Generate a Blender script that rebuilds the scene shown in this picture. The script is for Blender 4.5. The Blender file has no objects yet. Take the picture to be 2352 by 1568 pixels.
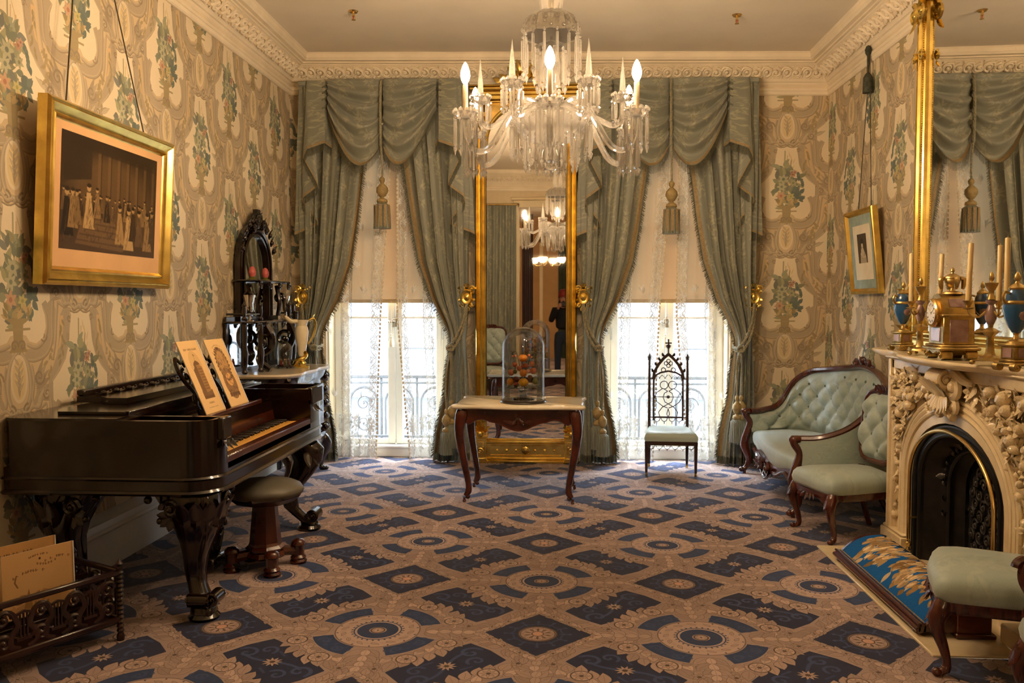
import bpy, math, random
import numpy as np
from math import sin, cos, pi, radians, sqrt
from mathutils import Vector, Matrix
random.seed(7)
S = bpy.context.scene
C = S.collection
# ------------------------------------------------------------------ camera, world, light, exposure
cam = bpy.data.cameras.new('camera'); camo = bpy.data.objects.new('camera', cam); C.objects.link(camo)
camo.location = (0, 0, 1.5)
camo.rotation_euler = (pi/2 - 0.0441, 0, 0.0586)
cam.sensor_width = 36; cam.sensor_fit = 'HORIZONTAL'; cam.lens = 1950*36/2352
cam.clip_start = 0.05; cam.clip_end = 200
S.camera = camo
S.view_settings.view_transform = 'Standard'; S.view_settings.look = 'None'
S.view_settings.gamma = 1; S.view_settings.use_curve_mapping = False
S.view_settings.exposure = 0.9
S.cycles.max_bounces = 10; S.cycles.transparent_max_bounces = 24; S.cycles.transmission_bounces = 10
S.cycles.sample_clamp_indirect = 5; S.cycles.sample_clamp_direct = 0
S.cycles.use_denoising = True; S.cycles.caustics_refractive = False; S.cycles.caustics_reflective = False
S.cycles.blur_glossy = 0.5
W = bpy.data.worlds.new('sky'); S.world = W; W.use_nodes = True
wn = W.node_tree.nodes; wn['Background'].inputs[0].default_value = (0.80, 0.90, 1.0, 1); wn['Background'].inputs[1].default_value = 30.0
BULB = 520.0
LAMP = 60.0            # emission of the back parlour globes

def area(name, loc, rot, sx, sy, portal=True, power=0, col=(1, 1, 1)):
    l = bpy.data.lights.new(name, 'AREA'); l.shape = 'RECTANGLE'; l.size = sx; l.size_y = sy; l.energy = power; l.color = col
    if portal: l.cycles.is_portal = True
    o = bpy.data.objects.new(name, l); C.objects.link(o); o.location = loc; o.rotation_euler = rot
    return o
for _cx in (-1.68, .985):
    area('window_portal', (_cx, 8.56, 1.65), (-pi/2, 0, 0), 1.3, 3.3)

# ------------------------------------------------------------------ mesh builder
def V3(p): return Vector(p)
class M:
    def __init__(s): s.v = []; s.f = []; s.uv = {}
    def add(s, V, F, uv=None):
        o = len(s.v); s.v.extend([(float(p[0]), float(p[1]), float(p[2])) for p in V]); s.f.extend([tuple(i+o for i in f) for f in F])
        if uv is not None:
            for i, q in enumerate(uv): s.uv[o+i] = q
        return s
    def join(s, m, mat=None):
        V = m.v if mat is None else [mat @ Vector(p) for p in m.v]
        o = len(s.v); s.add(V, m.f)
        for k, q in m.uv.items(): s.uv[o+k] = q
        return s
    def xf(s, mat): s.v = [tuple(mat @ Vector(p)) for p in s.v]; return s
    def box(s, x0, x1, y0, y1, z0, z1, b=0.004):
        if x0 > x1: x0, x1 = x1, x0
        if y0 > y1: y0, y1 = y1, y0
        if z0 > z1: z0, z1 = z1, z0
        b = min(b, (x1-x0)*.45, (y1-y0)*.45, (z1-z0)*.45)
        if b <= 0:
            V = [(x, y, z) for x in (x0, x1) for y in (y0, y1) for z in (z0, z1)]
            return s.add(V, [(0,1,3,2),(4,6,7,5),(0,4,5,1),(2,3,7,6),(0,2,6,4),(1,5,7,3)])
        V = []; I = {}
        X = (x0, x1); Y = (y0, y1); Z = (z0, z1); g = (1, -1)
        for i in (0,1):
            for j in (0,1):
                for k in (0,1):
                    for a in range(3):
                        p = [X[i]+g[i]*b, Y[j]+g[j]*b, Z[k]+g[k]*b]; p[a] = (X, Y, Z)[a][(i,j,k)[a]]
                        I[i,j,k,a] = len(V); V.append(p)
        F = []
        for i in (0,1):
            q = [I[i,0,0,0], I[i,1,0,0], I[i,1,1,0], I[i,0,1,0]]; F.append(q if i else q[::-1])
            q = [I[0,i,0,1], I[0,i,1,1], I[1,i,1,1], I[1,i,0,1]]; F.append(q if i else q[::-1])
            q = [I[0,0,i,2], I[1,0,i,2], I[1,1,i,2], I[0,1,i,2]]; F.append(q if i else q[::-1])
        for i in (0,1):
            for j in (0,1):
                q = [I[i,j,0,0], I[i,j,1,0], I[i,j,1,1], I[i,j,0,1]]; F.append(q if i == j else q[::-1])
                q = [I[i,0,j,0], I[i,0,j,2], I[i,1,j,2], I[i,1,j,0]]; F.append(q if i == j else q[::-1])
                q = [I[0,i,j,1], I[1,i,j,1], I[1,i,j,2], I[0,i,j,2]]; F.append(q if i == j else q[::-1])
        for i in (0,1):
            for j in (0,1):
                for k in (0,1):
                    q = [I[i,j,k,0], I[i,j,k,1], I[i,j,k,2]]; F.append(q if (i+j+k) % 2 else q[::-1])
        return s.add(V, F)
    def loft(s, rings, closed=True, caps=True, wrap=False, uv=None):
        n = len(rings[0]); V = [p for r in rings for p in r]; F = []
        m = len(rings); mm = m if wrap else m-1
        for a in range(mm):
            b = (a+1) % m
            for i in range(n if closed else n-1):
                j = (i+1) % n
                F.append((a*n+i, a*n+j, b*n+j, b*n+i))
        if caps and closed and not wrap:
            F.append(tuple(range(n))[::-1]); F.append(tuple((m-1)*n+i for i in range(n)))
        return s.add(V, F, uv)
    def lathe(s, prof, n=20, c=(0,0,0), sx=1, sy=1, a0=0, a1=2*pi, rib=0, ribn=0, caps=True, tw=0):
        full = abs(a1-a0-2*pi) < 1e-6
        rings = []
        for k, (r, z) in enumerate(prof):
            ring = []
            for i in range(n if full else n+1):
                t = a0+(a1-a0)*i/n
                q = r*(1+rib*cos(ribn*t+tw*k)) if rib else r
                ring.append((c[0]+q*cos(t)*sx, c[1]+q*sin(t)*sy, c[2]+z))
            rings.append(ring)
        return s.loft(rings, closed=full, caps=caps)
    def tube(s, pts, r, n=8, closed=False, caps=True, fx=1, fy=1, up=None, rot=0):
        P = [Vector(p) for p in pts]; m = len(P)
        R = r if isinstance(r, (list, tuple)) else [r]*m
        T = []
        for i in range(m):
            a = P[(i-1) % m] if (closed or i > 0) else P[i]; b = P[(i+1) % m] if (closed or i < m-1) else P[i]
            t = (b-a); T.append(t.normalized() if t.length > 1e-9 else Vector((0,0,1)))
        if up is not None: N = Vector(up)
        else: N = Vector((0,0,1)) if abs(T[0].z) < .9 else Vector((1,0,0))
        rings = []
        for i in range(m):
            if up is not None: N = Vector(up)
            N = (N - T[i]*N.dot(T[i]))
            if N.length < 1e-6: N = T[i].orthogonal()
            N.normalize(); B = T[i].cross(N)
            rings.append([P[i] + (N*cos(2*pi*k/n+rot)*fx + B*sin(2*pi*k/n+rot)*fy)*R[i] for k in range(n)])
        return s.loft(rings, caps=caps and not closed, wrap=closed)
    def ribbon(s, pts, w, t, up, closed=False):   # flat fretwork bar: width w in plane, thickness t along up
        k = sqrt(2)
        return s.tube(pts, w/2*k if not isinstance(w, (list, tuple)) else [x/2*k for x in w], n=4, closed=closed, up=up, fx=t/(w if not isinstance(w,(list,tuple)) else max(w)), fy=1, rot=pi/4)
    def ell(s, c, r, nu=12, nv=8, mat=None):
        if not isinstance(r, (list, tuple)): r = (r, r, r)
        V = [(0,0,-r[2])]
        for j in range(1, nv):
            a = -pi/2+pi*j/nv
            V += [(cos(2*pi*i/nu)*cos(a)*r[0], sin(2*pi*i/nu)*cos(a)*r[1], sin(a)*r[2]) for i in range(nu)]
        V.append((0,0,r[2])); F = []
        for i in range(nu):
            k = (i+1) % nu
            F.append((0, 1+k, 1+i)); F.append((len(V)-1, 1+(nv-2)*nu+i, 1+(nv-2)*nu+k))
            for j in range(nv-2): F.append((1+j*nu+i, 1+j*nu+k, 1+(j+1)*nu+k, 1+(j+1)*nu+i))
        c = Vector(c)
        if mat is not None: V = [mat @ Vector(p)+c for p in V]
        else: V = [Vector(p)+c for p in V]
        return s.add(V, F)
    def grid(s, fn, nu, nv, uvf=None, cu=False):
        V = []; U = []
        for j in range(nv+1):
            for i in range(nu+1):
                V.append(fn(i/nu, j/nv))
                if uvf: U.append(uvf(i/nu, j/nv))
        w = nu+1
        F = [(j*w+i, j*w+i+1, (j+1)*w+i+1, (j+1)*w+i) for j in range(nv) for i in range(nu)]
        return s.add(V, F, U if uvf else None)
    def prism(s, poly, h0, h1, ax=2):            # extrude 2-D polygon along axis
        def P(p, h): return {0: (h, p[0], p[1]), 1: (p[0], h, p[1]), 2: (p[0], p[1], h)}[ax]
        n = len(poly); V = [P(p, h0) for p in poly]+[P(p, h1) for p in poly]
        F = [tuple(range(n))[::-1], tuple(range(n, 2*n))]+[(i, (i+1) % n, n+(i+1) % n, n+i) for i in range(n)]
        return s.add(V, F)
    def slab(s, inner, outer, h0, h1, ax=1):      # plate between two open outlines of equal count
        def P(p, h): return {0: (h, p[0], p[1]), 1: (p[0], h, p[1]), 2: (p[0], p[1], h)}[ax]
        n = len(inner)
        V = [P(p, h) for h in (h0, h1) for o in (inner, outer) for p in o]; F = []
        for i in range(n-1):
            a, b, c, d = i, i+1, n+i, n+i+1; o = 2*n
            F += [(a, b, d, c), (o+a, o+c, o+d, o+b), (a, o+a, o+b, b), (c, d, o+d, o+c)]
        F += [(0, n, 3*n, 2*n), (n-1, 3*n-1, 4*n-1, 2*n-1)]
        return s.add(V, F)
    def leaf(s, base, d, nrm, L, Wd, curl=.3, lobes=0, n=6):
        d = Vector(d).normalized(); nrm = Vector(nrm); nrm = (nrm-d*nrm.dot(d)).normalized(); sd = d.cross(nrm); base = Vector(base)
        V = []; F = []
        for i in range(n+1):
            t = i/n; w = Wd*.5*(sin(pi*min(1, t*.93+.07))**.8)*(1+(.22*cos(lobes*2*pi*t) if lobes else 0))
            p = base+d*L*t+nrm*(curl*L*t*t)
            hb = Wd*.16*(1-t)
            V += [p-sd*w-nrm*Wd*.06, p+nrm*(hb+.01*Wd), p+sd*w-nrm*Wd*.06]
        for i in range(n):
            a = i*3
            F += [(a, a+1, a+4, a+3), (a+1, a+2, a+5, a+4)]
        return s.add(V, F)
    def scroll(s, c, ex, ey, r0, turns, wd, a0=0, sgn=1, n=28, taper=.45, eye=True, flat=1.0):
        c = Vector(c); ex = Vector(ex); ey = Vector(ey); P = []; R = []
        for i in range(n+1):
            t = i/n; a = a0+sgn*2*pi*turns*t; r = r0*(1-t)**.85+r0*.12*t
            P.append(c+ex*r*cos(a)+ey*r*sin(a)); R.append(wd*(1-taper*t))
        nz = ex.cross(ey)
        s.tube(P, R, n=6, up=nz, fx=flat)
        if eye: s.ell(c+nz*wd*.2, wd*1.25, 8, 6)
        return s
    def mesh(s, name, sharp=40, smooth=True):
        me = bpy.data.meshes.new(name); me.from_pydata(s.v, [], s.f)
        if s.uv:
            l = me.uv_layers.new(name='uv'); li = np.empty(len(me.loops), np.int32); me.loops.foreach_get('vertex_index', li)
            U = np.zeros((len(s.v), 2), np.float32)
            for k, q in s.uv.items(): U[k] = q
            l.data.foreach_set('uv', U[li].ravel())
        if len(me.polygons) < 30000:
            import bmesh
            bm = bmesh.new(); bm.from_mesh(me); bmesh.ops.recalc_face_normals(bm, faces=bm.faces[:]); bm.to_mesh(me); bm.free()
        if smooth:
            me.polygons.foreach_set('use_smooth', np.ones(len(me.polygons), bool)); me.update()
            me.set_sharp_from_angle(angle=radians(sharp))
        me.update()
        return me

def smooth_path(pts, n=6, closed=False):       # Catmull-Rom
    P = [Vector(p) for p in pts]; m = len(P); out = []
    for i in range(m if closed else m-1):
        if closed: a, b, c, d = P[(i-1) % m], P[i], P[(i+1) % m], P[(i+2) % m]
        else: a, b, c, d = P[max(i-1, 0)], P[i], P[i+1], P[min(i+2, m-1)]
        for k in range(n):
            t = k/n
            out.append(.5*((2*b)+(c-a)*t+(2*a-5*b+4*c-d)*t*t+(3*b-a-3*c+d)*t**3))
    if not closed: out.append(P[-1])
    return out
def lerp_list(v, n):                            # resample radius list to n
    return [float(x) for x in np.interp(np.linspace(0, 1, n), np.linspace(0, 1, len(v)), v)]
def stube(m, pts, rad, n=8, k=6, **kw):
    P = smooth_path(pts, k); return m.tube(P, lerp_list(rad, len(P)) if isinstance(rad, (list, tuple)) else rad, n=n, **kw)

# ------------------------------------------------------------------ object helpers
def link(name, me, mat=None, parent=None, loc=None, rot=None, scale=None):
    o = bpy.data.objects.new(name, me); C.objects.link(o)
    if mat is not None and me is not None and len(me.materials) == 0: me.materials.append(mat)
    if parent is not None: o.parent = parent
    if loc is not None: o.location = loc
    if rot is not None: o.rotation_euler = rot
    if scale is not None: o.scale = scale if isinstance(scale, (list, tuple)) else (scale,)*3
    return o
def part(name, m, mat, parent, label=None, sharp=40, **kw):
    o = link(name, m.mesh(name, sharp) if isinstance(m, M) else m, mat, parent, **kw)
    if label: o['label'] = label
    return o
def tag(o, label, cat, group=None):
    o['label'] = label; o['category'] = cat
    if group: o['group'] = group
    return o
def thing(name, label, cat, loc=(0,0,0), rz=0, group=None, rot=None):
    o = bpy.data.objects.new(name, None); C.objects.link(o); o.location = loc; o.rotation_euler = rot if rot else (0, 0, rz)
    o.empty_display_size = .1
    return tag(o, label, cat, group)
def struct(name, m, mat, parent=None, sharp=40, **kw):
    o = link(name, m.mesh(name, sharp) if isinstance(m, M) else m, mat, parent, **kw)
    if parent is None: o['kind'] = 'structure'
    return o

# ------------------------------------------------------------------ painter: fills numpy tiles (wrapping) for woven and printed surfaces
class Paint:
    def __init__(s, w, h, WX, HY, bg, wrap=True):
        s.w, s.h, s.X, s.Y = w, h, WX, HY; s.a = np.empty((h, w, 3), np.float32); s.a[:] = bg; s.wrap = wrap
    def blk(s, x0, x1, y0, y1):
        px = s.w/s.X; py = s.h/s.Y
        ix = np.arange(int(math.floor(x0*px))-1, int(math.ceil(x1*px))+2); iy = np.arange(int(math.floor(y0*py))-1, int(math.ceil(y1*py))+2)
        if not s.wrap: ix = ix[(ix >= 0) & (ix < s.w)]; iy = iy[(iy >= 0) & (iy < s.h)]
        gx, gy = np.meshgrid((ix+.5)/px, (iy+.5)/py)
        return ix % s.w, iy % s.h, gx, gy, 1/px
    def mix(s, ix, iy, mask, col, op=1):
        if len(ix) == 0 or len(iy) == 0: return
        k = np.ix_(iy, ix); m = (np.clip(mask, 0, 1)*op)[..., None]
        s.a[k] = s.a[k]*(1-m)+np.asarray(col, np.float32)*m
    def ell(s, x, y, rx, ry, col, ang=0, op=1, soft=1):
        r = max(rx, ry)*1.1+soft*s.X/s.w*2; ix, iy, gx, gy, p = s.blk(x-r, x+r, y-r, y+r)
        dx, dy = gx-x, gy-y; c, n = cos(ang), sin(ang)
        q = np.sqrt(((dx*c+dy*n)/rx)**2+((-dx*n+dy*c)/ry)**2)
        s.mix(ix, iy, .5-(q-1)*min(rx, ry)/(p*soft), col, op)
    def ring(s, x, y, r, wd, col, op=1):
        R = r+wd; ix, iy, gx, gy, p = s.blk(x-R, x+R, y-R, y+R)
        s.mix(ix, iy, .5-(np.abs(np.hypot(gx-x, gy-y)-r)-wd/2)/p, col, op)
    def line(s, pts, wd, col, op=1, wd2=None):
        m = len(pts)-1
        for i in range(m):
            (x0, y0), (x1, y1) = pts[i][:2], pts[i+1][:2]
            w = wd if wd2 is None else wd+(wd2-wd)*i/max(m, 1)
            ix, iy, gx, gy, p = s.blk(min(x0,x1)-w, max(x0,x1)+w, min(y0,y1)-w, max(y0,y1)+w)
            L = (x1-x0)**2+(y1-y0)**2+1e-12; t = np.clip(((gx-x0)*(x1-x0)+(gy-y0)*(y1-y0))/L, 0, 1)
            s.mix(ix, iy, .5-(np.hypot(gx-x0-t*(x1-x0), gy-y0-t*(y1-y0))-w/2)/p, col, op)
    def poly(s, pts, col, op=1):
        xs = [q[0] for q in pts]; ys = [q[1] for q in pts]
        ix, iy, gx, gy, p = s.blk(min(xs), max(xs), min(ys), max(ys)); m = np.zeros(gx.shape, np.float32)
        for ox, oy in ((-.25,-.25),(.25,-.25),(-.25,.25),(.25,.25)):
            ins = np.zeros(gx.shape, bool); X, Y = gx+ox*p, gy+oy*p; n = len(pts)
            for i in range(n):
                (x0, y0), (x1, y1) = pts[i][:2], pts[(i+1) % n][:2]
                if y0 == y1: continue
                ins ^= ((y0 > Y) != (y1 > Y)) & (X < (x1-x0)*(Y-y0)/(y1-y0)+x0)
            m += ins*.25
        s.mix(ix, iy, m, col, op)
    def leaf(s, x, y, ang, L, wd, col, line=None, op=1, bend=0):
        n = 10; A = []; B = []
        for i in range(n+1):
            t = i/n; a = ang+bend*t; px = x+L*t*cos(ang+bend*t*.5); py = y+L*t*sin(ang+bend*t*.5); w = wd/2*sin(pi*t**.8)
            A.append((px-sin(a)*w, py+cos(a)*w)); B.append((px+sin(a)*w, py-cos(a)*w))
        s.poly(A+B[::-1], col, op)
        if line is not None:
            lw = s.X/s.w*1.3
            s.line(A, lw, line, .8); s.line(B, lw, line, .8)
            s.line([(x+L*.1*cos(ang), y+L*.1*sin(ang)), (x+L*.75*cos(ang+bend*.4), y+L*.75*sin(ang+bend*.4))], lw, line, .5)
    def spiral(s, x, y, r0, turns, wd, col, a0=0, sgn=1, op=1):
        P = []
        for i in range(22):
            t = i/21; a = a0+sgn*2*pi*turns*t; r = r0*(1-t*.88); P.append((x+r*cos(a), y+r*sin(a)))
        s.line(P, wd, col, op, wd*.6)
    def flower(s, x, y, r, n, col, mid, line=None, a0=0):
        for i in range(n): s.leaf(x, y, a0+2*pi*i/n, r, r*2.2/n*1.3, col, line)
        s.ell(x, y, r*.25, r*.25, mid)
    def noise(s, amt, seed=1):
        r = np.random.default_rng(seed); s.a *= 1+amt*(r.random((s.h, s.w, 1), np.float32)-.5)*2
    def image(s, name):
        im = bpy.data.images.new(name, s.w, s.h); b = np.ones((s.h, s.w, 4), np.float32); b[..., :3] = np.clip(s.a, 0, 1)
        im.pixels.foreach_set(b.ravel()); im.update(); im.pack(); return im

# ------------------------------------------------------------------ materials
def lin(c):
    return tuple((x/12.92 if x <= .04045 else ((x+.055)/1.055)**2.4) for x in c)
def hexc(h): return lin(tuple(int(h[i:i+2], 16)/255 for i in (0, 2, 4)))
class N:
    def __init__(s, name):
        s.m = bpy.data.materials.new(name); s.m.use_nodes = True; s.t = s.m.node_tree; s.n = s.t.nodes; s.b = s.n['Principled BSDF']; s.out = s.n['Material Output']
    def new(s, t, **kw):
        q = s.n.new(t)
        for k, v in kw.items(): setattr(q, k, v)
        return q
    def ln(s, a, b): s.t.links.new(a, b)
    def noise(s, scale, detail=4, vec=None, rough=.55):
        q = s.new('ShaderNodeTexNoise'); q.inputs['Scale'].default_value = scale; q.inputs['Detail'].default_value = detail; q.inputs['Roughness'].default_value = rough
        if vec is not None: s.ln(vec, q.inputs['Vector'])
        return q
    def obj(s, sc=(1,1,1), kind='Object'):
        tc = s.new('ShaderNodeTexCoord'); mp = s.new('ShaderNodeMapping'); mp.inputs['Scale'].default_value = sc; s.ln(tc.outputs[kind], mp.inputs['Vector']); return mp.outputs[0]
    def ramp(s, fac, stops):
        r = s.new('ShaderNodeValToRGB'); e = r.color_ramp.elements
        while len(e) < len(stops): e.new(.5)
        for k, (p, c) in enumerate(stops): e[k].position = p; e[k].color = (*c, 1)
        s.ln(fac, r.inputs[0]); return r.outputs[0]
    def bump(s, h, strength=.2, dist=.002):
        b = s.new('ShaderNodeBump'); b.inputs['Strength'].default_value = strength; b.inputs['Distance'].default_value = dist; s.ln(h, b.inputs['Height']); s.ln(b.outputs[0], s.b.inputs['Normal'])
    def mixc(s, fac, a, b, mode='MIX'):
        q = s.new('ShaderNodeMix', data_type='RGBA', blend_type=mode)
        for v, i in ((fac, 0), (a, 6), (b, 7)):
            if hasattr(v, 'links'): s.ln(v, q.inputs[i])
            elif i == 0: q.inputs[0].default_value = v
            else: q.inputs[i].default_value = (*v, 1)
        return q.outputs[2]
    def img(s, im, u, v, ext='REPEAT'):
        cb = s.new('ShaderNodeCombineXYZ'); s.ln(u, cb.inputs[0]); s.ln(v, cb.inputs[1])
        t = s.new('ShaderNodeTexImage', image=im, extension=ext); s.ln(cb.outputs[0], t.inputs[0]); return t
    def math(s, op, a, b=None):
        q = s.new('ShaderNodeMath', operation=op)
        for i, v in enumerate((a, b)):
            if v is None: continue
            if hasattr(v, 'links'): s.ln(v, q.inputs[i])
            else: q.inputs[i].default_value = v
        return q.outputs[0]
def mat(name, col, rough=.5, metal=0, var=.12, scale=12, bump=0, bscale=60, bdist=.002, sc=(1,1,1), spec=.5, coat=0, sheen=0, col2=None, **kw):
    m = N(name); v = m.obj(sc); q = m.noise(scale, 5, v)
    c2 = col2 if col2 else tuple(max(0, x*(1-var*2)) for x in col); c1 = tuple(min(1, x*(1+var)) for x in col) if not col2 else col
    m.ln(m.ramp(q.outputs[0], [(.3, c2), (.7, c1)]), m.b.inputs['Base Color'])
    m.b.inputs['Roughness'].default_value = rough; m.b.inputs['Metallic'].default_value = metal; m.b.inputs['Specular IOR Level'].default_value = spec
    if coat: m.b.inputs['Coat Weight'].default_value = coat; m.b.inputs['Coat Roughness'].default_value = .12
    if sheen: m.b.inputs['Sheen Weight'].default_value = sheen; m.b.inputs['Sheen Roughness'].default_value = .4
    if bump: m.bump(m.noise(bscale, 4, v).outputs[0], bump, bdist)
    for k, x in kw.items(): m.b.inputs[k].default_value = x
    return m.m
def glass(name, col=(1,1,1), rough=0.0, thin=.0, transl=0.0, ior=1.5):
    m = N(name); m.b.inputs['Base Color'].default_value = (*col, 1); m.b.inputs['Transmission Weight'].default_value = 1; m.b.inputs['Roughness'].default_value = rough; m.b.inputs['IOR'].default_value = ior
    o = m.b.outputs[0]
    if thin:
        t = m.new('ShaderNodeBsdfTransparent'); x = m.new('ShaderNodeMixShader'); x.inputs[0].default_value = thin; m.ln(o, x.inputs[1]); m.ln(t.outputs[0], x.inputs[2]); o = x.outputs[0]
    if transl:
        t = m.new('ShaderNodeBsdfTranslucent'); t.inputs[0].default_value = (*col, 1); x = m.new('ShaderNodeMixShader'); x.inputs[0].default_value = transl; m.ln(o, x.inputs[1]); m.ln(t.outputs[0], x.inputs[2]); o = x.outputs[0]
    m.ln(o, m.out.inputs[0]); return m.m
def pane(name, tint=(.97,.98,.98), refl=.06):
    m = N(name); t = m.new('ShaderNodeBsdfTransparent'); t.inputs[0].default_value = (*tint, 1); g = m.new('ShaderNodeBsdfGlossy'); g.inputs['Roughness'].default_value = .02
    fr = m.new('ShaderNodeLayerWeight'); fr.inputs[0].default_value = .35
    f2 = m.math('MINIMUM', m.math('ADD', m.math('MULTIPLY', fr.outputs['Fresnel'], .75), refl*.3), .85)
    x = m.new('ShaderNodeMixShader'); m.ln(f2, x.inputs[0]); m.ln(t.outputs[0], x.inputs[1]); m.ln(g.outputs[0], x.inputs[2]); m.ln(x.outputs[0], m.out.inputs[0]); return m.m
def emit(name, col, strength):
    m = N(name); e = m.new('ShaderNodeEmission'); e.inputs[0].default_value = (*col, 1); e.inputs[1].default_value = strength; m.ln(e.outputs[0], m.out.inputs[0]); return m.m
def wood(name, dark, light, rough=.25, coat=.5, sc=(3, 30, 3), scale=1.6):
    m = N(name); v = m.obj(sc); q = m.noise(scale, 6, v, .6); q2 = m.noise(9, 3, m.obj((1,1,1)))
    f = m.math('ADD', m.math('MULTIPLY', q.outputs[0], .75), m.math('MULTIPLY', q2.outputs[0], .25))
    m.ln(m.ramp(f, [(.32, dark), (.68, light)]), m.b.inputs['Base Color']); m.b.inputs['Roughness'].default_value = rough
    m.b.inputs['Coat Weight'].default_value = coat; m.b.inputs['Coat Roughness'].default_value = .15; m.bump(q.outputs[0], .06, .001); return m.m
def imgmat(name, im, rough=.8, sx=1, sy=1, uv=True, spec=.3, sheen=0, bump=0, translucent=0):
    m = N(name); tc = m.new('ShaderNodeTexCoord'); mp = m.new('ShaderNodeMapping'); mp.inputs['Scale'].default_value = (sx, sy, 1); m.ln(tc.outputs['UV'], mp.inputs[0])
    t = m.new('ShaderNodeTexImage', image=im, extension='REPEAT'); m.ln(mp.outputs[0], t.inputs[0]); m.ln(t.outputs[0], m.b.inputs['Base Color'])
    m.b.inputs['Roughness'].default_value = rough; m.b.inputs['Specular IOR Level'].default_value = spec
    if sheen: m.b.inputs['Sheen Weight'].default_value = sheen
    if bump: m.bump(t.outputs[0], bump, .001)
    if translucent:
        tr = m.new('ShaderNodeBsdfTranslucent'); m.ln(t.outputs[0], tr.inputs[0]); x = m.new('ShaderNodeMixShader'); x.inputs[0].default_value = translucent; m.ln(m.b.outputs[0], x.inputs[1]); m.ln(tr.outputs[0], x.inputs[2]); m.ln(x.outputs[0], m.out.inputs[0])
    return m.m
MAHOG = wood('mahogany', hexc('2a100a'), hexc('5c2616'))
ROSEW = wood('dark rosewood', hexc('0a0403'), hexc('1d0c07'), rough=.16)
EBON = wood('ebonised walnut', hexc('0e0605'), hexc('200f09'), rough=.2, coat=.7)
GOLD = mat('gilding', (.93, .63, .17), .26, 1, .18, 9, .25, 40)
GOLDD = mat('worn gilding', (.78, .51, .15), .40, 1, .25, 7, .35, 30)
BRASS = mat('brass', (.80, .55, .20), .22, 1, .1, 8)
BRONZE = mat('gilt bronze', (.56, .40, .15), .36, 1, .25, 14, .2, 60)
IRON = mat('black cast iron', (.012, .011, .011), .42, .3, .3, 20, .2, 80)
PLASTER = mat('cream plaster', hexc('efe2c8'), .75, 0, .04, 5, .08, 90)
WHITEW = mat('white painted wood', hexc('e9e4d6'), .4, 0, .03, 6)
CREAMW = mat('cream painted wood', hexc('dccaa4'), .45, 0, .04, 6)
CEILM = mat('ceiling paint', hexc('e8decb'), .85, 0, .03, 2)
TANW = mat('tan painted wall', hexc('b99468'), .8, 0, .06, 3)
CRYSTAL = glass('cut crystal', (1, .965, .90), 0, .08, .22, 1.55)
CLEARG = pane('clear glass')
MIRROR = mat('silvered mirror', (.86, .86, .84), .015, 1, .01, 3)
IVORY = mat('yellowed ivory', hexc('dca850'), .3, 0, .1, 30)
EBONY = mat('ebony key', (.012, .01, .009), .25, 0, .2, 30)
PAPERW = mat('white paper', hexc('e8dcc0'), .8, 0, .04, 8)
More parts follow.
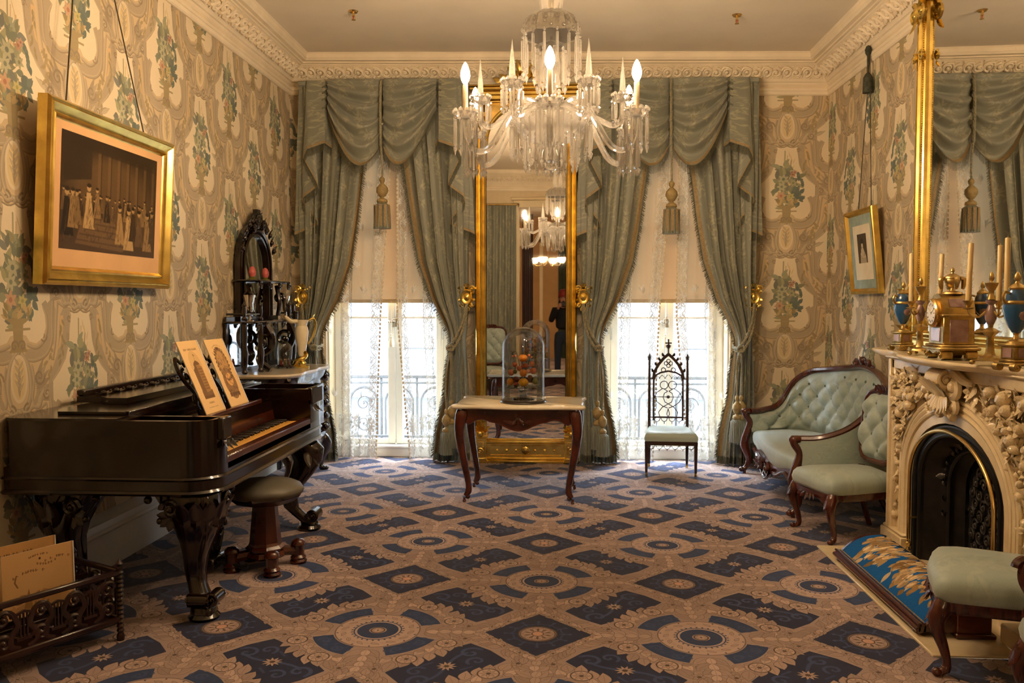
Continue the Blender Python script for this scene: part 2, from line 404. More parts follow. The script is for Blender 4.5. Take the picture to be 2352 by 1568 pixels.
# ------------------------------------------------------------------ woven and printed patterns
def rgb(h): return np.array([int(h[i:i+2], 16)/255 for i in (0, 2, 4)], np.float32)
def carpet_image():
    A = .736; P = Paint(1152, 1152, 2*A, 2*A, rgb('a08a84')); r = random.Random(3)
    NAVY = rgb('0d1b42'); SL = rgb('30426e'); LN = rgb('4f3d34'); TAN = rgb('b8a097'); TAN2 = rgb('a18a82'); DK = rgb('1c3562')
    n = P.w; g = (np.arange(n)+.5)/n*2; X, Y = np.meshgrid(g, g); px = 2/n
    def near(cs):
        best = None
        for cx, cy in cs:
            dx, dy = X-cx, Y-cy; q = np.hypot(dx, dy)
            if best is None: best = [dx.copy(), dy.copy(), q]
            else:
                k = q < best[2]; best[0][k] = dx[k]; best[1][k] = dy[k]; best[2][k] = q[k]
        return best
    CS = [(0,0),(2,0),(0,2),(2,2),(1,1)]; DS = [(1,0),(0,1),(2,1),(1,2)]
    cx, cy, cr = near(CS); dx, dy, dr = near(DS); th = np.arctan2(cy, cx)
    fx = (X % 1)-.5; fy = (Y % 1)-.5; par = ((np.floor(X)+np.floor(Y)) % 2) < .5
    u = np.where(par, (fx-fy), (fx+fy))/sqrt(2); v = np.where(par, (fx+fy), (fx-fy))/sqrt(2)   # u along the circle, v across
    full = (slice(None), slice(None))
    def fill(mask, col, op=1):
        m = (np.clip(mask, 0, 1)*op)[..., None]; P.a[:] = P.a*(1-m)+col*m
    sm = lambda d: .5-d/px
    # S-scroll fields
    fill(sm(np.maximum(np.abs(v)+.25*u*u-.185, np.abs(u)+.12*np.abs(v)-.325)), NAVY)
    # diamonds
    fill(sm(np.abs(dx)+np.abs(dy)-.335), NAVY)
    # arcs round the circles
    ap = np.abs((th/(pi/2)) % 1-.5)*pi/2
    fill(np.minimum(sm(np.abs(cr-.335)-.062), sm((ap-.46)*cr)), DK)
    P.X = P.Y = 2.0   # draw in pattern units
    def leaves(pts, L, W, c=TAN2):
        for (x, y, a) in pts:
            P.leaf(x, y, a+r.uniform(-.15, .15), L*r.uniform(.85, 1.15), W, c*r.uniform(.93, 1.06), LN, bend=r.uniform(-.3, .3))
    for (ox, oy) in ((0,0), (1,1)):
        # wreath
        for k in range(40):
            a = 2*pi*(k+.5)/40
            if min(abs((a/(pi/2)) % 1), 1-abs((a/(pi/2)) % 1)) < .03: continue
            sg = 1 if (a % pi) < pi/2 else -1
            leaves([(ox+.50*cos(a), oy+.50*sin(a), a+sg*.75)], .125, .075)
            leaves([(ox+.43*cos(a), oy+.43*sin(a), a+sg*1.0)], .11, .062, TAN)
            leaves([(ox+.45*cos(a), oy+.45*sin(a), a+pi-sg*.9)], .07, .04)
        for q in range(4):
            for da in (.37, 1.02):
                for sgn in (1,):
                    a = q*pi/2+(da if q % 2 == 0 else pi/2-da)
                    x, y = ox+.49*cos(a), oy+.49*sin(a); P.ell(x, y, .062, .062, TAN); P.ring(x, y, .06, .008, LN); P.flower(x, y, .05, 8, TAN, LN, LN)
        # crossings north, south, east, west
        for q in range(4):
            a = q*pi/2; ex, ey = cos(a), sin(a); nx, ny = -ey, ex
            for rr, w in ((.30, .11), (.38, .12), (.46, .12), (.53, .12)):
                for sd in (1, -1):
                    leaves([(ox+ex*rr+nx*sd*.01, oy+ey*rr+ny*sd*.01, a+sd*.75)], .13, .07)
                leaves([(ox+ex*rr, oy+ey*rr, a)], .11, .06, TAN)
            for sd in (1, -1): P.flower(ox+ex*.56+nx*sd*.10, oy+ey*.56+ny*sd*.10, .05, 5, TAN2, LN, LN)
    # bands along the diamonds
    for (ox, oy) in ((1,0), (0,1)):
        for q in range(4):
            a = q*pi/2; p0 = (cos(a)*.36, sin(a)*.36); p1 = (-sin(a)*.36, cos(a)*.36)
            for k in range(11):
                t = .06+.88*(k+.5)/11; x = ox+p0[0]*(1-t)+p1[0]*t; y = oy+p0[1]*(1-t)+p1[1]*t; d = math.atan2(p1[1]-p0[1], p1[0]-p0[0])
                s2 = d if t > .5 else d+pi
                leaves([(x+cos(d-pi/2)*.012, y+sin(d-pi/2)*.012, s2+(.42 if t > .5 else -.42)), ], .07, .036)
                leaves([(x+cos(d-pi/2)*.045, y+sin(d-pi/2)*.045, s2-(.7 if t > .5 else -.7))], .10, .055)
                leaves([(x+cos(d-pi/2)*.02, y+sin(d-pi/2)*.02, s2)], .08, .04, TAN)
            for t in (.25, .5, .75):
                x = ox+p0[0]*(1-t)+p1[0]*t; y = oy+p0[1]*(1-t)+p1[1]*t; m2 = 1.08; P.flower(ox+(x-ox)*m2, oy+(y-oy)*m2, .033, 6, TAN, LN, LN)
    P.X = P.Y = 2.0
    for i in (0, 1):
        for j in (0, 1):
            x, y = .5+i, .5+j; a = -pi/4 if (i+j) % 2 == 0 else pi/4
            ca, sa = cos(a), sin(a)
            def T(p, q): return (x+p*ca-q*sa, y+p*sa+q*ca)
            for sg in (1, -1):
                P.line([T(sg*t, sg*.07*sin(t*9)) for t in np.linspace(.03, .2, 9)], .022, SL, .8)
                P.spiral(*T(sg*.22, sg*.05), .075, 1.1, .026, SL, a+(pi if sg < 0 else 0), sg, .8)
                P.spiral(*T(sg*.17, -sg*.06), .06, 1.1, .022, SL, a+(0 if sg < 0 else pi), -sg, .8)
                P.line([T(sg*.03, -sg*.09), T(sg*.1, -sg*.1)], .016, SL, .7)
            P.flower(x, y, .062, 10, TAN, LN, LN)
    for (ox, oy) in ((0,0), (1,1)):
        P.ell(ox, oy, .263, .263, TAN); P.ring(ox, oy, .262, .007, LN, .7)
        for k in range(28):
            a = 2*pi*k/28; P.leaf(ox+.20*cos(a), oy+.20*sin(a), a+1.2, .06, .026, TAN*.96, LN if k % 2 else None); k % 2 and P.ell(ox+.248*cos(a), oy+.248*sin(a), .007, .005, NAVY, a)
            P.leaf(ox+.152*cos(a), oy+.152*sin(a), a+.4, .018, .012, NAVY)
        P.ell(ox, oy, .150, .150, DK); P.ell(ox, oy, .142, .142, TAN); P.ell(ox, oy, .128, .128, DK)
        for k in range(16): a = 2*pi*k/16; P.leaf(ox+.06*cos(a), oy+.06*sin(a), a, .06, .022, SL*.8)
        P.ell(ox, oy, .055, .05, TAN2); P.ring(ox, oy, .042, .008, LN); P.flower(ox, oy, .03, 6, TAN, LN)
        for q in range(4):
            a = q*pi/2
            for k in range(10):
                b = a+pi/4+(k-4.5)*.1; P.ell(ox+(.33+.03*sin(k*2.1))*cos(b), oy+(.33+.03*sin(k*2.1))*sin(b), .018, .012, SL, b, .6)
            for sg in (1, -1): P.spiral(ox+.335*cos(a+pi/4+sg*.24), oy+.335*sin(a+pi/4+sg*.24), .04, 1.2, .016, SL, a, sg, .7)
    for (ox, oy) in ((1,0), (0,1)):
        for k in range(12):
            a = 2*pi*k/12; P.line([(ox+.14*cos(a), oy+.14*sin(a)), (ox+.2*cos(a), oy+.2*sin(a))], .014, SL, .8); P.ell(ox+.2*cos(a), oy+.2*sin(a), .012, .012, SL)
            b = a+pi/12; P.line([(ox+.165*cos(a), oy+.165*sin(a)), (ox+.15*cos(b), oy+.15*sin(b)), (ox+.165*cos(a+pi/6), oy+.165*sin(a+pi/6))], .012, SL, .8)
        P.ell(ox, oy, .122, .122, TAN2); P.ring(ox, oy, .118, .008, LN); P.ring(ox, oy, .108, .006, LN)
        P.flower(ox, oy, .102, 10, TAN, TAN2, LN); [P.leaf(ox+.04*cos(q*.628+.31), oy+.04*sin(q*.628+.31), q*.628+.31, .05, .016, LN*1.25) for q in range(10)]; P.ell(ox, oy, .036, .036, rgb('c79a86')); P.ring(ox, oy, .036, .007, LN)
    P.noise(.05); return P.image('carpet weave')

def wallpaper_image():
    WX, HY = 1.07, 1.03; P = Paint(1024, 984, WX, HY, rgb('d4be9a')); r = random.Random(5)
    SC = rgb('a99b88'); SD = rgb('7f7262'); SLT = rgb('c4b79f'); OP = rgb('f6ead0'); ORG = rgb('d9b684')
    GR = [rgb(h) for h in ('6f7c66', '5c7068', '8a8f70', '7d8a78', '56646a')]; TEAL = [rgb(h) for h in ('3f5c62', '4a656a', '38535c')]
    def col(cx, y0):
        def X(x): return cx+x
        def Y(y): return y0+y
        def st(pts, w, c=SC, sh=True, op=1):
            Q = [(X(p.x), Y(p.y)) for p in smooth_path([(a, b, 0) for a, b in pts], 6)]
            if sh: P.line([(a+.004, b-.005) for a, b in Q], w, SD, .75*op)
            P.line(Q, w, c, op); P.line([(a-.003, b+.003) for a, b in Q], w*.35, SLT, .8*op)
        # broad scrollwork frame beside the opening
        for sg in (1, -1):
            P.poly([(X(sg*a), Y(b)) for a, b in ((.09,.02),(.15,.03),(.19,-.02),(.20,-.12),(.22,-.22),(.27,-.30),(.30,-.36),(.30,-.5),(.26,-.5),(.12,-.18),(.1,-.08))], SC)
            P.poly([(X(sg*a), Y(b)) for a, b in ((.16,-.02),(.19,-.02),(.19,-.13),(.215,-.2),(.19,-.18),(.165,-.1))], ORG)
            st([(sg*a, b) for a, b in ((.095,.0),(.10,-.08),(.115,-.17),(.15,-.25),(.21,-.31),(.265,-.36))], .018)
            st([(sg*a, b) for a, b in ((.21,.05),(.225,-.06),(.235,-.15),(.26,-.24))], .012)
            # lobed lower frame
            P.poly([(X(sg*a), Y(b)) for a, b in ((.27,-.44),(.17,-.47),(.22,-.52),(.235,-.58),(.21,-.65),(.15,-.69),(.05,-.70),(.05,-.76),(.2,-.76),(.29,-.68),(.31,-.5))], SC)
            st([(sg*a, b) for a, b in ((.19,-.475),(.225,-.53),(.23,-.60),(.20,-.66),(.14,-.69),(.07,-.675))], .016)
            st([(sg*a, b) for a, b in ((.285,-.45),(.275,-.56),(.27,-.66),(.22,-.73),(.12,-.755),(.04,-.74))], .014)
            P.spiral(X(sg*.185), Y(-.50), .03, 1.2, .012, SD, pi/2, sg); P.spiral(X(sg*.2), Y(-.64), .03, 1.2, .010, SD, 0, -sg)
            # medallion frame and acanthus
            st([(sg*a, b) for a, b in ((.0,-.70),(.06,-.76),(.085,-.84),(.085,-.92),(.05,-.985),(.0,-1.0))], .03)
            st([(sg*a, b) for a, b in ((.10,-.78),(.115,-.86),(.10,-.95),(.14,-1.0),(.20,-.98))], .014)
            for k in range(7):
                a = .4+k*.23; P.leaf(X(sg*.13), Y(-.93+.01*k), pi/2-sg*(pi/2-.3)+sg*(a-1.0), .14, .03, SC*(.9+.05*(k % 3)), SD)
            for k in range(6): P.leaf(X(sg*(.11+.03*k)), Y(-.99+.012*k), pi/2-sg*(.5+k*.12), .10, .028, SLT if k % 2 else SC, SD)
            P.spiral(X(sg*.06), Y(-1.0), .035, 1.3, .013, SD, pi/2, sg); P.spiral(X(sg*.16), Y(-.84), .045, 1.4, .013, SD, 0, -sg, .8); P.spiral(X(sg*.22), Y(-.93), .03, 1.3, .011, SD, pi, sg, .8)
            for k in range(9):
                P.leaf(X(sg*(.175+.012*sin(k))), Y(-.04-.026*k), -pi/2+r.uniform(-.9,.9), .045, .018, rgb('8d8262'))
                P.leaf(X(sg*(.25+.015*sin(k*1.7))), Y(-.70-.022*k), -pi/2+r.uniform(-1.2,1.2), .05, .02, rgb('93845f'), op=.8)
            st([(sg*a, b) for a, b in ((.02,.03),(.06,.02),(.10,.045),(.15,.04),(.17,.07))], .016)
            P.spiral(X(sg*.105), Y(-.035), .022, 1.2, .01, SD, 0, sg)
            P.leaf(X(sg*.13), Y(.0), -pi/2+sg*.3, .05, .03, SC, SD); P.leaf(X(sg*.12), Y(-.11), -pi/2, .05, .03, SC*.95, SD)
        # cream opening
        half = [(.0,.008),(.03,-.004),(.06,-.006),(.095,.004),(.088,-.02),(.10,-.08),(.112,-.17),(.145,-.25),(.20,-.31),(.262,-.36),(.262,-.455),(.24,-.47),(.225,-.455),(.19,-.475),(.215,-.53),(.222,-.59),(.195,-.645),(.14,-.672),(.085,-.66),(.06,-.63),(.0,-.62)]
        P.poly([(X(a), Y(b)) for a, b in half]+[(X(-a), Y(b)) for a, b in half[::-1]], OP)
        P.line([(X(a), Y(b)) for a, b in half[:4]], .008, SD); P.line([(X(-a), Y(b)) for a, b in half[:4]], .008, SD)
        # medallion
        P.ell(X(0), Y(-.84), .066, .118, OP*.96); P.ell(X(0), Y(-.84), .05, .10, rgb('e6cf9c'))
        P.leaf(X(0), Y(-.93), pi/2, .15, .025, SC, SD)
        for k in range(8): P.leaf(X(0), Y(-.90+.018*k), pi/2+(.7 if k % 2 else -.7), .05, .014, SLT, SD)
        # stems and bouquet
        for x, l, c in ((-.02,.25,'8c8a63'), (.03,.17,'a08a68'), (.0,.21,'c9b183')):
            st([(x*.3, -.36), (x, -.2), (x*1.2+.005, -.36+l+.07)], .012 if x else .007, rgb(c), False)
        for k in range(10): P.leaf(X(.03+.012*(k % 3)), Y(-.1-.03*k), pi/2+r.uniform(-.8,.8), .06, .008, rgb('d9bf8d'))
        for k in range(74):
            t = k/73; y = -.17-.40*t; w = .035+.07*sin(pi*min(1, t*1.15)); x = r.uniform(-w, w)*1.15
            P.leaf(X(x), Y(y), r.uniform(0, 2*pi), r.uniform(.055, .10), r.uniform(.03, .05), GR[r.randrange(5)]*r.uniform(.9, 1.12), rgb('51604f') if r.random() < .3 else None, bend=r.uniform(-.6,.6))
        for k in range(16):
            P.leaf(X(.085+r.uniform(-.03,.035)), Y(-.38-.14*r.random()), r.uniform(-2.5, 1.2), .065, .038, TEAL[r.randrange(3)], bend=.4)
            if k < 6: P.leaf(X(.10+.008*k), Y(-.23-.02*k), -1.2+r.uniform(-.6,.6), .05, .03, TEAL[k % 3])
        for (x, y, q, c, m2) in ((-.03,-.30,.055,'a9ae94','4c6664'), (-.045,-.37,.05,'b2b79c','63796f'), (.06,-.335,.04,'9aa085','5e705c'), (-.05,-.455,.052,'c99c80','a86a58'), (.04,-.46,.04,'bcb878','8f9150'), (.055,-.255,.034,'a87a6c','84503f'), (.075,-.235,.026,'b4877a','7c4b46')):
            P.flower(X(x), Y(y), q, 6, rgb(c), rgb(m2), None, r.random())
        # urn below the bouquet
        P.poly([(X(a), Y(b)) for a, b in ((-.10,-.545),(.10,-.545),(.04,-.575),(.035,-.66),(.07,-.71),(-.07,-.71),(-.035,-.66),(-.04,-.575))], rgb('958761'))
        for k in range(18): P.leaf(X(r.uniform(-.09,.09)), Y(-.53+r.uniform(-.02,.02)), r.uniform(.2, 2.9), .06, .026, [rgb('a3966c'), rgb('857a55'), rgb('c2a878')][k % 3])
        P.line([(X(-.09), Y(-.60)), (X(.09), Y(-.598))], .012, rgb('988b66'))
        P.spiral(X(-.03), Y(-.68), .03, 1.2, .012, SD, 0, 1); P.spiral(X(.03), Y(-.68), .03, 1.2, .012, SD, pi, -1)
    col(.25*WX, 0); col(.75*WX, .5*HY); col(.25*WX, 0)
    # redraw the openings' bouquets is implicit: each column is half a repeat wide
    P.a = P.a*.64+rgb('ccb994')*.36; P.noise(.03, 2); return P.image('wallpaper print')

def brocade_image(name, bg, fg, fg2):
    P = Paint(512, 640, .56, .70, rgb(bg)); r = random.Random(9)
    FG, F2 = rgb(fg), rgb(fg2)
    for col in range(2):
        for k in range(60):
            t = k/60; y = t*.70+(.35 if col else 0); x = .14+.28*col+.075*sin(t*2*pi)*(1 if col else -1)
            for q in range(2):
                P.leaf(x+r.uniform(-.03,.03), y+r.uniform(-.015,.015), pi/2+r.uniform(-.9,.9)+(.8 if q else -.8), r.uniform(.035,.075), r.uniform(.010,.022), FG if r.random() < .6 else F2, op=r.uniform(.35,.8), bend=r.uniform(-.8,.8))
    for k in range(90): P.leaf(r.random()*.56, r.random()*.7, pi/2+r.uniform(-1.2,1.2), r.uniform(.03,.06), .010, F2, op=.45, bend=r.uniform(-.8,.8))
    for k in range(6):
        x, y = r.random()*.56, r.random()*.7
        for q in range(7): P.leaf(x+r.uniform(-.02,.02), y+r.uniform(-.03,.03), r.random()*6.3, .06, .02, FG, op=.6, bend=.5)
    # twill
    P.noise(.05, 4); return P.image(name)

def lace_image():
    P = Paint(512, 1024, .5, 1.0, (.17, .17, .17), wrap=True); w = (.92,)*3; h = (.05,)*3; r = random.Random(2)
    # border along u = .30 .. .48
    P.a[:, int(512*.60):] = .26
    for k in range(20):
        y = (k+.5)*.05; P.ell(.493, y, .018, .024, w); P.ell(.485, y, .012, .016, (.5,)*3)
    P.line([(.475, 0), (.475, 1)], .008, w); P.line([(.31, 0), (.31, 1)], .006, (.6,)*3)
    for k in range(5):
        y = k*.2+.1; s = 1 if k % 2 else -1; x = .395
        P.line([(x+s*.05*sin(t*2*pi), y-.1+.2*t) for t in np.linspace(0, 1, 14)], .012, w)
        P.spiral(x+s*.03, y, .045, 1.4, .011, w, 0, s); P.spiral(x-s*.03, y+.09, .035, 1.2, .010, w, pi, -s)
        for (dx, dy) in ((.03,.05), (-.035,-.03)):
            P.ell(x+s*dx, y+dy, .026, .026, w); P.ell(x+s*dx, y+dy, .013, .013, h); P.flower(x+s*dx, y+dy, .012, 6, w, w)
            for q in range(8): P.leaf(x+s*dx+.026*cos(q*.785), y+dy+.026*sin(q*.785), q*.785, .022, .014, w)
        for q in range(8): P.leaf(x+r.uniform(-.06,.06), y+r.uniform(-.09,.09), r.random()*6.3, .035, .014, w)
    for (x, y) in ((.12,.2),(.2,.6),(.06,.85)):
        for q in range(7): P.leaf(x, y, .5+q*.35, .05+.01*q, .014, (.75,)*3)
        P.ell(x, y, .012, .012, w)
    return P.image('lace weave')
def lace_foot_image():
    P = Paint(512, 512, .5, .5, (.26,)*3); w = (.95,)*3; h = (.05,)*3; r = random.Random(4)
    for (x, y, q) in ((.12,.30,.05),(.36,.34,.055),(.25,.14,.045),(.44,.12,.05),(.06,.08,.04)):
        P.ell(x, y, q, q, w); P.ell(x, y, q*.55, q*.55, h); P.flower(x, y, q*.5, 7, w, h)
        for k in range(10): P.leaf(x+q*cos(k*.628), y+q*sin(k*.628), k*.628, .045, .024, w)
    for k in range(50): P.leaf(r.random()*.5, r.random()*.4, r.random()*6.3, .05, .016, w)
    for k in range(10): P.spiral(r.random()*.5, r.random()*.45, .04, 1.3, .01, w, r.random()*6, 1)
    return P.image('lace foot weave')

def crowd_print():
    P = Paint(512, 440, 1.0, .86, rgb('4a3c2c'), wrap=False); r = random.Random(11)
    P.a *= (1.1-.45*np.linspace(0, 1, 440)[:, None, None]**.7)
    P.ell(.5, .42, .42, .34, rgb('7d684c'), op=.6, soft=60)
    for k in range(7): x = .34+.1*k; P.poly([(x, .38), (x+.03, .38), (x+.03, .78), (x, .78)], rgb('7f6a50'), .55); P.line([(x+.035, .36), (x+.035, .8)], .008, rgb('2c221a'), .8)
    P.poly([(.03,.5),(.28,.55),(.28,.86),(.0,.86)], rgb('2a231b'), .8); P.poly([(.0,.78),(1,.74),(1,.86),(0,.86)], rgb('2a221a'), .7)
    P.poly([(.14,.05),(.62,.02),(.72,.14),(.5,.26),(.2,.24)], rgb('7a6650'), .9)
    for k in range(4): P.line([(.15+.03*k, .08+.045*k), (.65-.03*k, .06+.05*k)], .012, rgb('4c3d2e'), .7)
    def fig(x, y, s, c, sk='c9b08a'):
        P.poly([(x-.035*s, y), (x+.045*s, y), (x+.022*s, y+.13*s), (x+.012*s, y+.19*s), (x-.016*s, y+.19*s), (x-.022*s, y+.12*s)], rgb(c)); P.ell(x-.002, y+.215*s, .014*s, .019*s, rgb(sk)); P.ell(x-.002, y+.228*s, .015*s, .011*s, rgb('2a2018'))
        P.line([(x+.006*s, y+.16*s), (x-.01*s, y+.02*s)], .006, rgb('6a5640'), .6)
    for k in range(34): fig(.03+.028*k+r.uniform(-.01,.01), .26+r.uniform(-.015,.05), r.uniform(.55,.75), r.choice(['3a3026','5a4a38','2b241c','75624a','94805f']))
    for x, y, s, c in ((.06,.10,1.5,'1f1a14'),(.11,.16,1.25,'a28c68'),(.15,.19,1.1,'8a7658'),(.26,.17,1.45,'cdb68e'),(.34,.26,1.0,'9a8362'),(.44,.24,.9,'2a231c'),(.58,.08,1.35,'b8a07a'),(.68,.04,1.5,'d0b98f'),(.73,.12,1.2,'3a3024'),(.80,.08,1.3,'6e5c46'),(.90,.05,1.4,'a58f6c'),(.96,.12,1.2,'4b3e30')): fig(x, y, s, c)
    for _ in range(3):
        q = P.a; P.a = (q+np.roll(q,1,0)+np.roll(q,-1,0)+np.roll(q,1,1)+np.roll(q,-1,1))/5
    for k in range(260): P.leaf(r.random(), r.uniform(.03,.4), r.uniform(1.1,2.0), r.uniform(.02,.07), .012, rgb(r.choice(['2a221a','8f7b5c','5a4a38','3a3026'])), op=.35)
    P.a = P.a*.80+rgb('4a3b2b')*.14; P.a *= np.array([1, .93, .8], np.float32); P.noise(.10, 3); return P.image('engraved crowd scene')
def lady_print():
    P = Paint(128, 180, 1, 1.4, rgb('4a4236'), wrap=False)
    P.poly([(.2,0),(.9,0),(.85,.35),(.66,.62),(.58,.75),(.42,.75),(.36,.6),(.25,.4)], rgb('a99a80')); P.ell(.5,.55,.17,.2, rgb('c0b094')); P.ell(.5,.93,.14,.19, rgb('cbb998')); P.ell(.5,1.06,.17,.13, rgb('2c251d')); P.ell(.36,.95,.05,.16, rgb('2c251d')); P.ell(.64,.95,.05,.16, rgb('2c251d'))
    P.line([(.3,.45),(.55,.28),(.8,.3)], .09, rgb('c4b294')); P.noise(.08); return P.image('engraved portrait')
def sheet_image(kind):
    P = Paint(240, 320, .27, .36, rgb('e9c48a'), wrap=False); k1 = rgb('5e4026'); k2 = rgb('8f6c42'); r = random.Random(kind)
    def words(x0, x1, y, h, arc=0, n=9, c=k1):
        x = x0
        while x < x1:
            w = r.uniform(.5, 1.1)*h
            t = (x-x0)/(x1-x0)*2-1; yy = y-arc*t*t
            P.line([(x, yy), (x, yy+h)], h*.25, c, .8); P.line([(x, yy+(h if r.random() < .5 else 0)), (x+w*.6, yy+h*.5)], h*.2, c, .7)
            x += w*(1 if r.random() < .85 else 2.0)
    if kind == 1:
        words(.05, .22, .312, .009)
        P.ell(.135, .24, .075, .07, rgb('d9b47c')); P.poly([(.07,.07),(.21,.07),(.21,.11),(.07,.11)], k1, .75)
        P.poly([(.075,.08),(.13,.08),(.13,.235),(.105,.245),(.095,.225),(.075,.215)], rgb('7b5b38')); P.poly([(.13,.1),(.195,.105),(.195,.225),(.18,.235),(.13,.24)], rgb('a87f4e'))
        P.poly([(.095,.238),(.185,.238),(.17,.252),(.14,.262),(.11,.25)], rgb('7a5632'))
        for i in range(5):
            for j in range(8): P.poly([(.138+.011*i, .115+.014*j), (.144+.011*i, .115+.014*j), (.144+.011*i, .123+.014*j), (.138+.011*i, .123+.014*j)], rgb('6e4f2f'))
        P.line([(.14,.26),(.14,.29)], .002, k1); P.line([(.14,.29),(.155,.284)], .006, k2); words(.10,.17,.045,.008); words(.07,.20,.025,.004, c=k2)
        for i in range(12): P.ell(.08+.011*i, .078, .003, .008, k1)
    elif kind == 2:
        words(.07,.20,.325,.006, .014, c=k2); words(.08,.19,.308,.007, .012)
        P.ell(.135,.225,.08,.085, k2); P.ell(.135,.225,.066,.07, rgb('bb915a')); P.ell(.135,.12,.085,.085, k2); P.ell(.14,.14,.045,.035, rgb('dba864')); P.poly([(.06,.05),(.21,.05),(.21,.07),(.06,.07)], k1, .8)
        for i in range(60): P.leaf(.135+r.uniform(-.07,.07), .16+r.uniform(-.11,.12), r.random()*6.3, .03, .01, r.choice([k1, k2, rgb('94703f')]), op=.7)
        for i in range(26): a = i/26*2*pi; P.leaf(.135+.075*cos(a), .225+.08*sin(a), a+.8, .022, .01, k1)
        P.leaf(.135,.30,pi/2,.02,.03,k1)
    else:
        P.a[:] = rgb('ddb47c') if kind == 3 else rgb('cfa268')
        if kind == 3:
            words(.10,.18,.325,.009,.008); P.ell(.14,.305,.004,.007,k1)
            words(.04,.17,.24,.012,.02); words(.13,.20,.262,.011,-.012); words(.16,.25,.29,.011,.012)
            P.poly([(.03,.02),(.25,.02),(.25,.07),(.2,.10),(.15,.13),(.12,.09),(.05,.06)], rgb('b98f5c'), .8)
            for i in range(50): P.leaf(.03+.22*r.random(), .02+.09*r.random(), r.random()*6.3, .03, .014, r.choice([rgb('a27a4a'), rgb('8d6a40'), rgb('c79c66')]), op=.8)
            P.poly([(.075,.04),(.11,.04),(.095,.15)], rgb('9a7446')); P.line([(.05,.23),(.045,.2),(.055,.17)], .006, k2)
        else: words(.08,.2,.30,.012); words(.1,.18,.27,.006)
    P.noise(.03, kind); return P.image('printed music cover')
def needlework_image():
    P = Paint(220, 640, .36, 1.05, rgb('1d5a9c'), wrap=False); r = random.Random(6)
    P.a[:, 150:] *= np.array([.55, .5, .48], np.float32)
    for k in range(190):
        t = r.random(); x = .17+.035*sin(t*14)+r.uniform(-.085,.085); y = .08+.9*t
        c = rgb(r.choice(['d9bd92','c9a878','b8925f','e6d0a8','9a7a50','c0a27a']))
        P.leaf(x, y, r.uniform(-.6,.6)+(0 if r.random() < .6 else pi), r.uniform(.04,.085), .035, c*.8, None); P.leaf(x+.003, y+.004, r.uniform(-.6,.6), .05, .02, c)
    P.noise(.14, 8); return P.image('needlepoint flowers')
IM_CARPET = carpet_image(); IM_WALL = wallpaper_image()
IM_BRO = brocade_image('curtain brocade', '878a7d', 'aeaa90', '929484'); IM_SEAT = brocade_image('upholstery brocade', '9fb0aa', 'abb9b0', '95a59f')
IM_LACE = lace_image(); IM_LACE2 = lace_foot_image()
def wallmat(name, axis, ph, zs):
    m = N(name); g = m.new('ShaderNodeNewGeometry'); sp = m.new('ShaderNodeSeparateXYZ'); m.ln(g.outputs['Position'], sp.inputs[0])
    u = m.math('ADD', m.math('DIVIDE', m.math('SUBTRACT', sp.outputs[axis], ph), 1.07), .25); v = m.math('DIVIDE', m.math('SUBTRACT', sp.outputs[2], zs), 1.03)
    t = m.img(IM_WALL, u, v); nz = m.noise(1.2, 3, m.obj()); c = m.mixc(1.0, t.outputs[0], m.ramp(nz.outputs[0], [(.2, (.88,.88,.88)), (.8, (1,1,1))]), 'MULTIPLY')
    m.ln(c, m.b.inputs['Base Color']); m.b.inputs['Roughness'].default_value = .75; m.b.inputs['Specular IOR Level'].default_value = .25; return m.m
WP_L = wallmat('wallpaper left', 1, 4.50, 1.46); WP_B = wallmat('wallpaper back', 0, 2.10, .907); WP_R = wallmat('wallpaper right', 1, 7.0, 1.42)
def carpetmat():
    m = N('patterned carpet'); g = m.new('ShaderNodeNewGeometry'); sp = m.new('ShaderNodeSeparateXYZ'); m.ln(g.outputs['Position'], sp.inputs[0]); P2 = 1.472
    u = m.math('DIVIDE', m.math('ADD', sp.outputs[0], .1057), P2); v = m.math('DIVIDE', m.math('SUBTRACT', sp.outputs[1], 4.541), P2)
    t = m.img(IM_CARPET, u, v); m.ln(t.outputs[0], m.b.inputs['Base Color']); m.b.inputs['Roughness'].default_value = .9; m.b.inputs['Specular IOR Level'].default_value = .2
    m.b.inputs['Sheen Weight'].default_value = .25; m.b.inputs['Sheen Roughness'].default_value = .5
    n = m.noise(420, 2, m.obj()); m.bump(n.outputs[0], .35, .003); return m.m
CARPET = carpetmat()
BROC = imgmat('curtain silk', IM_BRO, .5, 1/.56, 1/.70, spec=.45, sheen=.3, translucent=.12)
SEATF = imgmat('pale green silk', IM_SEAT, .45, 1/.56, 1/.70, spec=.5, sheen=.3)
SILK = mat('plain curtain silk', hexc('878a7d'), .45, 0, .12, 7, 0, sheen=.3)
FRINGE = mat('grey green fringe', hexc('4f4f3c'), .8, 0, .2, 40)
BRAID = mat('tan braid', hexc('a08a62'), .7, 0, .15, 60)
CORD = mat('twisted cord', hexc('b09a72'), .6, 0, .3, 80, col2=hexc('5d746e'))
CORDD = mat('picture cord', hexc('4a4436'), .8)
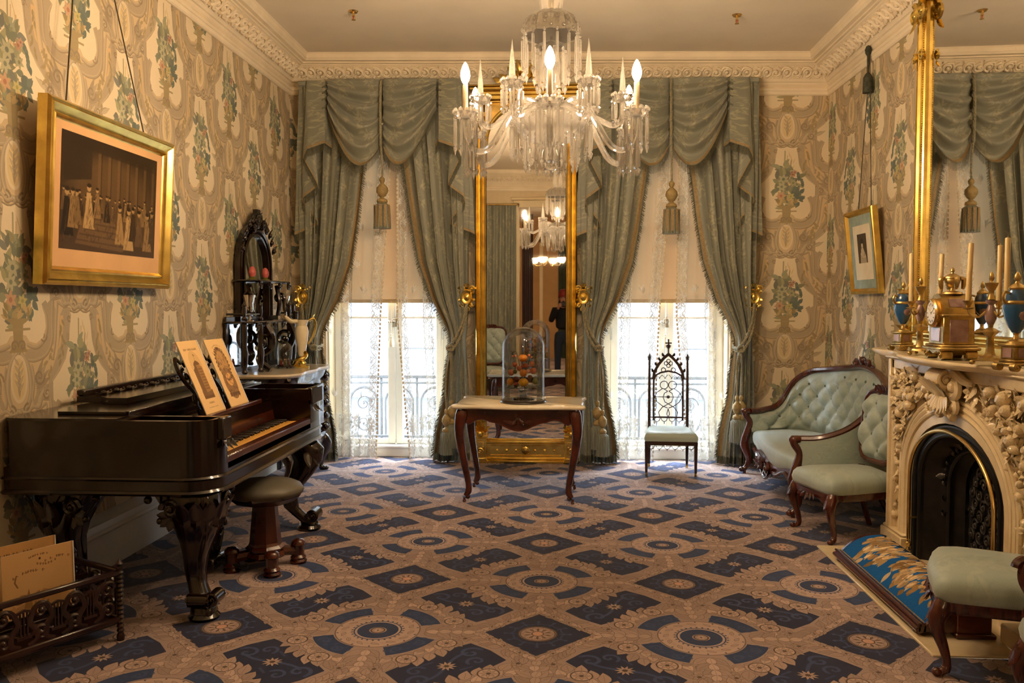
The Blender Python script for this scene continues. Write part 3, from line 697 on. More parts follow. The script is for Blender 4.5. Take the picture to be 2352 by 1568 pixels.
def lacemat(name, im, foot=False):
    m = N(name); tc = m.new('ShaderNodeTexCoord'); mp = m.new('ShaderNodeMapping'); mp.inputs['Scale'].default_value = (2, 1 if not foot else 2, 1); m.ln(tc.outputs['UV'], mp.inputs[0])
    t = m.new('ShaderNodeTexImage', image=im); m.ln(mp.outputs[0], t.inputs[0]); t.image.colorspace_settings.name = 'Non-Color'
    d = m.new('ShaderNodeBsdfDiffuse'); d.inputs[0].default_value = (.86,.86,.82,1); tr = m.new('ShaderNodeBsdfTranslucent'); tr.inputs[0].default_value = (.85,.86,.82,1)
    a = m.new('ShaderNodeMixShader'); a.inputs[0].default_value = .07; m.ln(d.outputs[0], a.inputs[1]); m.ln(tr.outputs[0], a.inputs[2])
    tp = m.new('ShaderNodeBsdfTransparent'); x = m.new('ShaderNodeMixShader'); m.ln(t.outputs[0], x.inputs[0]); m.ln(tp.outputs[0], x.inputs[1]); m.ln(a.outputs[0], x.inputs[2]); m.ln(x.outputs[0], m.out.inputs[0]); return m.m
LACE = lacemat('lace net', IM_LACE); LACE2 = lacemat('lace foot', IM_LACE2, True)
def marble(name, c1, c2, rough=.2):
    m = N(name); v = m.obj(); a = m.noise(3.5, 8, v, .65); w = m.new('ShaderNodeTexWave'); w.inputs['Scale'].default_value = 1.2; w.inputs['Distortion'].default_value = 9; w.inputs['Detail'].default_value = 4; m.ln(v, w.inputs[0])
    m.ln(m.mixc(m.math('MULTIPLY', w.outputs['Fac'], .3), m_ramp(m, a, c1, c2), c2), m.b.inputs['Base Color']); m.b.inputs['Roughness'].default_value = rough; return m.m
def m_ramp(m, a, c1, c2): return m.ramp(a.outputs[0], [(.35, c2), (.6, c1)])
MARBLE = marble('cream marble', hexc('e8d8b6'), hexc('d3bd92')); MARBLEW = marble('white veined marble', hexc('ebe3d0'), hexc('d8ccb0'), .12)
# ------------------------------------------------------------------ room shell
XL, XR, YB, YF = -2.63, 2.48, 8.15, 1.0
def ZC(x): return 3.806-.015*x          # the old ceiling sags slightly towards the fireplace side
CX = (-1.68, .985); OW = .60; OT = 3.28
def quad(m, a, b, c, d): m.add([a, b, c, d], [(0,1,2,3)])
fl = M(); fl.add([(-5,-8,0),(5,-8,0),(5,8.3,0),(-5,8.3,0)], [(0,1,2,3)]); struct('floor', fl, CARPET)
ce = M(); ce.add([(XL-.1,YF-.25,ZC(XL-.1)),(XL-.1,YB+.1,ZC(XL-.1)),(XR+.1,YB+.1,ZC(XR+.1)),(XR+.1,YF-.25,ZC(XR+.1))], [(0,1,2,3)]); struct('ceiling', ce, CEILM)
wl = M(); wl.box(XL-.15, XL, YF-.2, YB+.3, 0, 4.0, 0); struct('wall_left', wl, WP_L)
wr = M(); wr.box(XR, XR+.15, YF-.2, YB+.3, 0, 4.0, 0); struct('wall_right', wr, WP_R)
wb = M()
xs = [XL, CX[0]-OW, CX[0]+OW, CX[1]-OW, CX[1]+OW, XR]
for i in (0, 2, 4): wb.box(xs[i], xs[i+1], YB, YB+.30, 0, 4.0, 0)
for i in (1, 3): wb.box(xs[i], xs[i+1], YB, YB+.30, OT, 4.0, 0)
struct('wall_back', wb, WP_B)
wf = M(); wf.box(XL, -.78, .80, YF, 0, 4.0, 0); wf.box(1.6, XR, .80, YF, 0, 4.0, 0); wf.box(-.78, 1.6, .80, YF, 3.2, 4.0, 0)
struct('wall_front', wf, mat('pale front wall', hexc('d8c6a4'), .8, 0, .03))
fc = M()
for x0, x1 in ((-.86, -.745), (1.565, 1.68)): fc.box(x0, x1, .78, 1.03, 0, 3.28, .01); fc.box(x0+.025, x1-.025, 1.03, 1.045, 0, 3.24, .01)
fc.box(-.86, 1.68, .78, 1.03, 3.19, 3.32, .01); fc.box(-.9, 1.72, .77, 1.06, 3.32, 3.37, .01)
struct('trim_4', fc, CREAMW)
# back parlour behind the photographer
b = M(); b.box(-3.2, 3.2, -7.7, -7.5, 0, 4, 0); struct('wall_rear', b, TANW)
b = M(); b.box(-3.4, -3.2, -7.7, .8, 0, 4, 0); struct('wall_rear_left', b, TANW)
b = M(); b.box(3.2, 3.4, -7.7, .8, 0, 4, 0); struct('wall_rear_right', b, TANW)
b = M(); b.box(-3.4, XL, .78, .98, 0, 4, 0); b.box(XR, 3.4, .78, .98, 0, 4, 0); struct('wall_partition', b, TANW)
b = M(); b.box(-3.4, 3.4, -7.7, .80, 3.9, 4.0, 0); struct('ceiling_rear', b, CEILM)
# cornice
prof = [(0,-.335),(.012,-.335),(.022,-.325),(.024,-.30),(.032,-.295),(.034,-.275),(.026,-.262),(.008,-.256),(.012,-.25),(.02,-.245),(.028,-.235),(.032,-.222),(.045,-.217),(.052,-.205),(.058,-.196),(.062,-.19),(.16,-.098),(.172,-.094),(.178,-.085),(.198,-.082),(.200,-.070),(.232,-.066),(.240,-.052),(.247,-.046),(.249,-.012),(.258,-.006),(.262,0)]
rings = []
for d, z in prof:
    rings.append([(XL+d,YF+d,ZC(XL+d)+z),(XR-d,YF+d,ZC(XR-d)+z),(XR-d,YB-d,ZC(XR-d)+z),(XL+d,YB-d,ZC(XL+d)+z)])
co = M(); co.loft(rings, caps=False)
CORN = struct('trim_1', co, PLASTER, sharp=25)
def rinceau():
    m = M(); s = .086
    P = [(-s+2*s*t, .048*sin(2*pi*t-pi/2), .004) for t in np.linspace(0, 1, 13)]
    m.scroll((-.043, .004, .004), (1,0,0), (0,1,0), .046, 1.3, .0145, -pi/2, 1, 20, flat=1.3)
    m.scroll((.043, -.004, .004), (1,0,0), (0,1,0), .046, 1.3, .0145, pi/2, -1, 20, flat=1.3)
    m.tube([(-.09,.02,.003),(-.075,.05,.003),(-.04,.052,.003),(-.006,.03,.003),(.006,-.03,.003),(.04,-.052,.003),(.075,-.05,.003),(.09,-.02,.003)], .0125, 6)
    for x, y, a in ((-.008,.045,.8),(.01,-.045,-2.3),(.075,.03,1.2),(-.075,-.03,-1.9),(.0,.0,.3),(-.088,.045,2.2),(.085,-.045,-.7)):
        m.leaf((x,y,.001), (cos(a),sin(a),0), (0,0,1), .032, .022, .3)
    m.xf(Matrix.Translation((0,0,.006))); return m.mesh('rinceau scroll')
rin = rinceau(); rin.materials.append(PLASTER)
e1 = Vector((1, 0, 0)); dsl = .111; zsl = -.144
ang = math.atan2(.092, .098)
def put_scroll(ox, oy, oz, along, outd):
    along = Vector(along); outd = Vector(outd); yv = (outd*.098+Vector((0,0,.092))).normalized(); zv = along.cross(yv)
    if zv.dot(outd) < 0: along = -along; zv = along.cross(yv)
    o = bpy.data.objects.new('scroll', rin); C.objects.link(o); o.parent = CORN
    mt = Matrix.Identity(4)
    for i in range(3): mt[i][0] = along[i]; mt[i][1] = yv[i]; mt[i][2] = zv[i]
    mt.translation = (ox, oy, oz); o.matrix_local = mt
n = 27; L = (XR-XL-2*dsl)/n
for i in range(n):
    x = XL+dsl+L*(i+.5); put_scroll(x, YB-dsl, ZC(x)+zsl, (1,0,0), (0,-1,0)); put_scroll(x, YF+dsl, ZC(x)+zsl, (1,0,0), (0,1,0))
n = 38; L = (YB-YF-2*dsl)/n
for i in range(n):
    y = YF+dsl+L*(i+.5); put_scroll(XL+dsl, y, ZC(XL+dsl)+zsl, (0,1,0), (1,0,0)); put_scroll(XR-dsl, y, ZC(XR-dsl)+zsl, (0,1,0), (-1,0,0))
# baseboards
bp = [(0,0),(.06,0),(.06,.20),(.052,.205),(.052,.225),(.046,.23),(.04,.262),(.028,.27),(.02,.295),(.0,.31)]
m = M(); m.loft([[(XL+d, y, z) for y in (YF, YB)] for d, z in bp], closed=False, caps=False); struct('baseboard_left', m, WHITEW)
m = M(); m.loft([[(XR-d, y, z) for y in (YF, YB)] for d, z in bp], closed=False, caps=False); struct('baseboard_right', m, WHITEW)
m = M()
for x0, x1 in ((XL, CX[0]-.78), (CX[0]+.78, CX[1]-.78), (CX[1]+.78, XR)): m.loft([[(x, YB-d, z) for x in (x0, x1)] for d, z in bp], closed=False, caps=False)
struct('baseboard_back', m, WHITEW)
# window casings (reeded) and reveals
for k, c in enumerate(CX):
    m = M()
    for sg in (-1, 1):
        m.box(c+sg*OW, c+sg*(OW+.16), YB-.03, YB, 0, OT+.16, .006)
        for q in range(4): m.box(c+sg*(OW+.025+.032*q), c+sg*(OW+.042+.032*q), YB-.045, YB-.02, .25, OT+.1, .006)
        m.box(c+sg*(OW-.02), c+sg*OW, YB-.01, YB+.3, 0, OT, .003)
    m.box(c-OW-.16, c+OW+.16, YB-.03, YB, OT, OT+.16, .006); m.box(c-OW, c+OW, YB, YB+.3, OT-.02, OT, .003)
    struct('trim_%d' % (k+2), m, CREAMW)
    # French doors
    w = bpy.data.objects.new('window_%d' % (k+1), None); C.objects.link(w); w['kind'] = 'structure'
    yd = 8.34
    f = M(); f.box(c-OW+.02, c-OW+.09, yd, yd+.07, .10, OT-.03, .006); f.box(c+OW-.09, c+OW-.02, yd, yd+.07, .10, OT-.03, .006); f.box(c-OW, c+OW, yd, yd+.07, OT-.12, OT-.02, .006)
    part('window_frame', f, WHITEW, w)
    st = M(); st.box(c-OW+.02, c+OW-.02, 8.20, yd+.1, 0, .105, .008); st.box(c-OW+.02, c+OW-.02, 8.185, 8.21, .09, .11, .004); part('sill', st, WHITEW, w)
    for sg in (-1, 1):
        lf = M(); xa, xb = c+sg*.002+.03, c+sg*(OW-.09)
        lf.box(c+.03+sg*.003, c+.03+sg*.075, yd-.005, yd+.05, .11, OT-.12, .008); lf.box(xb-sg*.075, xb, yd, yd+.05, .11, OT-.12, .008)
        lf.box(c+.03, xb, yd, yd+.05, .11, .155, .006); lf.box(c+.03, xb, yd, yd+.05, OT-.22, OT-.12, .006)
        lf.box(c+.03, xb, yd+.015, yd+.035, 1.355, 1.378, .004); lf.box(c+.03, xb, yd+.015, yd+.035, 2.3, 2.325, .004)
        d = part('door_leaf', lf, WHITEW, w)
        for z0, z1 in ((.155, 1.355), (1.378, 2.3), (2.325, OT-.22)):
            g = M(); xs2 = sorted((c+.03+sg*.075, xb-sg*.075)); g.add([(xs2[0],yd+.025,z0),(xs2[1],yd+.025,z0),(xs2[1],yd+.025,z1),(xs2[0],yd+.025,z1)], [(0,1,2,3)]); part('pane', g, CLEARG, d)
        hg = M(); hg.lathe([(.008,0),(.008,.12)], 8, (xb-sg*.005, yd-.008, 1.15)); part('hinge', hg, mat('steel hinge', (.5,.5,.5), .35, 1), d)
    h = M(); h.box(c+.005, c+.055, yd-.02, yd-.004, 1.27, 1.36, .004); h.tube([(c+.03, yd-.02, 1.325), (c+.03, yd-.06, 1.325), (c-.02, yd-.065, 1.325)], .011, 8); h.ell((c-.02, yd-.065, 1.325), .016)
    part('handle', h, mat('nickel handle', (.62,.58,.5), .25, 1), w)
    # roller shade behind the lace
    t = thing('roller_shade', ('tan roller shade lowered behind the lace of the window nearest the piano' if k == 0 else 'tan roller shade lowered behind the lace of the window with the gothic chair'), 'window shade', (c+.01, 8.26, 3.2), 0, 'roller shades')
    if k == 0:
        SHADE = N('shade cloth'); q = SHADE.noise(3, 4, SHADE.obj((1,1,.4))); SHADE.ln(SHADE.ramp(q.outputs[0], [(.3, hexc('c29a68')), (.7, hexc('cba676'))]), SHADE.b.inputs['Base Color']); SHADE.b.inputs['Roughness'].default_value = .85
        tr = SHADE.new('ShaderNodeBsdfTranslucent'); tr.inputs[0].default_value = (*hexc('e2c496'), 1); x = SHADE.new('ShaderNodeMixShader'); x.inputs[0].default_value = .035; SHADE.ln(SHADE.b.outputs[0], x.inputs[1]); SHADE.ln(tr.outputs[0], x.inputs[2]); SHADE.ln(x.outputs[0], SHADE.out.inputs[0]); SHADE = SHADE.m
    m = M(); m.grid(lambda u, v: ((u-.5)*1.10, .004*sin(u*9), -v*1.66), 12, 12); part('shade_cloth', m, SHADE, t)
    m = M(); m.box(-.555, .555, -.012, .008, -1.69, -1.655, .005); part('hem_bar', m, mat('hem', hexc('b99a68'), .8), t)
    m = M(); m.lathe([(.022,-.56),(.022,.56)], 12); m.xf(Matrix.Rotation(pi/2, 4, 'Y')); part('roller', m, CREAMW, t)
    m = M(); m.tube([(.0,-.015,-1.67),(.0,-.02,-2.0)], .0022, 5); part('pull_cord', m, PAPERW, t)
    m = M(); m.lathe([(.006,0),(.012,-.008),(.006,-.02),(.014,-.03),(.010,-.045),(.022,-.07),(.028,-.13),(.0,-.13)][::-1], 14, (0,-.02,-1.99)); part('pull_tassel', m, mat('cream tassel', hexc('ddd2b4'), .8), t)
# sprinklers
for k, (x, y) in enumerate(((-1.664, 6.79), (1.378, 6.92))):
    t = thing('ceiling_sprinkler', 'small brass fire sprinkler on the ceiling nearer the %s' % ('piano wall' if k == 0 else 'fireplace wall'), 'sprinkler', (x, y, ZC(x)), 0, 'ceiling sprinklers')
    m = M(); m.lathe([(.0,-.012),(.03,-.012),(.04,0)], 16); part('escutcheon', m, BRASS, t)
    m = M(); m.lathe([(.011,-.04),(.011,-.01)], 10); m.box(-.013,-.008,-.003,.003,-.068,-.038,.001); m.box(.008,.013,-.003,.003,-.068,-.038,.001); m.lathe([(0,-.072),(.017,-.070),(.017,-.067)], 10); part('sprinkler_head', m, BRASS, t)
    m = M(); m.lathe([(.0,-.066),(.004,-.064),(.004,-.042),(0,-.04)], 8); part('bulb', m, mat('red glass bulb', (.5,.03,.02), .1), t)
# outside: balcony, rail, street front
m = M(); m.box(-4, 4, 8.46, 9.5, -.12, -.02, .01); struct('balcony_floor', m, mat('stone', hexc('4a4a4a'), .9))
t = thing('balcony_railing', 'grey iron balcony railing with arched panels outside the French doors', 'railing', (0, 9.3, -.02))
LRAIL = mat('grey painted iron', hexc('33363a'), .5)
m = M(); m.box(-4, 4, -.03, .03, .70, .74, .008); m.box(-4, 4, -.02, .02, .64, .66, .005); m.box(-4, 4, -.02, .02, .04, .07, .005); part('rail', m, LRAIL, t)
pm = M(); pm.box(-.012, .012, -.012, .012, 0, .70, .003); pm = pm.mesh('post'); pm.materials.append(LRAIL)
am = M(); am.tube([(-.15,0,.07),(-.15,0,.45)]+[(-.15*cos(a), 0, .45+.15*sin(a)) for a in np.linspace(.2, pi-.2, 9)]+[(.15,0,.45),(.15,0,.07)], .016, 6); am.scroll((0,0,.42),(1,0,0),(0,0,1),.09,1.4,.012); am.scroll((0,0,.2),(1,0,0),(0,0,-1),.09,1.4,.012); am = am.mesh('arch'); am.materials.append(LRAIL)
for i in range(21): link('post', pm, None, t, (-4+i*.4, 0, 0))
for i in range(20): link('arch_panel', am, None, t, (-3.8+i*.4, 0, 0))
FAC = mat('grey stucco', hexc('40444a'), .9, 0, .05)
t = thing('building', 'building across the street seen hazily through the lace', 'building', (0, 19, -5))
m = M(); m.box(-14, 14, 0, 1, 0, 14, .02); m.box(-14, 14, -.3, 0, 4.4, 4.7, .02); m.box(-14, 14, -.3, 0, 8.4, 8.7, .02); part('facade', m, FAC, t)
wm = M(); wm.box(-.6, .6, -.08, -.02, 0, 2.0, .01); wm = wm.mesh('window'); wm.materials.append(mat('far window', hexc('191b1f'), .2))
for i in range(9):
    for z in (1.2, 5.5, 9.6): link('window', wm, None, t, (-12+i*3, 0, z))
m = M(); m.box(-20, 20, 9.6, 19, -5.2, -5, 0); struct('street', m, mat('street paving', hexc('303133'), .9))

# ------------------------------------------------------------------ draperies
def fringe(m, pts, L=.065, step=.0045, dirn=(0,0,-1), out=(0,-1,0), seed=1):
    r = random.Random(seed); P = [Vector(p) for p in pts]; out = Vector(out); d = Vector(dirn)
    for i in range(len(P)-1):
        a, bb = P[i], P[i+1]; n = max(1, int((bb-a).length/step))
        for k in range(n):
            p = a.lerp(bb, (k+.5)/n); t = (bb-a).normalized()*step*.62; q = p+d*(L*r.uniform(.9, 1.06))+out*r.uniform(-.002, .006)+t*r.uniform(-.6,.6)
            m.add([p-t*.5, p+t*.5, q+t*.42, q-t*.42], [(0,1,2,3)])
    return m
def braid(m, pts, w, off=(0,-.002,0)):
    P = [Vector(p)+Vector(off) for p in pts]; V = []; F = []
    for i, p in enumerate(P): V += [p, p+Vector((0,0,w))]
    for i in range(len(P)-1): F.append((2*i, 2*i+2, 2*i+3, 2*i+1))
    m.add(V, F)
def tassel(t, name, c, rope_top, big=1.0, two=False, wide=1.0, panel=False):
    x, y, z = c   # z = bottom of skirt
    m = M(); H = .21*big
    r0 = .058*big*wide
    V = []
    m.lathe([(0, 0), (r0*1.04, 0), (r0*1.0, H*.5), (r0*.92, H*.9), (r0*.55, H), (0, H)], 40, (x, y, z), rib=.05, ribn=20); tp = part('tassel_skirt', m, mat('tassel silk', hexc('7d8478'), .6, 0, .35, 9, sc=(30,30,.5), sheen=.4) if 'tassel silk' not in bpy.data.materials else bpy.data.materials['tassel silk'], t)
    m = M(); zt = z+H
    m.lathe([(r0*.5, -.004), (r0*.68, .012*big), (r0*.62, .03*big), (r0*.3, .042*big), (r0*.22, .05*big), (r0*.45, .062*big), (r0*.72, .095*big), (r0*.68, .13*big), (r0*.35, .155*big), (r0*.18, .165*big), (r0*.32, .18*big), (r0*.36, .20*big), (r0*.2, .215*big), (0, .22*big)], 22, (x, y, zt), rib=.03, ribn=11, tw=.5)
    part('tassel_head', m, mat('tassel gold thread', hexc('a5905f'), .6, 0, .2, 30) if 'tassel gold thread' not in bpy.data.materials else bpy.data.materials['tassel gold thread'], t)
    if panel:
        m = M()
        for q in range(5):
            a = -pi/2+(q-2)*.55; ring = [(x+(r0*1.07)*cos(a+da), y+(r0*1.07)*sin(a+da), z+zz) for zz in (.02, H*.93) for da in (-.17, .17)]
            m.add([ring[0], ring[1], ring[3], ring[2]], [(0,1,2,3)])
        part('tassel_band', m, BRAID, t)
    if rope_top is not None:
        rt = rope_top if isinstance(rope_top, list) else [rope_top]
        P = [(x, y, zt+.21*big)]+rt
        rope(t, P, .009*big)
def rope(t, pts, r=.011, name='rope'):
    P = smooth_path(pts, 10); m = M()
    L = 0; pos = [0]
    for i in range(len(P)-1): L += (P[i+1]-P[i]).length; pos.append(L)
    for ph in (0, 2*pi/3, 4*pi/3):
        n = max(12, int(L/.012)); Q = []
        for k in range(n+1):
            s = L*k/n; i = min(len(P)-2, int(np.searchsorted(pos, s, 'right'))-1); i = max(i, 0); d = (P[i+1]-P[i]); f = (s-pos[i])/max(d.length, 1e-6); c = P[i].lerp(P[i+1], f); d.normalize(); nn = d.orthogonal().normalized() if abs(d.z) < .9 else Vector((1,0,0)); bb = d.cross(nn)
            a = ph+s/r*.85; Q.append(c+(nn*cos(a)+bb*sin(a))*r*.5)
        m.tube(Q, r*.6, 5)
    return part(name, m, CORD, t)
IZ = [0, .3, .65, .9, 1.1, 1.18, 1.3, 1.54, 1.9, 2.3, 2.82, 3.5]; IX = [.47, .50, .58, .60, .625, .625, .585, .46, .335, .27, .20, .10]
OZ = [0, .6, 1.15, 1.4, 2.2, 3.5]; OX = [.80, .79, .775, .79, .80, .80]
WNAME = ['window nearest the piano', 'window with the gothic chair']
SNAME = {(0,-1): 'beside the étagère', (0,1): 'left of the tall gilt mirror', (1,-1): 'right of the tall gilt mirror', (1,1): 'beside the settee'}
for k, c in enumerate(CX):
    for sg in (-1, 1):
        yc = 7.985
        # silk curtain
        t = thing('curtain', 'grey green damask curtain tied back %s' % SNAME[k, sg].replace('é', 'e'), 'curtain', (c+sg*.7, yc, 0), 0, 'tied back silk curtains')
        rr = random.Random(k*2+sg); ph = rr.random()*6; nf = 7
        def cur(u, v):
            z = .005+v*3.52; xi = np.interp(z, IZ, IX); xo = np.interp(z, OZ, OX); tie = math.exp(-((z-1.14)/.16)**2)
            w = u+.035*sin(u*17+ph)+.02*sin(u*31+z*.7)
            a = 2*pi*nf*w+ph+.5*sin(z*1.1)
            A = .045*(1-.72*tie)*(.75+.25*sin(u*11+ph*2)); 
            if z < .35: A *= 1+.5*(.35-z)/.35
            x = xi+(xo-xi)*u+ .012*cos(a)*(1-tie)
            y = -.005-A*sin(a)-.02*cos(a*.5+1)-.045*tie*sin(pi*u)-(.02*(1-z/.4) if z < .4 else 0)
            # edge leans over the tie
            return (sg*(x-.7), y-.02*sin(pi*u), z)
        m = M(); m.grid(cur, 84, 64, lambda u, v: (u*1.25+.1*k, v*3.52+ph)); part('curtain_panel', m, BROC, t, sharp=180)
        m = M(); pts = [Vector(cur(0, v))+Vector((0,-.004,0)) for v in np.linspace(.02, .99, 90)]
        for i in range(len(pts)-1):
            a, bb = pts[i], pts[i+1]; n = 9
            for q in range(n):
                p = a.lerp(bb, q/n); e = p+Vector((-sg*rr.uniform(.018,.034), rr.uniform(-.006,.004), -rr.uniform(.012,.034))); s = Vector((0,0,.0028)); m.add([p-s, p+s, e+s*.6, e-s*.6], [(0,1,2,3)])
        part('edge_fringe', m, FRINGE, t)
        m = M(); 
        def br(u, v): 
            p = Vector(cur(.008+u*.045, .02+v*.97)); return p+Vector((0,-.004,0))
        m.grid(br, 2, 90); part('edge_braid', m, BRAID, t)
        m = M(); pts = [Vector(cur(u, 0))+Vector((0,-.004,.075)) for u in np.linspace(0, 1, 90)]; fringe(m, pts, .07, .005, seed=k+3); part('foot_fringe', m, FRINGE, t)
        # tieback with tassels
        t2 = thing('tieback', 'twisted cord tieback with hanging tassels round the curtain %s' % SNAME[k, sg].replace('é', 'e'), 'tieback', (c+sg*.78, 8.0, 1.5), 0, 'curtain tiebacks')
        def L(x, y, z): return (sg*(x-.78), y-8.0, z-1.5)
        fy = 7.865
        rope(t2, [L(.785, 7.95, 1.50), L(.76, 7.90, 1.36), L(.70, fy-.01, 1.20), L(.635, fy-.005, 1.11), L(.60, 7.93, 1.10), L(.62, 8.02, 1.12)], .013)
        rope(t2, [L(.79, 7.955, 1.50), L(.775, 7.91, 1.34), L(.725, fy-.01, 1.17), L(.655, fy-.015, 1.075), L(.605, 7.93, 1.075)], .013)
        kn = M(); 
        kc = Vector(L(.645, fy-.025, 1.09))
        for q in range(3): kn.tube([kc+Vector((cos(a)*.03, sin(a*2)*.008-.004*q, sin(a)*.024*(1 if q else .7))) for a in np.linspace(q, q+5, 14)], .012, 6)
        part('knot', kn, CORD, t2)
        if (k, sg) == (0, -1): spots = [(.63, 7.86, .50, .8)]
        else: spots = [(.655, fy-.03, .22 if sg > 0 and k else .16, 1.05), (.61, fy-.055, .24 if sg > 0 and k else .10, 1.0)]
        for q, (x, y, z, bg) in enumerate(spots):
            tassel(t2, 'tassel', L(x, y, z), [L(x-.005*q, y, z+.7), tuple(kc)], bg)
        # gilt holdback
        hb = thing('curtain_holdback', 'carved gilt holdback ornament on the casing %s' % SNAME[k, sg].replace('é', 'e'), 'holdback', (c+sg*.785, 7.99, 1.565), 0, 'gilt curtain holdbacks')
        m = M(); m.lathe([(0, 0), (.05, .004), (.06, .012), (.052, .026), (.045, .02), (.03, .018), (.02, .034), (0, .04)], 24); m.xf(Matrix.Diagonal((.95, 1.25, 1, 1))); m.xf(Matrix.Rotation(pi/2, 4, 'X')); m.xf(Matrix.Translation((0, -.012, .0)))
        part('cartouche', m, GOLD, hb)
        for s2 in (-1, 1):
            m = M(); m.scroll((s2*.045, -.016, .075), (s2,0,0), (0,0,1), .03, 1.3, .013, 0, 1); part('upper_scroll', m, GOLD, hb)
            m = M(); m.scroll((s2*.04, -.016, -.07), (s2,0,0), (0,0,-1), .024, 1.3, .011, 0, 1); part('lower_scroll', m, GOLD, hb)
            for a in (.5, 1.1, -.3, -.9): m = M(); m.leaf((s2*.045*cos(a), -.012, .07*sin(a)), (s2*cos(a), -.15, sin(a)), (0,-1,0), .042, .036, .3); part('leaf', m, GOLD, hb)
        for a in (-.5, 0, .5):
            m = M(); m.leaf((0, -.014, .085), (sin(a), -.2, cos(a)), (0,-1,0), .05, .035, .3); part('leaf', m, GOLD, hb)
            m = M(); m.leaf((0, -.014, -.085), (sin(a)*.8, -.2, -cos(a)), (0,-1,0), .055, .034, .3); part('leaf', m, GOLD, hb)
        m = M(); m.tube([(0, 0, -.01), (0, .13, -.01)], .012, 8); part('stem', m, BRASS, hb)
        # lace
        t3 = thing('lace_curtain', 'sheer white lace curtain with scrolled border hanging %s' % SNAME[k, sg].replace('é', 'e'), 'lace curtain', (c, 8.10, 0), 0, 'lace window curtains')
        ph2 = rr.random()*5
        def lc(u, v):
            z = .012+v*3.25; i0 = np.interp(z, [0, .6, 1.4, 2.7, 3.3], [.12 if sg < 0 else .22, .10 if sg < 0 else .17, .07 if sg < 0 else .10, -.03 if sg < 0 else .11, -.04 if sg < 0 else .1]); x = i0+u*(.60-i0)
            a = 2*pi*5.5*u+ph2
            env = 1 if u > .3 else u/.3
            return (sg*x, -.028*env*sin(a+.3*sin(z*2))*(1+.3*(1-v))-.01*sin(z*3+u*5), z)
        m = M(); m.grid(lc, 60, 40, lambda u, v: (.49-u*.95, v*3.25)); part('lace_panel', m, LACE, t3, sharp=180)
        m = M(); m.grid(lambda u, v: tuple(Vector(lc(u, v*.13+.001))+Vector((0,-.003,0))), 60, 8, lambda u, v: (u*.9, v*.42)); part('lace_foot', m, LACE2, t3, sharp=180)
        m = M(); pts = [Vector(lc(0, v)) for v in np.linspace(.0, .99, 160)]
        for i in range(0, 160, 2): m.ell(pts[i]+Vector((-sg*.004, -.002, 0)), (.009, .002, .016), 6, 4)
        part('scallop_edge', m, PAPERW, t3)
    # ---------------- pelmet drapery
    t = thing('swag_valance', 'swagged silk valance with fringed cascades over the %s' % WNAME[k], 'valance', (c, 7.95, 3.0), 0, 'swagged valances')
    zt = (3.585 if k == 0 else 3.555)-3.0
    m = M(); m.box(-.80, .80, -.02, .16, zt-.04, zt+.004, .006); part('pelmet_board', m, SILK, t)
    for sg in (-1, 1):
        def sw(u, v, k=k):
            # u: 0 centre .. 1 outer; v: 0 top .. 1 bottom
            zc = zt-.62*v; zo = zt-.30*v**1.2; sag = .34*v**1.15
            x = .012+u*.50-.0*v; z = zc+(zo-zc)*u-sag*4*u*(1-u)*(.62+.38*(1-u)+.12)
            env = sin(pi*min(max(u, .0), 1))**.5
            f = sin(2*pi*(5.0*v**.85)+.6*sin(u*4)+(.8 if sg > 0 else 0))
            g = sin(2*pi*9*v+u*3)
            y = -.04-.10*env*(.30+.70*v)-.040*f*(.45+.55*env)*min(1, v*4)*(1.25-.6*abs(u-.5)) - .010*g*(1.1-u)*min(1, v*3)-.01*sin(u*25)*max(0, .12-v)*4
            return (sg*x, y, z)
        m = M(); m.grid(sw, 44, 60, lambda u, v: (u*.55, v*1.1)); part('swag', m, BROC, t, sharp=180)
        edge = [Vector(sw(u, 1))+Vector((0,-.004,.004)) for u in np.linspace(0, 1, 44)]
        m = M(); fringe(m, edge, .075, .005, seed=5); part('swag_fringe', m, FRINGE, t)
        m = M(); m.grid(lambda u, v: tuple(Vector(sw(u, .955+.035*v))+Vector((0,-.005,0))), 44, 2); part('swag_braid', m, BRAID, t)
        # outer side trim of swag (fringed edge running up)
        e2 = [Vector(sw(1, v))+Vector((sg*.006, .0, 0)) for v in np.linspace(.02, 1, 30)]; m = M(); fringe(m, [p for p in e2], .05, .005, dirn=(sg*.9, 0, -.35), seed=6); part('side_fringe', m, FRINGE, t)
        # cascade (jabot): ruled pleats between a short top and a zigzag foot
        B = [(.49, zt-.62, .02), (.52, zt-.60, -.02), (.535, zt-.585, -.055), (.70, zt-.64, -.06), (.745, zt-.72, -.045), (.635, zt-.93, -.025), (.615, zt-.98, -.015), (.76, zt-1.08, -.005), (.775, zt-1.12, .0), (.64, zt-1.30, .012), (.63, zt-1.34, .02), (.86, zt-1.43, .03)]
        Tt = [(.50, 0, .02), (.52, 0, -.01), (.535, 0, -.045), (.70, 0, -.05), (.71, 0, -.04), (.66, 0, -.03), (.66, 0, -.02), (.74, 0, -.012), (.745, 0, -.005), (.70, 0, .0), (.70, 0, .01), (.80, 0, .02)]
        def cas(u, v):
            q = u*(len(B)-1); i = min(int(q), len(B)-2); f = q-i
            bx, bz, by = [B[i][j]+(B[i+1][j]-B[i][j])*f for j in range(3)]; tx, _, ty = [Tt[i][j]+(Tt[i+1][j]-Tt[i][j])*f for j in range(3)]
            return (sg*(tx+(bx-tx)*v), ty+(by-ty)*v+.006*sin(v*9+u*7), zt+(bz-zt)*v)
        nu = (len(B)-1)*5
        m = M(); m.grid(cas, nu, 24, lambda u, v: (u*1.1+.2, v*1.3)); part('cascade', m, BROC, t, sharp=60)
        pts = [Vector(cas(i/nu/1.0, 1))+Vector((0,-.003,.002)) for i in range(nu+1)]
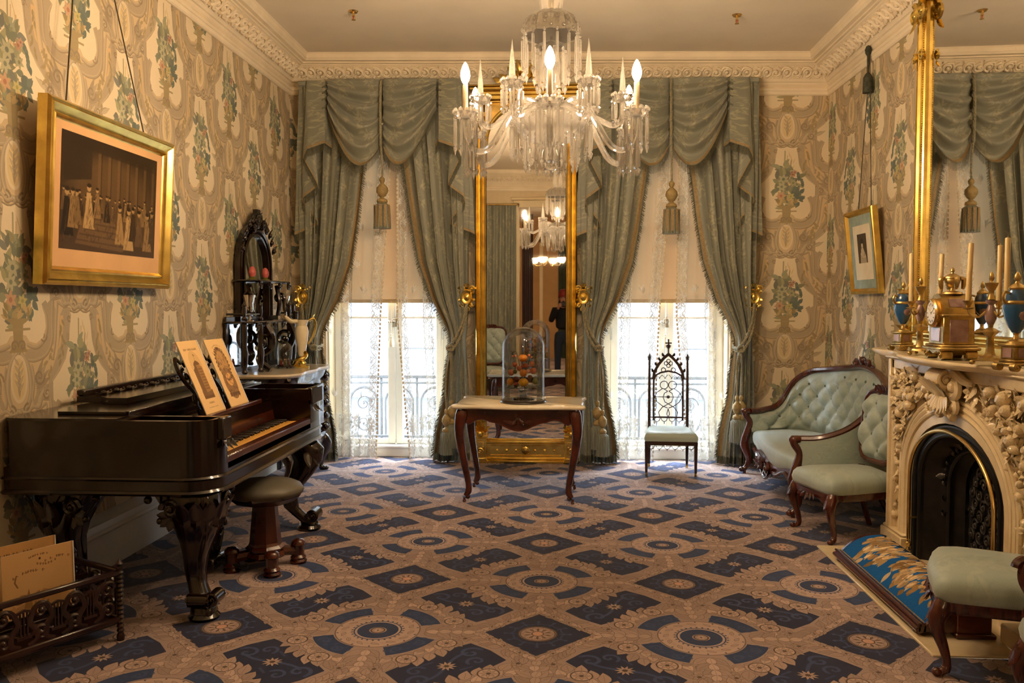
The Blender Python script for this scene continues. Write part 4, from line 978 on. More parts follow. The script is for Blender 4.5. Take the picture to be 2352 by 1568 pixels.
        m = M(); fringe(m, pts, .075, .0045, seed=8); part('cascade_fringe', m, FRINGE, t)
        m = M(); braid(m, pts, .02, (0,-.003,.004)); part('cascade_braid', m, BRAID, t)
    rope(t, [(0, -.07, zt-.02), (0, -.10, zt-.3), (.002, -.10, zt-.62)], .013)
    # great tassel
    t4 = thing('hanging_tassel', 'large bell tassel hanging from the swag centre of the %s' % WNAME[k], 'tassel', (c+.01, 7.86, 2.2), 0, 'great swag tassels')
    tassel(t4, 'tassel', (0, 0, .0 if k == 0 else -.06), [(0, .0, .62), (-.01, -.01, .80)], 1.12, wide=1.15, panel=True)
# ------------------------------------------------------------------ chandelier
BULBM = emit('lit candle bulb', (1, .70, .42), BULB)
t = thing('chandelier', 'cut glass chandelier with six lit candle bulbs and hanging prisms', 'chandelier', (-.06, 4.6, 0))
def pend(nbar, L, w, dl):
    m = M(); z = 0
    m.ell((0,0,-.012), (.011,.008,.011), 6, 4); z = -.026
    m.lathe([(0,z-L),(w*.6,z-L),(w,z-L+.006),(w,z-.006),(w*.55,z),(0,z)], nbar, sy=.6); z -= L+.004
    m.lathe([(0,z-dl),(w*1.05,z-dl*.28),(w*.5,z-.002),(0,z)], 6); return m
PENDS = {}
for key, (L, w, dl) in {'s': (.085, .009, .035), 'm': (.125, .010, .042), 'l': (.165, .012, .05)}.items():
    PENDS[key] = pend(6, L, w, dl).mesh('pendant', 10); PENDS[key].materials.append(CRYSTAL)
def dish(parent_t, x, y, z, r, n, key, a0=0, dz=0):
    m = M(); m.lathe([(.012,-.012),(r*.6,-.010),(r*.92,.006),(r,.022),(r*.94,.020),(r*.6,.0),(.014,0)], 40, rib=.10, ribn=10)
    for i in range(10): a = 2*pi*i/10; m.ell((r*.98*cos(a), r*.98*sin(a), .026), (.012,.012,.014), 6, 5)
    d = part('bobeche', m, CRYSTAL, parent_t, loc=(x, y, z))
    for i in range(n):
        a = a0+2*pi*i/n; link('pendant', PENDS[key], None, d, (r*.97*cos(a), r*.97*sin(a), .006+dz), (0, 0, a))
    return d
m = M(); m.lathe([(.03,3.04),(.055,3.06),(.062,3.12),(.058,3.2),(.035,3.28),(.028,3.34),(.04,3.4),(.03,3.5),(.02,3.6),(.018,3.72)], 24, rib=.05, ribn=8, tw=.35); part('upper_stem', m, CRYSTAL, t)
m = M(); m.tube([(0,0,2.45),(0,0,3.74)], .007, 8); part('rod', m, mat('silvered rod', (.75,.7,.6), .2, 1), t)
m = M(); m.lathe([(.0,3.70),(.05,3.71),(.06,3.74),(.065,3.79),(0,3.79)], 20); part('ceiling_rose', m, BRASS, t)
m = M(); m.lathe([(.150,2.925),(.148,2.965),(.128,3.015),(.09,3.043),(.03,3.052),(.028,3.046),(.088,3.036),(.122,3.008),(.141,2.962),(.143,2.925)], 48, rib=.05, ribn=12)
for i in range(28): a = 2*pi*i/28; m.ell((.152*cos(a), .152*sin(a), 2.945 if i % 2 else 2.962), (.011,.011,.012), 6, 5)
for i in range(14): a = 2*pi*i/14; m.ell((.136*cos(a), .136*sin(a), 2.99), (.016,.016,.018), 6, 5)
cap = part('canopy_bowl', m, CRYSTAL, t)
for i in range(14):
    a = 2*pi*i/14; link('pendant', PENDS['l'], None, cap, (.150*cos(a), .150*sin(a), 2.935), (0, 0, a))
for i in range(8):
    a = 2*pi*i/8+.2; link('pendant', PENDS['l'], None, cap, (.075*cos(a), .075*sin(a), 2.86), (0, 0, a))
m = M(); m.lathe([(.075,2.86),(.08,2.875),(.03,2.90),(.02,2.90),(.02,2.88),(.06,2.862)], 24, rib=.05, ribn=8); part('inner_dish', m, CRYSTAL, t)
m = M(); m.lathe([(.02,2.50),(.04,2.52),(.045,2.56),(.025,2.60),(.03,2.66),(.042,2.72),(.046,2.78),(.03,2.84),(.02,2.87)], 20, rib=.06, ribn=8); part('shaft', m, CRYSTAL, t)
m = M(); m.lathe([(.02,2.34),(.09,2.36),(.16,2.41),(.205,2.465),(.215,2.49),(.205,2.49),(.15,2.425),(.08,2.385),(.02,2.38)], 48, rib=.03, ribn=16); hub = part('hub_bowl', m, CRYSTAL, t)
m = M(); m.lathe([(.0,2.50),(.10,2.505),(.13,2.53),(.12,2.56),(.06,2.585),(.03,2.59)], 32, rib=.06, ribn=8); part('hub_dome', m, CRYSTAL, t)
for i in range(24):
    a = 2*pi*i/24; link('pendant', PENDS['m'], None, hub, (.214*cos(a), .214*sin(a), 2.468), (0, 0, a))
for i in range(16):
    a = 2*pi*(i+.5)/16; link('pendant', PENDS['m'], None, hub, (.14*cos(a), .14*sin(a), 2.40), (0, 0, a))
m = M(); m.ell((0,0,2.245), (.031,.031,.031), 10, 7); m.lathe([(0,2.175),(.008,2.19),(.005,2.21),(.0,2.215)], 8); m.lathe([(.008,2.27),(.016,2.30),(.008,2.345)], 10); part('bottom_ball', m, CRYSTAL, t)
arm = M(); stube(arm, [(.05,0,2.52),(.12,0,2.575),(.20,0,2.55),(.28,0,2.43),(.36,0,2.31),(.44,0,2.285),(.49,0,2.35),(.50,0,2.45)], [.018,.018,.018,.017,.017,.016,.015,.014], 8, 5); arm = arm.mesh('arm'); arm.materials.append(CRYSTAL)
arm2 = M(); stube(arm2, [(.05,0,2.51),(.13,0,2.53),(.24,0,2.49),(.33,0,2.45),(.375,0,2.49),(.38,0,2.585)], .015, 8, 5); arm2 = arm2.mesh('arm'); arm2.materials.append(CRYSTAL)
cm = M(); cm.lathe([(0,0),(.0135,0),(.0135,.14),(.010,.142),(.0,.142)], 14); cm = cm.mesh('candle_tube'); cm.materials.append(mat('cream candle sleeve', hexc('e8d2aa'), .5))
bm_ = M(); bm_.lathe([(.008,0),(.012,.006),(.02,.022),(.0245,.040),(.0225,.062),(.015,.086),(.006,.104),(0,.110)], 16); bm_ = bm_.mesh('bulb'); bm_.materials.append(BULBM)
sp = M(); sp.lathe([(.0,0),(.012,.004),(.022,.022),(.017,.03),(.013,.095),(.0,.215)], 6); sp = sp.mesh('spire', 5); sp.materials.append(CRYSTAL)
for i in range(6):
    a = -pi/2+i*pi/3; x, y = .5*cos(a), .5*sin(a)
    link('arm', arm, None, t, (0,0,0), (0,0,a)); d = dish(t, x, y, 2.452, .058, 8, 'm' if i % 2 else 'l', a)
    cup = M(); cup.lathe([(.010,0),(.018,.012),(.017,.03),(.0,.03)], 12); part('socket_cup', cup, BRASS, d, loc=(0,0,0))
    c = link('candle_tube', cm, None, t, (x, y, 2.475)); link('bulb', bm_, None, c, (0, 0, .142))
    a += pi/6; x, y = .38*cos(a), .38*sin(a)
    link('arm', arm2, None, t, (0,0,0), (0,0,a)); dish(t, x, y, 2.585, .052, 8, 's', a)
    link('spire', sp, None, t, (x, y, 2.60), (0,0,a))

# ------------------------------------------------------------------ tall gilt pier mirror
t = thing('pier_mirror', 'tall gilt pier mirror with crested cornice between the two windows', 'mirror', (-.338, 8.0, 0))
hw = .372   # half width of the glass
zs = 3.02   # spring of the arch
m = M(); 
def colpath(sg): return [(sg*(hw+.055), 0, z) for z in (.26, 3.2)]
for sg in (-1, 1):
    f = M(); x0 = sg*hw
    prf = [(0,.02),(.012,-.02),(.022,-.035),(.03,-.03),(.036,-.05),(.05,-.062),(.064,-.05),(.07,-.032),(.078,-.036),(.092,-.05),(.104,-.03),(.108,.0),(.108,.12)]
    f.loft([[(x0+sg*d, y, z) for d, y in prf] for z in (.30, 3.25)], closed=False, caps=False); part('side_column', f, GOLD, t)
    f = M(); f.box(x0-sg*.004, x0+sg*.118, -.07, .12, .0, .30, .006); f.box(x0-sg*.012, x0+sg*.13, -.085, .12, 0, .055, .01); f.box(x0-sg*.012, x0+sg*.13, -.085, .12, .235, .262, .006); f.box(x0+sg*.02, x0+sg*.10, -.08, -.06, .08, .21, .008); part('pedestal', f, GOLD, t)
    for q, (cx, cz, r) in enumerate(((.057,.34,.045), (.057,.44,.035))):
        f = M()
        for a in np.linspace(-1.2, 1.2, 5): f.leaf((x0+sg*cx, -.05, cz-.05), (sin(a), -.25, cos(a)), (0,-1,0), .10 if q == 0 else .08, .035, .5)
        part('acanthus', f, GOLD, t)
    f = M(); f.ell((x0+sg*.057, -.085, .275), (.03,.025,.035), 10, 8); part('mask_boss', f, GOLD, t)
    f = M(); f.ell((x0+sg*.03, -.075, .15), (.012,.01,.014), 8, 6); part('bead', f, GOLD, t); f = M(); f.ell((x0+sg*.085, -.075, .15), (.012,.01,.014), 8, 6); part('bead', f, GOLD, t)
    f = M(); f.scroll((x0+sg*.057, -.08, .115), (1,0,0), (0,0,1), .03, 1.2, .010); part('scroll', f, GOLD, t)
    # capital
    f = M()
    for a in np.linspace(-1, 1, 5): f.leaf((x0+sg*.055, -.05, 3.12), (sin(a)*.7, -.4, 1), (0,-1,0), .12, .045, .45)
    part('capital', f, GOLD, t)
g = M(); arc = [(hw*cos(a), zs+.34*sin(a)) for a in np.linspace(0, pi, 25)]
g.add([(x, .008, z) for x, z in [(-hw, .21), (hw, .21)]+arc], [tuple(range(27))]); part('mirror_glass', g, MIRROR, t)
f = M(); inn = [(-hw, zs-.02)]+[(hw*cos(a), zs+.34*sin(a)) for a in np.linspace(pi, 0, 25)]+[(hw, zs-.02)]; out = [(-hw-.01, zs-.02)]+[(max(-hw-.01, min(hw+.01, 2.2*hw*cos(a))), min(3.40, zs+.9*sin(a))) for a in np.linspace(pi, 0, 25)]+[(hw+.01, zs-.02)]
f.slab(inn, out, -.02, .05, ax=1); part('spandrel', f, GOLDD, t)
f = M(); f.tube([(x, -.025, z) for x, z in inn], .014, 8); part('arch_moulding', f, GOLD, t)
f = M()
for z0, z1, dx, dy in ((3.36,3.385,.02,.03),(3.385,3.43,.05,.05),(3.43,3.47,.03,.035),(3.47,3.50,.06,.075),(3.50,3.515,.075,.09)): f.box(-hw-.09-dx, hw+.09+dx, -.04-dy, .12, z0, z1, .008)
f.xf(Matrix.Identity(4)); part('cornice', f, GOLD, t)
f = M(); f.box(-.24, .24, -.09, .08, 3.515, 3.54, .006); part('crest_plinth', f, GOLD, t)
for sg in (-1, 1):
    f = M(); f.scroll((sg*.10, -.04, 3.60), (sg,0,0), (0,0,1), .06, 1.5, .020, -pi/2, 1); f.scroll((sg*.20, -.04, 3.57), (sg,0,0), (0,0,1), .04, 1.3, .015, pi/2, 1); part('crest_scroll', f, GOLD, t)
    for b, a, L in (((sg*.04,-.04,3.62),sg*.3,.14), ((sg*.08,-.04,3.60),sg*.8,.13), ((sg*.15,-.04,3.57),sg*1.1,.11), ((sg*.22,-.04,3.56),sg*1.3,.09)):
        f = M(); f.leaf(b, (sin(a), -.1, cos(a)), (0,-1,0), L, .05, .35); part('crest_leaf', f, GOLD, t)
f = M(); f.ell((0,-.06,3.63), (.05,.035,.07), 12, 8); part('crest_shell', f, GOLD, t)
f = M(); f.box(-hw, hw, -.045, .10, .0, .20, .004); part('base_panel', f, GOLD, t)
f = M(); f.box(-hw-.005, hw+.005, -.075, -.03, .185, .215, .01); f.box(-hw, hw, -.08, -.03, .0, .03, .008); f.box(-hw, hw, -.07, -.03, .035, .052, .006); part('base_moulding', f, GOLD, t)
f = M()
for z in (.075, .165): f.tube([(-hw+.04,-.047,z),(hw-.04,-.047,z)], .005, 6)
for x in (-hw+.03, hw-.03): f.tube([(x,-.047,.085),(x,-.047,.155)], .005, 6)
part('panel_bead', f, GOLD, t)
for x, r in ((0,.042),(-.09,.012),(.09,.012),(-.18,.016),(.18,.016),(-.27,.011),(.27,.011)):
    f = M(); f.lathe([(0,0),(r*.4,.0),(r,.004),(r*.8,.012),(r*.5,.014),(r*.45,.022),(0,.028)][::-1], 16, rib=.1, ribn=8); f.xf(Matrix.Translation((x,-.045,.12)) @ Matrix.Rotation(pi/2, 4, 'X')); part('rosette', f, GOLD, t)
f = M(); f.box(-hw-.1, hw+.1, .02, .13, .2, 3.3, .004); part('backboard', f, GOLDD, t)

# ------------------------------------------------------------------ marble topped table
t = thing('marble_table', 'mahogany cabriole table with serpentine cream marble top carrying the fruit dome', 'table', (-.315, 6.60, 0), -.04)
def serp(n=18, s=1.0):
    P = []
    a, bb = .475*s, .335*s
    for i in range(n): x = -a+2*a*i/(n-1); P.append((x, -bb-.022*sin(pi*i/(n-1))**2*s+.012*sin(3*pi*i/(n-1))))
    P += [(a+.015,-bb+.008),(a+.028,-bb+.03),(a+.012,-bb+.05),(a+.02,-bb+.075),(a+.004,-bb+.10)]
    for i in range(8): y = -bb+.14+(2*bb-.28)*i/7; P.append((a-.004+.014*sin(pi*i/7), y))
    P += [(a+.004,bb-.10),(a+.02,bb-.075),(a+.012,bb-.05),(a+.028,bb-.03),(a+.015,bb-.008)]
    for i in range(n): x = a-2*a*i/(n-1); P.append((x, bb+.018*sin(pi*i/(n-1))**2))
    P += [(-a-.015,bb-.008),(-a-.028,bb-.03),(-a-.012,bb-.05),(-a-.02,bb-.075),(-a-.004,bb-.10)]
    for i in range(8): y = bb-.14-(2*bb-.28)*i/7; P.append((-a+.004-.014*sin(pi*i/7), y))
    P += [(-a-.004,-bb+.10),(-a-.02,-bb+.075),(-a-.012,-bb+.05),(-a-.028,-bb+.03),(-a-.015,-bb+.008)]
    return P
ol = serp(); m = M(); m.loft([[(x*k, y*k, z) for x, y in ol] for k, z in ((.975,.715),(1.0,.722),(1.005,.731),(.998,.741),(.985,.745))]); part('marble_top', m, MARBLEW, t)
def scallop(m, x0, x1, y0, y1, ax, ztop, drop):
    # shaped apron between two legs: ax 0 along x
    n = 33; T = np.linspace(-1, 1, n); z = []
    for q in T:
        a = abs(q); zz = ztop-.10
        if a > .86: zz -= .02*(1-((a-.93)/.07)**2) if a < 1 else 0
        elif a > .52: zz += .022*sin(pi*(a-.52)/.34)
        else: zz -= drop*(cos(pi*a/.52)*.5+.5)
        z.append(zz)
    P = [(x0+(x1-x0)*(q+1)/2 if ax == 0 else y0+(y1-y0)*(q+1)/2, zz) for q, zz in zip(T, z)]
    poly = P+[(P[-1][0], ztop), (P[0][0], ztop)]
    if ax == 0: m.prism(poly, y0, y1, 1)
    else: m.prism(poly, x0, x1, 0)
    return P
m = M()
Pf = scallop(m, -.40, .40, -.275, -.25, 0, .716, .065); scallop(m, -.40, .40, .25, .275, 0, .716, .04); scallop(m, -.43, -.405, -.25, .25, 1, .716, .04); scallop(m, .405, .43, -.25, .25, 1, .716, .04)
part('apron', m, MAHOG, t)
m = M(); m.tube([(x, -.28, z) for x, z in Pf], .006, 6); part('apron_bead', m, MAHOG, t)
for k in range(6):
    a = k*pi/3; m = M(); m.leaf((0, -.278, .655), (cos(a), -.1, sin(a)), (0,-1,0), .032, .022, .3); part('carved_petal', m, MAHOG, t)
for sg in (-1, 1):
    for j in range(3): m = M(); m.leaf((sg*.01, -.28, .60), (sg*(.6+.3*j), -.1, .1+.12*j), (0,-1,0), .07+.02*j, .028, .2); part('carved_leaf', m, MAHOG, t)
    m = M(); m.leaf((sg*.01,-.28,.63), (sg*.5,-.1,-.5), (0,-1,0), .05, .03, .2); part('carved_leaf', m, MAHOG, t)
def cabriole(h, out=(1,1), knee=.035, r=(.034,.042,.038,.026,.018,.017,.022,.014), foot=True, K=None):
    ox, oy = out; l = sqrt(ox*ox+oy*oy); ox /= l; oy /= l
    m = M(); K = K or [(0,h),(.35,h*.90),(1.0,h*.76),(.75,h*.58),(.0,h*.36),(-.42,h*.18),(-.25,h*.09),(.45,h*.045)]
    stube(m, [(ox*knee*a, oy*knee*a, z) for a, z in K], list(r), 10, 5)
    if foot:
        fx_ = K[-1][0]*1.9; f2_ = fx_*.7 if fx_ > 0 else K[-1][0]*.6; m.ell((ox*knee*fx_, oy*knee*fx_, h*.055), (.02,.02,.018), 10, 7); m.lathe([(.0,0),(.011,.001),(.014,.012),(.009,.02),(.010,h*.05)], 10, (ox*knee*f2_, oy*knee*f2_, 0))
    return m
for sx in (-1, 1):
    for sy in (-1, 1): part('leg', cabriole(.70, (sx*1.0, sy*.55), .04, (.040,.048,.040,.033,.027,.023,.026,.017), K=[(0,.70),(.2,.66),(.55,.56),(.25,.42),(-.5,.27),(-1.15,.14),(-1.15,.08),(-.55,.045)]), MAHOG, t, loc=(sx*.422, sy*.268, 0))

# ------------------------------------------------------------------ glass dome with wax fruit
DX, DY = -.294, 6.50
t = thing('glass_dome', 'tall clear glass dome on a dark round base standing on the marble table', 'dome', (DX, DY, .745))
m = M(); m.lathe([(0,0),(.178,0),(.182,.008),(.176,.016),(.168,.022),(.150,.024),(0,.024)], 48); part('base', m, EBON, t)
m = M(); m.lathe([(.163,.024)]+[(.163, .10+.3*q/4) for q in range(5)]+[(.163*cos(a), .425+.155*sin(a)) for a in np.linspace(.1, pi/2, 12)], 48, caps=False); part('glass_shade', m, pane('dome glass', (.96,.97,.97), .10), t)
t = thing('fruit_stand', 'low grey glass compote holding the wax fruit under the dome', 'stand', (DX, DY, .769))
m = M(); m.lathe([(0,0),(.085,0),(.08,.012),(.03,.025),(.022,.05),(.05,.08),(.11,.10),(.125,.115),(.118,.117),(.05,.092),(0,.088)], 36); part('bowl', m, glass('smoky glass', (.6,.6,.55), .05, .25), t)
m = M()
for k in range(9): a = k*.7; m.leaf((.03*cos(a), .03*sin(a), .10), (cos(a), sin(a), .25), (0,0,1), .10, .05, -.3)
part('leaves', m, mat('wax leaf', hexc('4f5a38'), .5, 0, .2), t)
m = M()
for a in (-.6, 2.4, 1.0): stube(m, [(.0,0,.12),(.05*cos(a),.05*sin(a),.28),(.08*cos(a),.08*sin(a),.36),(.13*cos(a),.13*sin(a),.345)], .003, 5, 5); [m.leaf((.11*cos(a),.11*sin(a),.355-.012*q), (cos(a+q),sin(a+q),.3), (0,0,1), .035, .018, .2) for q in range(4)]
part('vine_sprig', m, mat('vine', hexc('4b4a2c'), .6), t)
FR = {}
def wax(c): 
    if c not in FR: FR[c] = mat('wax fruit '+c, hexc(c), .38, 0, .22, 26, .12, 120)
    return FR[c]
fl_ = [('orange','e08a1c',535,710,80,68,-.03,'large orange topping the fruit pile under the dome'),('peach','c9724e',395,815,45,44,-.06,'small blush peach left of the top orange under the dome'),('peach','cc7a4a',690,800,48,50,-.06,'tan peach right of the top orange under the dome'),('pear','8c4028',570,842,100,46,-.02,'red brown pear lying below the top orange'),('peach','cf7f5a',335,950,56,58,-.075,'pink peach at the left middle of the fruit pile'),('orange','d9861f',545,955,66,68,-.10,'orange at the centre of the fruit pile'),('plum','d59a80',632,922,38,38,-.11,'pale pink plum beside the central orange'),('peach','cb6f46',715,920,56,60,-.08,'rosy peach at the right middle of the fruit pile'),('lemon','eab01e',550,1108,88,74,-.12,'bright yellow lemon low at the front of the fruit pile'),('orange','d98f2a',320,1105,58,66,-.09,'orange low on the left of the fruit pile'),('pear','8d8c3c',750,1080,58,66,-.09,'green pear low on the right of the fruit pile'),('plum','5e2418',425,1062,66,50,-.085,'dark red plum between the low orange and the lemon'),('fig','7c4a26',660,1022,42,42,-.10,'brown fig above the green pear'),('plum','65683a',405,930,36,40,-.095,'small green plum beside the left peach'),('apple','a85a32',470,880,46,46,-.07,'reddish apple behind the central orange'),('apple','91452c',420,1140,48,44,-.09,'brown red apple below the dark plum'),('berry','d2805c',355,675,22,24,-.05,'pink berry at upper left of the fruit pile'),('berry','c97a58',410,668,22,24,-.05,'pink berry next to the top orange, left side'),('berry','d07a52',640,655,22,24,-.05,'pink berry next to the top orange, right side'),('berry','c8744e',682,688,22,24,-.05,'pink berry at upper right of the fruit pile')]
k = .000444
for nm, c, x, y, rx, rz, dy, lab in fl_:
    m = M()
    if nm == 'lemon': m.lathe([(0,-1.05),(.12,-.98),(.5,-.8),(.9,-.4),(1,0),(.9,.4),(.5,.8),(.12,.98),(0,1.08)], 16); m.xf(Matrix.Diagonal((rz*k, rz*k, rx*k, 1))); m.xf(Matrix.Rotation(pi/2, 4, 'Y'))
    elif nm == 'pear': m.lathe([(0,-1),(.6,-.85),(.95,-.45),(.95,-.1),(.65,.35),(.42,.7),(.3,.95),(0,1.02)], 16); m.xf(Matrix.Diagonal((rx*k*.9, rx*k*.9, rz*k*1.05, 1)))
    else: m.lathe([(0,-.88),(.12,-.93),(.55,-.85),(.9,-.45),(1,0),(.92,.45),(.6,.83),(.15,.93),(0,.85)], 16); m.xf(Matrix.Diagonal((rx*k, rx*k, rz*k, 1)))
    o = link(nm, m.mesh(nm), wax(c), None, (DX+(x-537)*k, DY+dy*.95, .762+(1440-y)*k)); tag(o, lab, 'fruit', 'wax fruit under the glass dome')

# ------------------------------------------------------------------ gothic chair
t = thing('gothic_chair', 'carved gothic side chair with pierced tracery back before the right window', 'chair', (.965, 7.62, 0), -.06)
DW = wood('dark oak', hexc('1b0e08'), hexc('3c2213'), .35, .3)
m = M(); TR = [(-.228,-.22),(.228,-.22),(.185,.22),(-.185,.22)]
m.loft([[(x*s, y*s, z) for x, y in TR] for s, z in ((1,.305),(1.01,.335),(1.0,.352),(.93,.376),(.7,.392),(.3,.398))]); part('seat', m, SEATF, t, sharp=70)
m = M(); m.loft([[(x*s, y*s, z) for x, y in TR] for s, z in ((.985,.27),(.985,.305))]); part('seat_rail', m, DW, t)
for x, y, h, tp in ((-.212,-.205,.30,0),(.212,-.205,.30,0),(-.172,.215,.30,1),(.172,.215,.30,1)):
    m = M(); m.loft([[(x+dx*w, y+dy*w, z) for dx, dy in ((-1,-1),(1,-1),(1,1),(-1,1))] for w, z in ((.010,.03),(.011,.06),(.015,.26),(.016,h))]); part('leg', m, DW, t)
    m = M(); m.lathe([(0,0),(.010,.002),(.012,.014),(.008,.03)], 10, (x, y, 0)); part('caster', m, BRASS, t)
for i in range(6):
    x = -.17+.34*i/5; m = M(); m.ribbon([(x-.03,-.212,.268),(x-.022,-.212,.248),(x,-.212,.236),(x,-.212,.222)], .006, .008, (0,-1,0)); m.ribbon([(x+.03,-.212,.268),(x+.022,-.212,.248),(x,-.212,.236)], .006, .008, (0,-1,0)); part('apron_arch', m, DW, t)
bk = thing  # back built in the plane y=.215
def yb(z): return .215+.04*(z-.3)
def Q(x, z): return (x, yb(z), z)
for sg in (-1, 1):
    m = M(); m.loft([[(sg*.172+dx*w, yb(z)+dy*w, z) for dx, dy in ((-1,-1),(1,-1),(1,1),(-1,1))] for w, z in ((.013,.28),(.012,.7),(.009,.965),(.008,.985))]); part('back_post', m, DW, t)
    m = M(); m.lathe([(.008,0),(.017,.012),(.014,.022),(.020,.034),(.012,.046),(.004,.06),(0,.075)], 6, Q(sg*.172, .98)); part('finial', m, DW, t)
    m = M(); m.tube([Q(sg*.132,.43), Q(sg*.132,.81)], .009, 6); part('inner_post', m, DW, t)
    m = M(); m.ribbon([Q(sg*.135,.815), Q(sg*.128,.87), Q(sg*.09,.945), Q(sg*.045,1.0), Q(0,1.04)], .026, .018, (0,-1,0)); part('gable_bar', m, DW, t)
    for x, z in ((.128,.885),(.10,.945),(.068,.99),(.035,1.03)): m = M(); m.leaf(Q(sg*x, z-.01), (sg*.8, 0, .6), (0,-1,0), .035, .024, .5); m.ell(Q(sg*(x+.018), z+.014), .009, 6, 5); part('crocket', m, DW, t)
    m = M(); m.ribbon([Q(sg*.132,.80), Q(sg*.115,.845), Q(sg*.07,.87), Q(0,.885)], .016, .016, (0,-1,0)); part('arch_bar', m, DW, t)
    m = M(); m.tube([Q(sg*.132,.46), Q(sg*.172,.46)], .006, 6); m.tube([Q(sg*.132,.815), Q(sg*.172,.815)], .008, 6); part('link_bar', m, DW, t)
    m = M(); m.ribbon([Q(sg*.038+.036*cos(a), .756+.036*sin(a)) for a in np.linspace(0, 2*pi, 17)[:-1]], .007, .012, (0,-1,0), True); part('tracery_ring', m, DW, t)
    m = M(); m.ribbon([Q(sg*x, z) for x, z in ((.005,.70),(.05,.725),(.10,.69),(.125,.647),(.10,.60),(.05,.562),(.005,.545))], .007, .012, (0,-1,0)); m.ribbon([Q(sg*x, z) for x, z in ((.005,.70),(.035,.68),(.047,.645),(.03,.60),(-.02,.572),(-.055,.55),(-.088,.505),(-.075,.465))], .007, .012, (0,-1,0)); part('tracery_loop', m, DW, t)
    m = M(); m.ribbon([Q(sg*x, z) for x, z in ((.0,.46),(.012,.49),(.0,.54))], .007, .012, (0,-1,0)); part('tracery_stem', m, DW, t)
    m = M(); m.ribbon([Q(sg*.045+.02*cos(a), .895+.02*sin(a)) for a in np.linspace(0, 2*pi, 9)[:-1]], .008, .012, (0,-1,0), True); part('trefoil', m, DW, t)
    for x in (.035, .10): m = M(); m.ribbon([Q(sg*(x-.03),.455), Q(sg*(x-.02),.43), Q(sg*x,.418), Q(sg*x,.40)], .006, .01, (0,-1,0)); m.ribbon([Q(sg*(x+.03),.455), Q(sg*(x+.02),.43), Q(sg*x,.418)], .006, .01, (0,-1,0)); part('rail_arch', m, DW, t)
    for x in (.03, .08): m = M(); m.ribbon([Q(sg*(x-.025),.85), Q(sg*x,.822), Q(sg*(x+.025),.845)], .005, .01, (0,-1,0)); m.ell(Q(sg*x, .818), .006, 6, 4); part('cusp', m, DW, t)
m = M(); m.box(-.13, .13, yb(.46)-.008, yb(.46)+.008, .452, .468, .003); part('lower_rail', m, DW, t)
m = M(); m.tube([Q(-.13,.647), Q(.13,.647)], .004, 6); part('cross_bar', m, DW, t)
m = M(); m.ell(Q(0,.647), (.016,.012,.016), 10, 7); part('boss', m, DW, t)
for a in range(4):
    m = M(); m.ribbon([Q(.02*cos(a*pi/2)+.018*cos(b), .955+.02*sin(a*pi/2)+.018*sin(b)) for b in np.linspace(0, 2*pi, 9)[:-1]], .007, .012, (0,-1,0), True); part('quatrefoil_lobe', m, DW, t)
m = M(); m.tube([Q(0,1.03), Q(0,1.09)], .008, 6); m.lathe([(.006,1.085),(.022,1.105),(.026,1.12),(.012,1.13)], 6, (0, yb(1.1), 0)); m.box(-.03, .03, yb(1.1)-.007, yb(1.1)+.007, 1.135, 1.148, .003); m.box(-.007, .007, yb(1.1)-.007, yb(1.1)+.007, 1.12, 1.178, .003); part('cross_finial', m, DW, t)
# ------------------------------------------------------------------ square piano
t = thing('square_piano', 'dark rosewood square piano with carved legs standing along the left wall', 'piano', (0, 0, 0))
PX0, PX1, PY0, PY1 = -2.615, -1.61, 3.81, 5.70
def rrect(x0, x1, y0, y1, r, n=7, corners=(1,1,1,1)):
    P = []
    for (cx, cy, a0), k in zip(((x1-r, y0+r, -pi/2), (x1-r, y1-r, 0), (x0+r, y1-r, pi/2), (x0+r, y0+r, pi)), corners):
        if k: P += [(cx+r*cos(a0+pi/2*i/n), cy+r*sin(a0+pi/2*i/n)) for i in range(n+1)]
        else:
            P.append({-pi/2: (x1, y0), 0: (x1, y1), pi/2: (x0, y1), pi: (x0, y0)}[a0])
    return P
KX = -1.855; KY0, KY1 = 3.985, 5.345      # key slot
def Pb(g): return rrect(PX0-g, PX1+g, PY0-g, PY1+g, .16, corners=(1,1,0,0))
m = M()
# lower case band all round
m.loft([[(x, y, z) for x, y in Pb(g)] for g, z in ((0,.625),(.0,.735))]); part('case', m, ROSEW, t)
m = M()
for z0, z1, g in ((.606,.628,.012),(.674,.692,.010)): m.loft([[(x, y, z) for x, y in Pb(q)] for q, z in ((g*.4,z0),(g,(z0+z1)/2),(g*.4,z1))])
part('case_moulding', m, ROSEW, t)
# upper case: rear body with near and far cheeks
U = [(PX0,PY0+.03),(PX0+.03,PY0)]+[(PX1-.16+.16*sin(a), PY0+.16-.16*cos(a)) for a in np.linspace(0, pi/2, 7)]+[(PX1, KY0), (KX, KY0), (KX, KY1), (PX1, KY1)]+[(PX1-.16+.16*cos(a), PY1-.16+.16*sin(a)) for a in np.linspace(0, pi/2, 7)]+[(PX0+.1, PY1), (PX0, PY1-.1)]
m = M(); m.prism(U, .735, .885); part('upper_case', m, ROSEW, t)
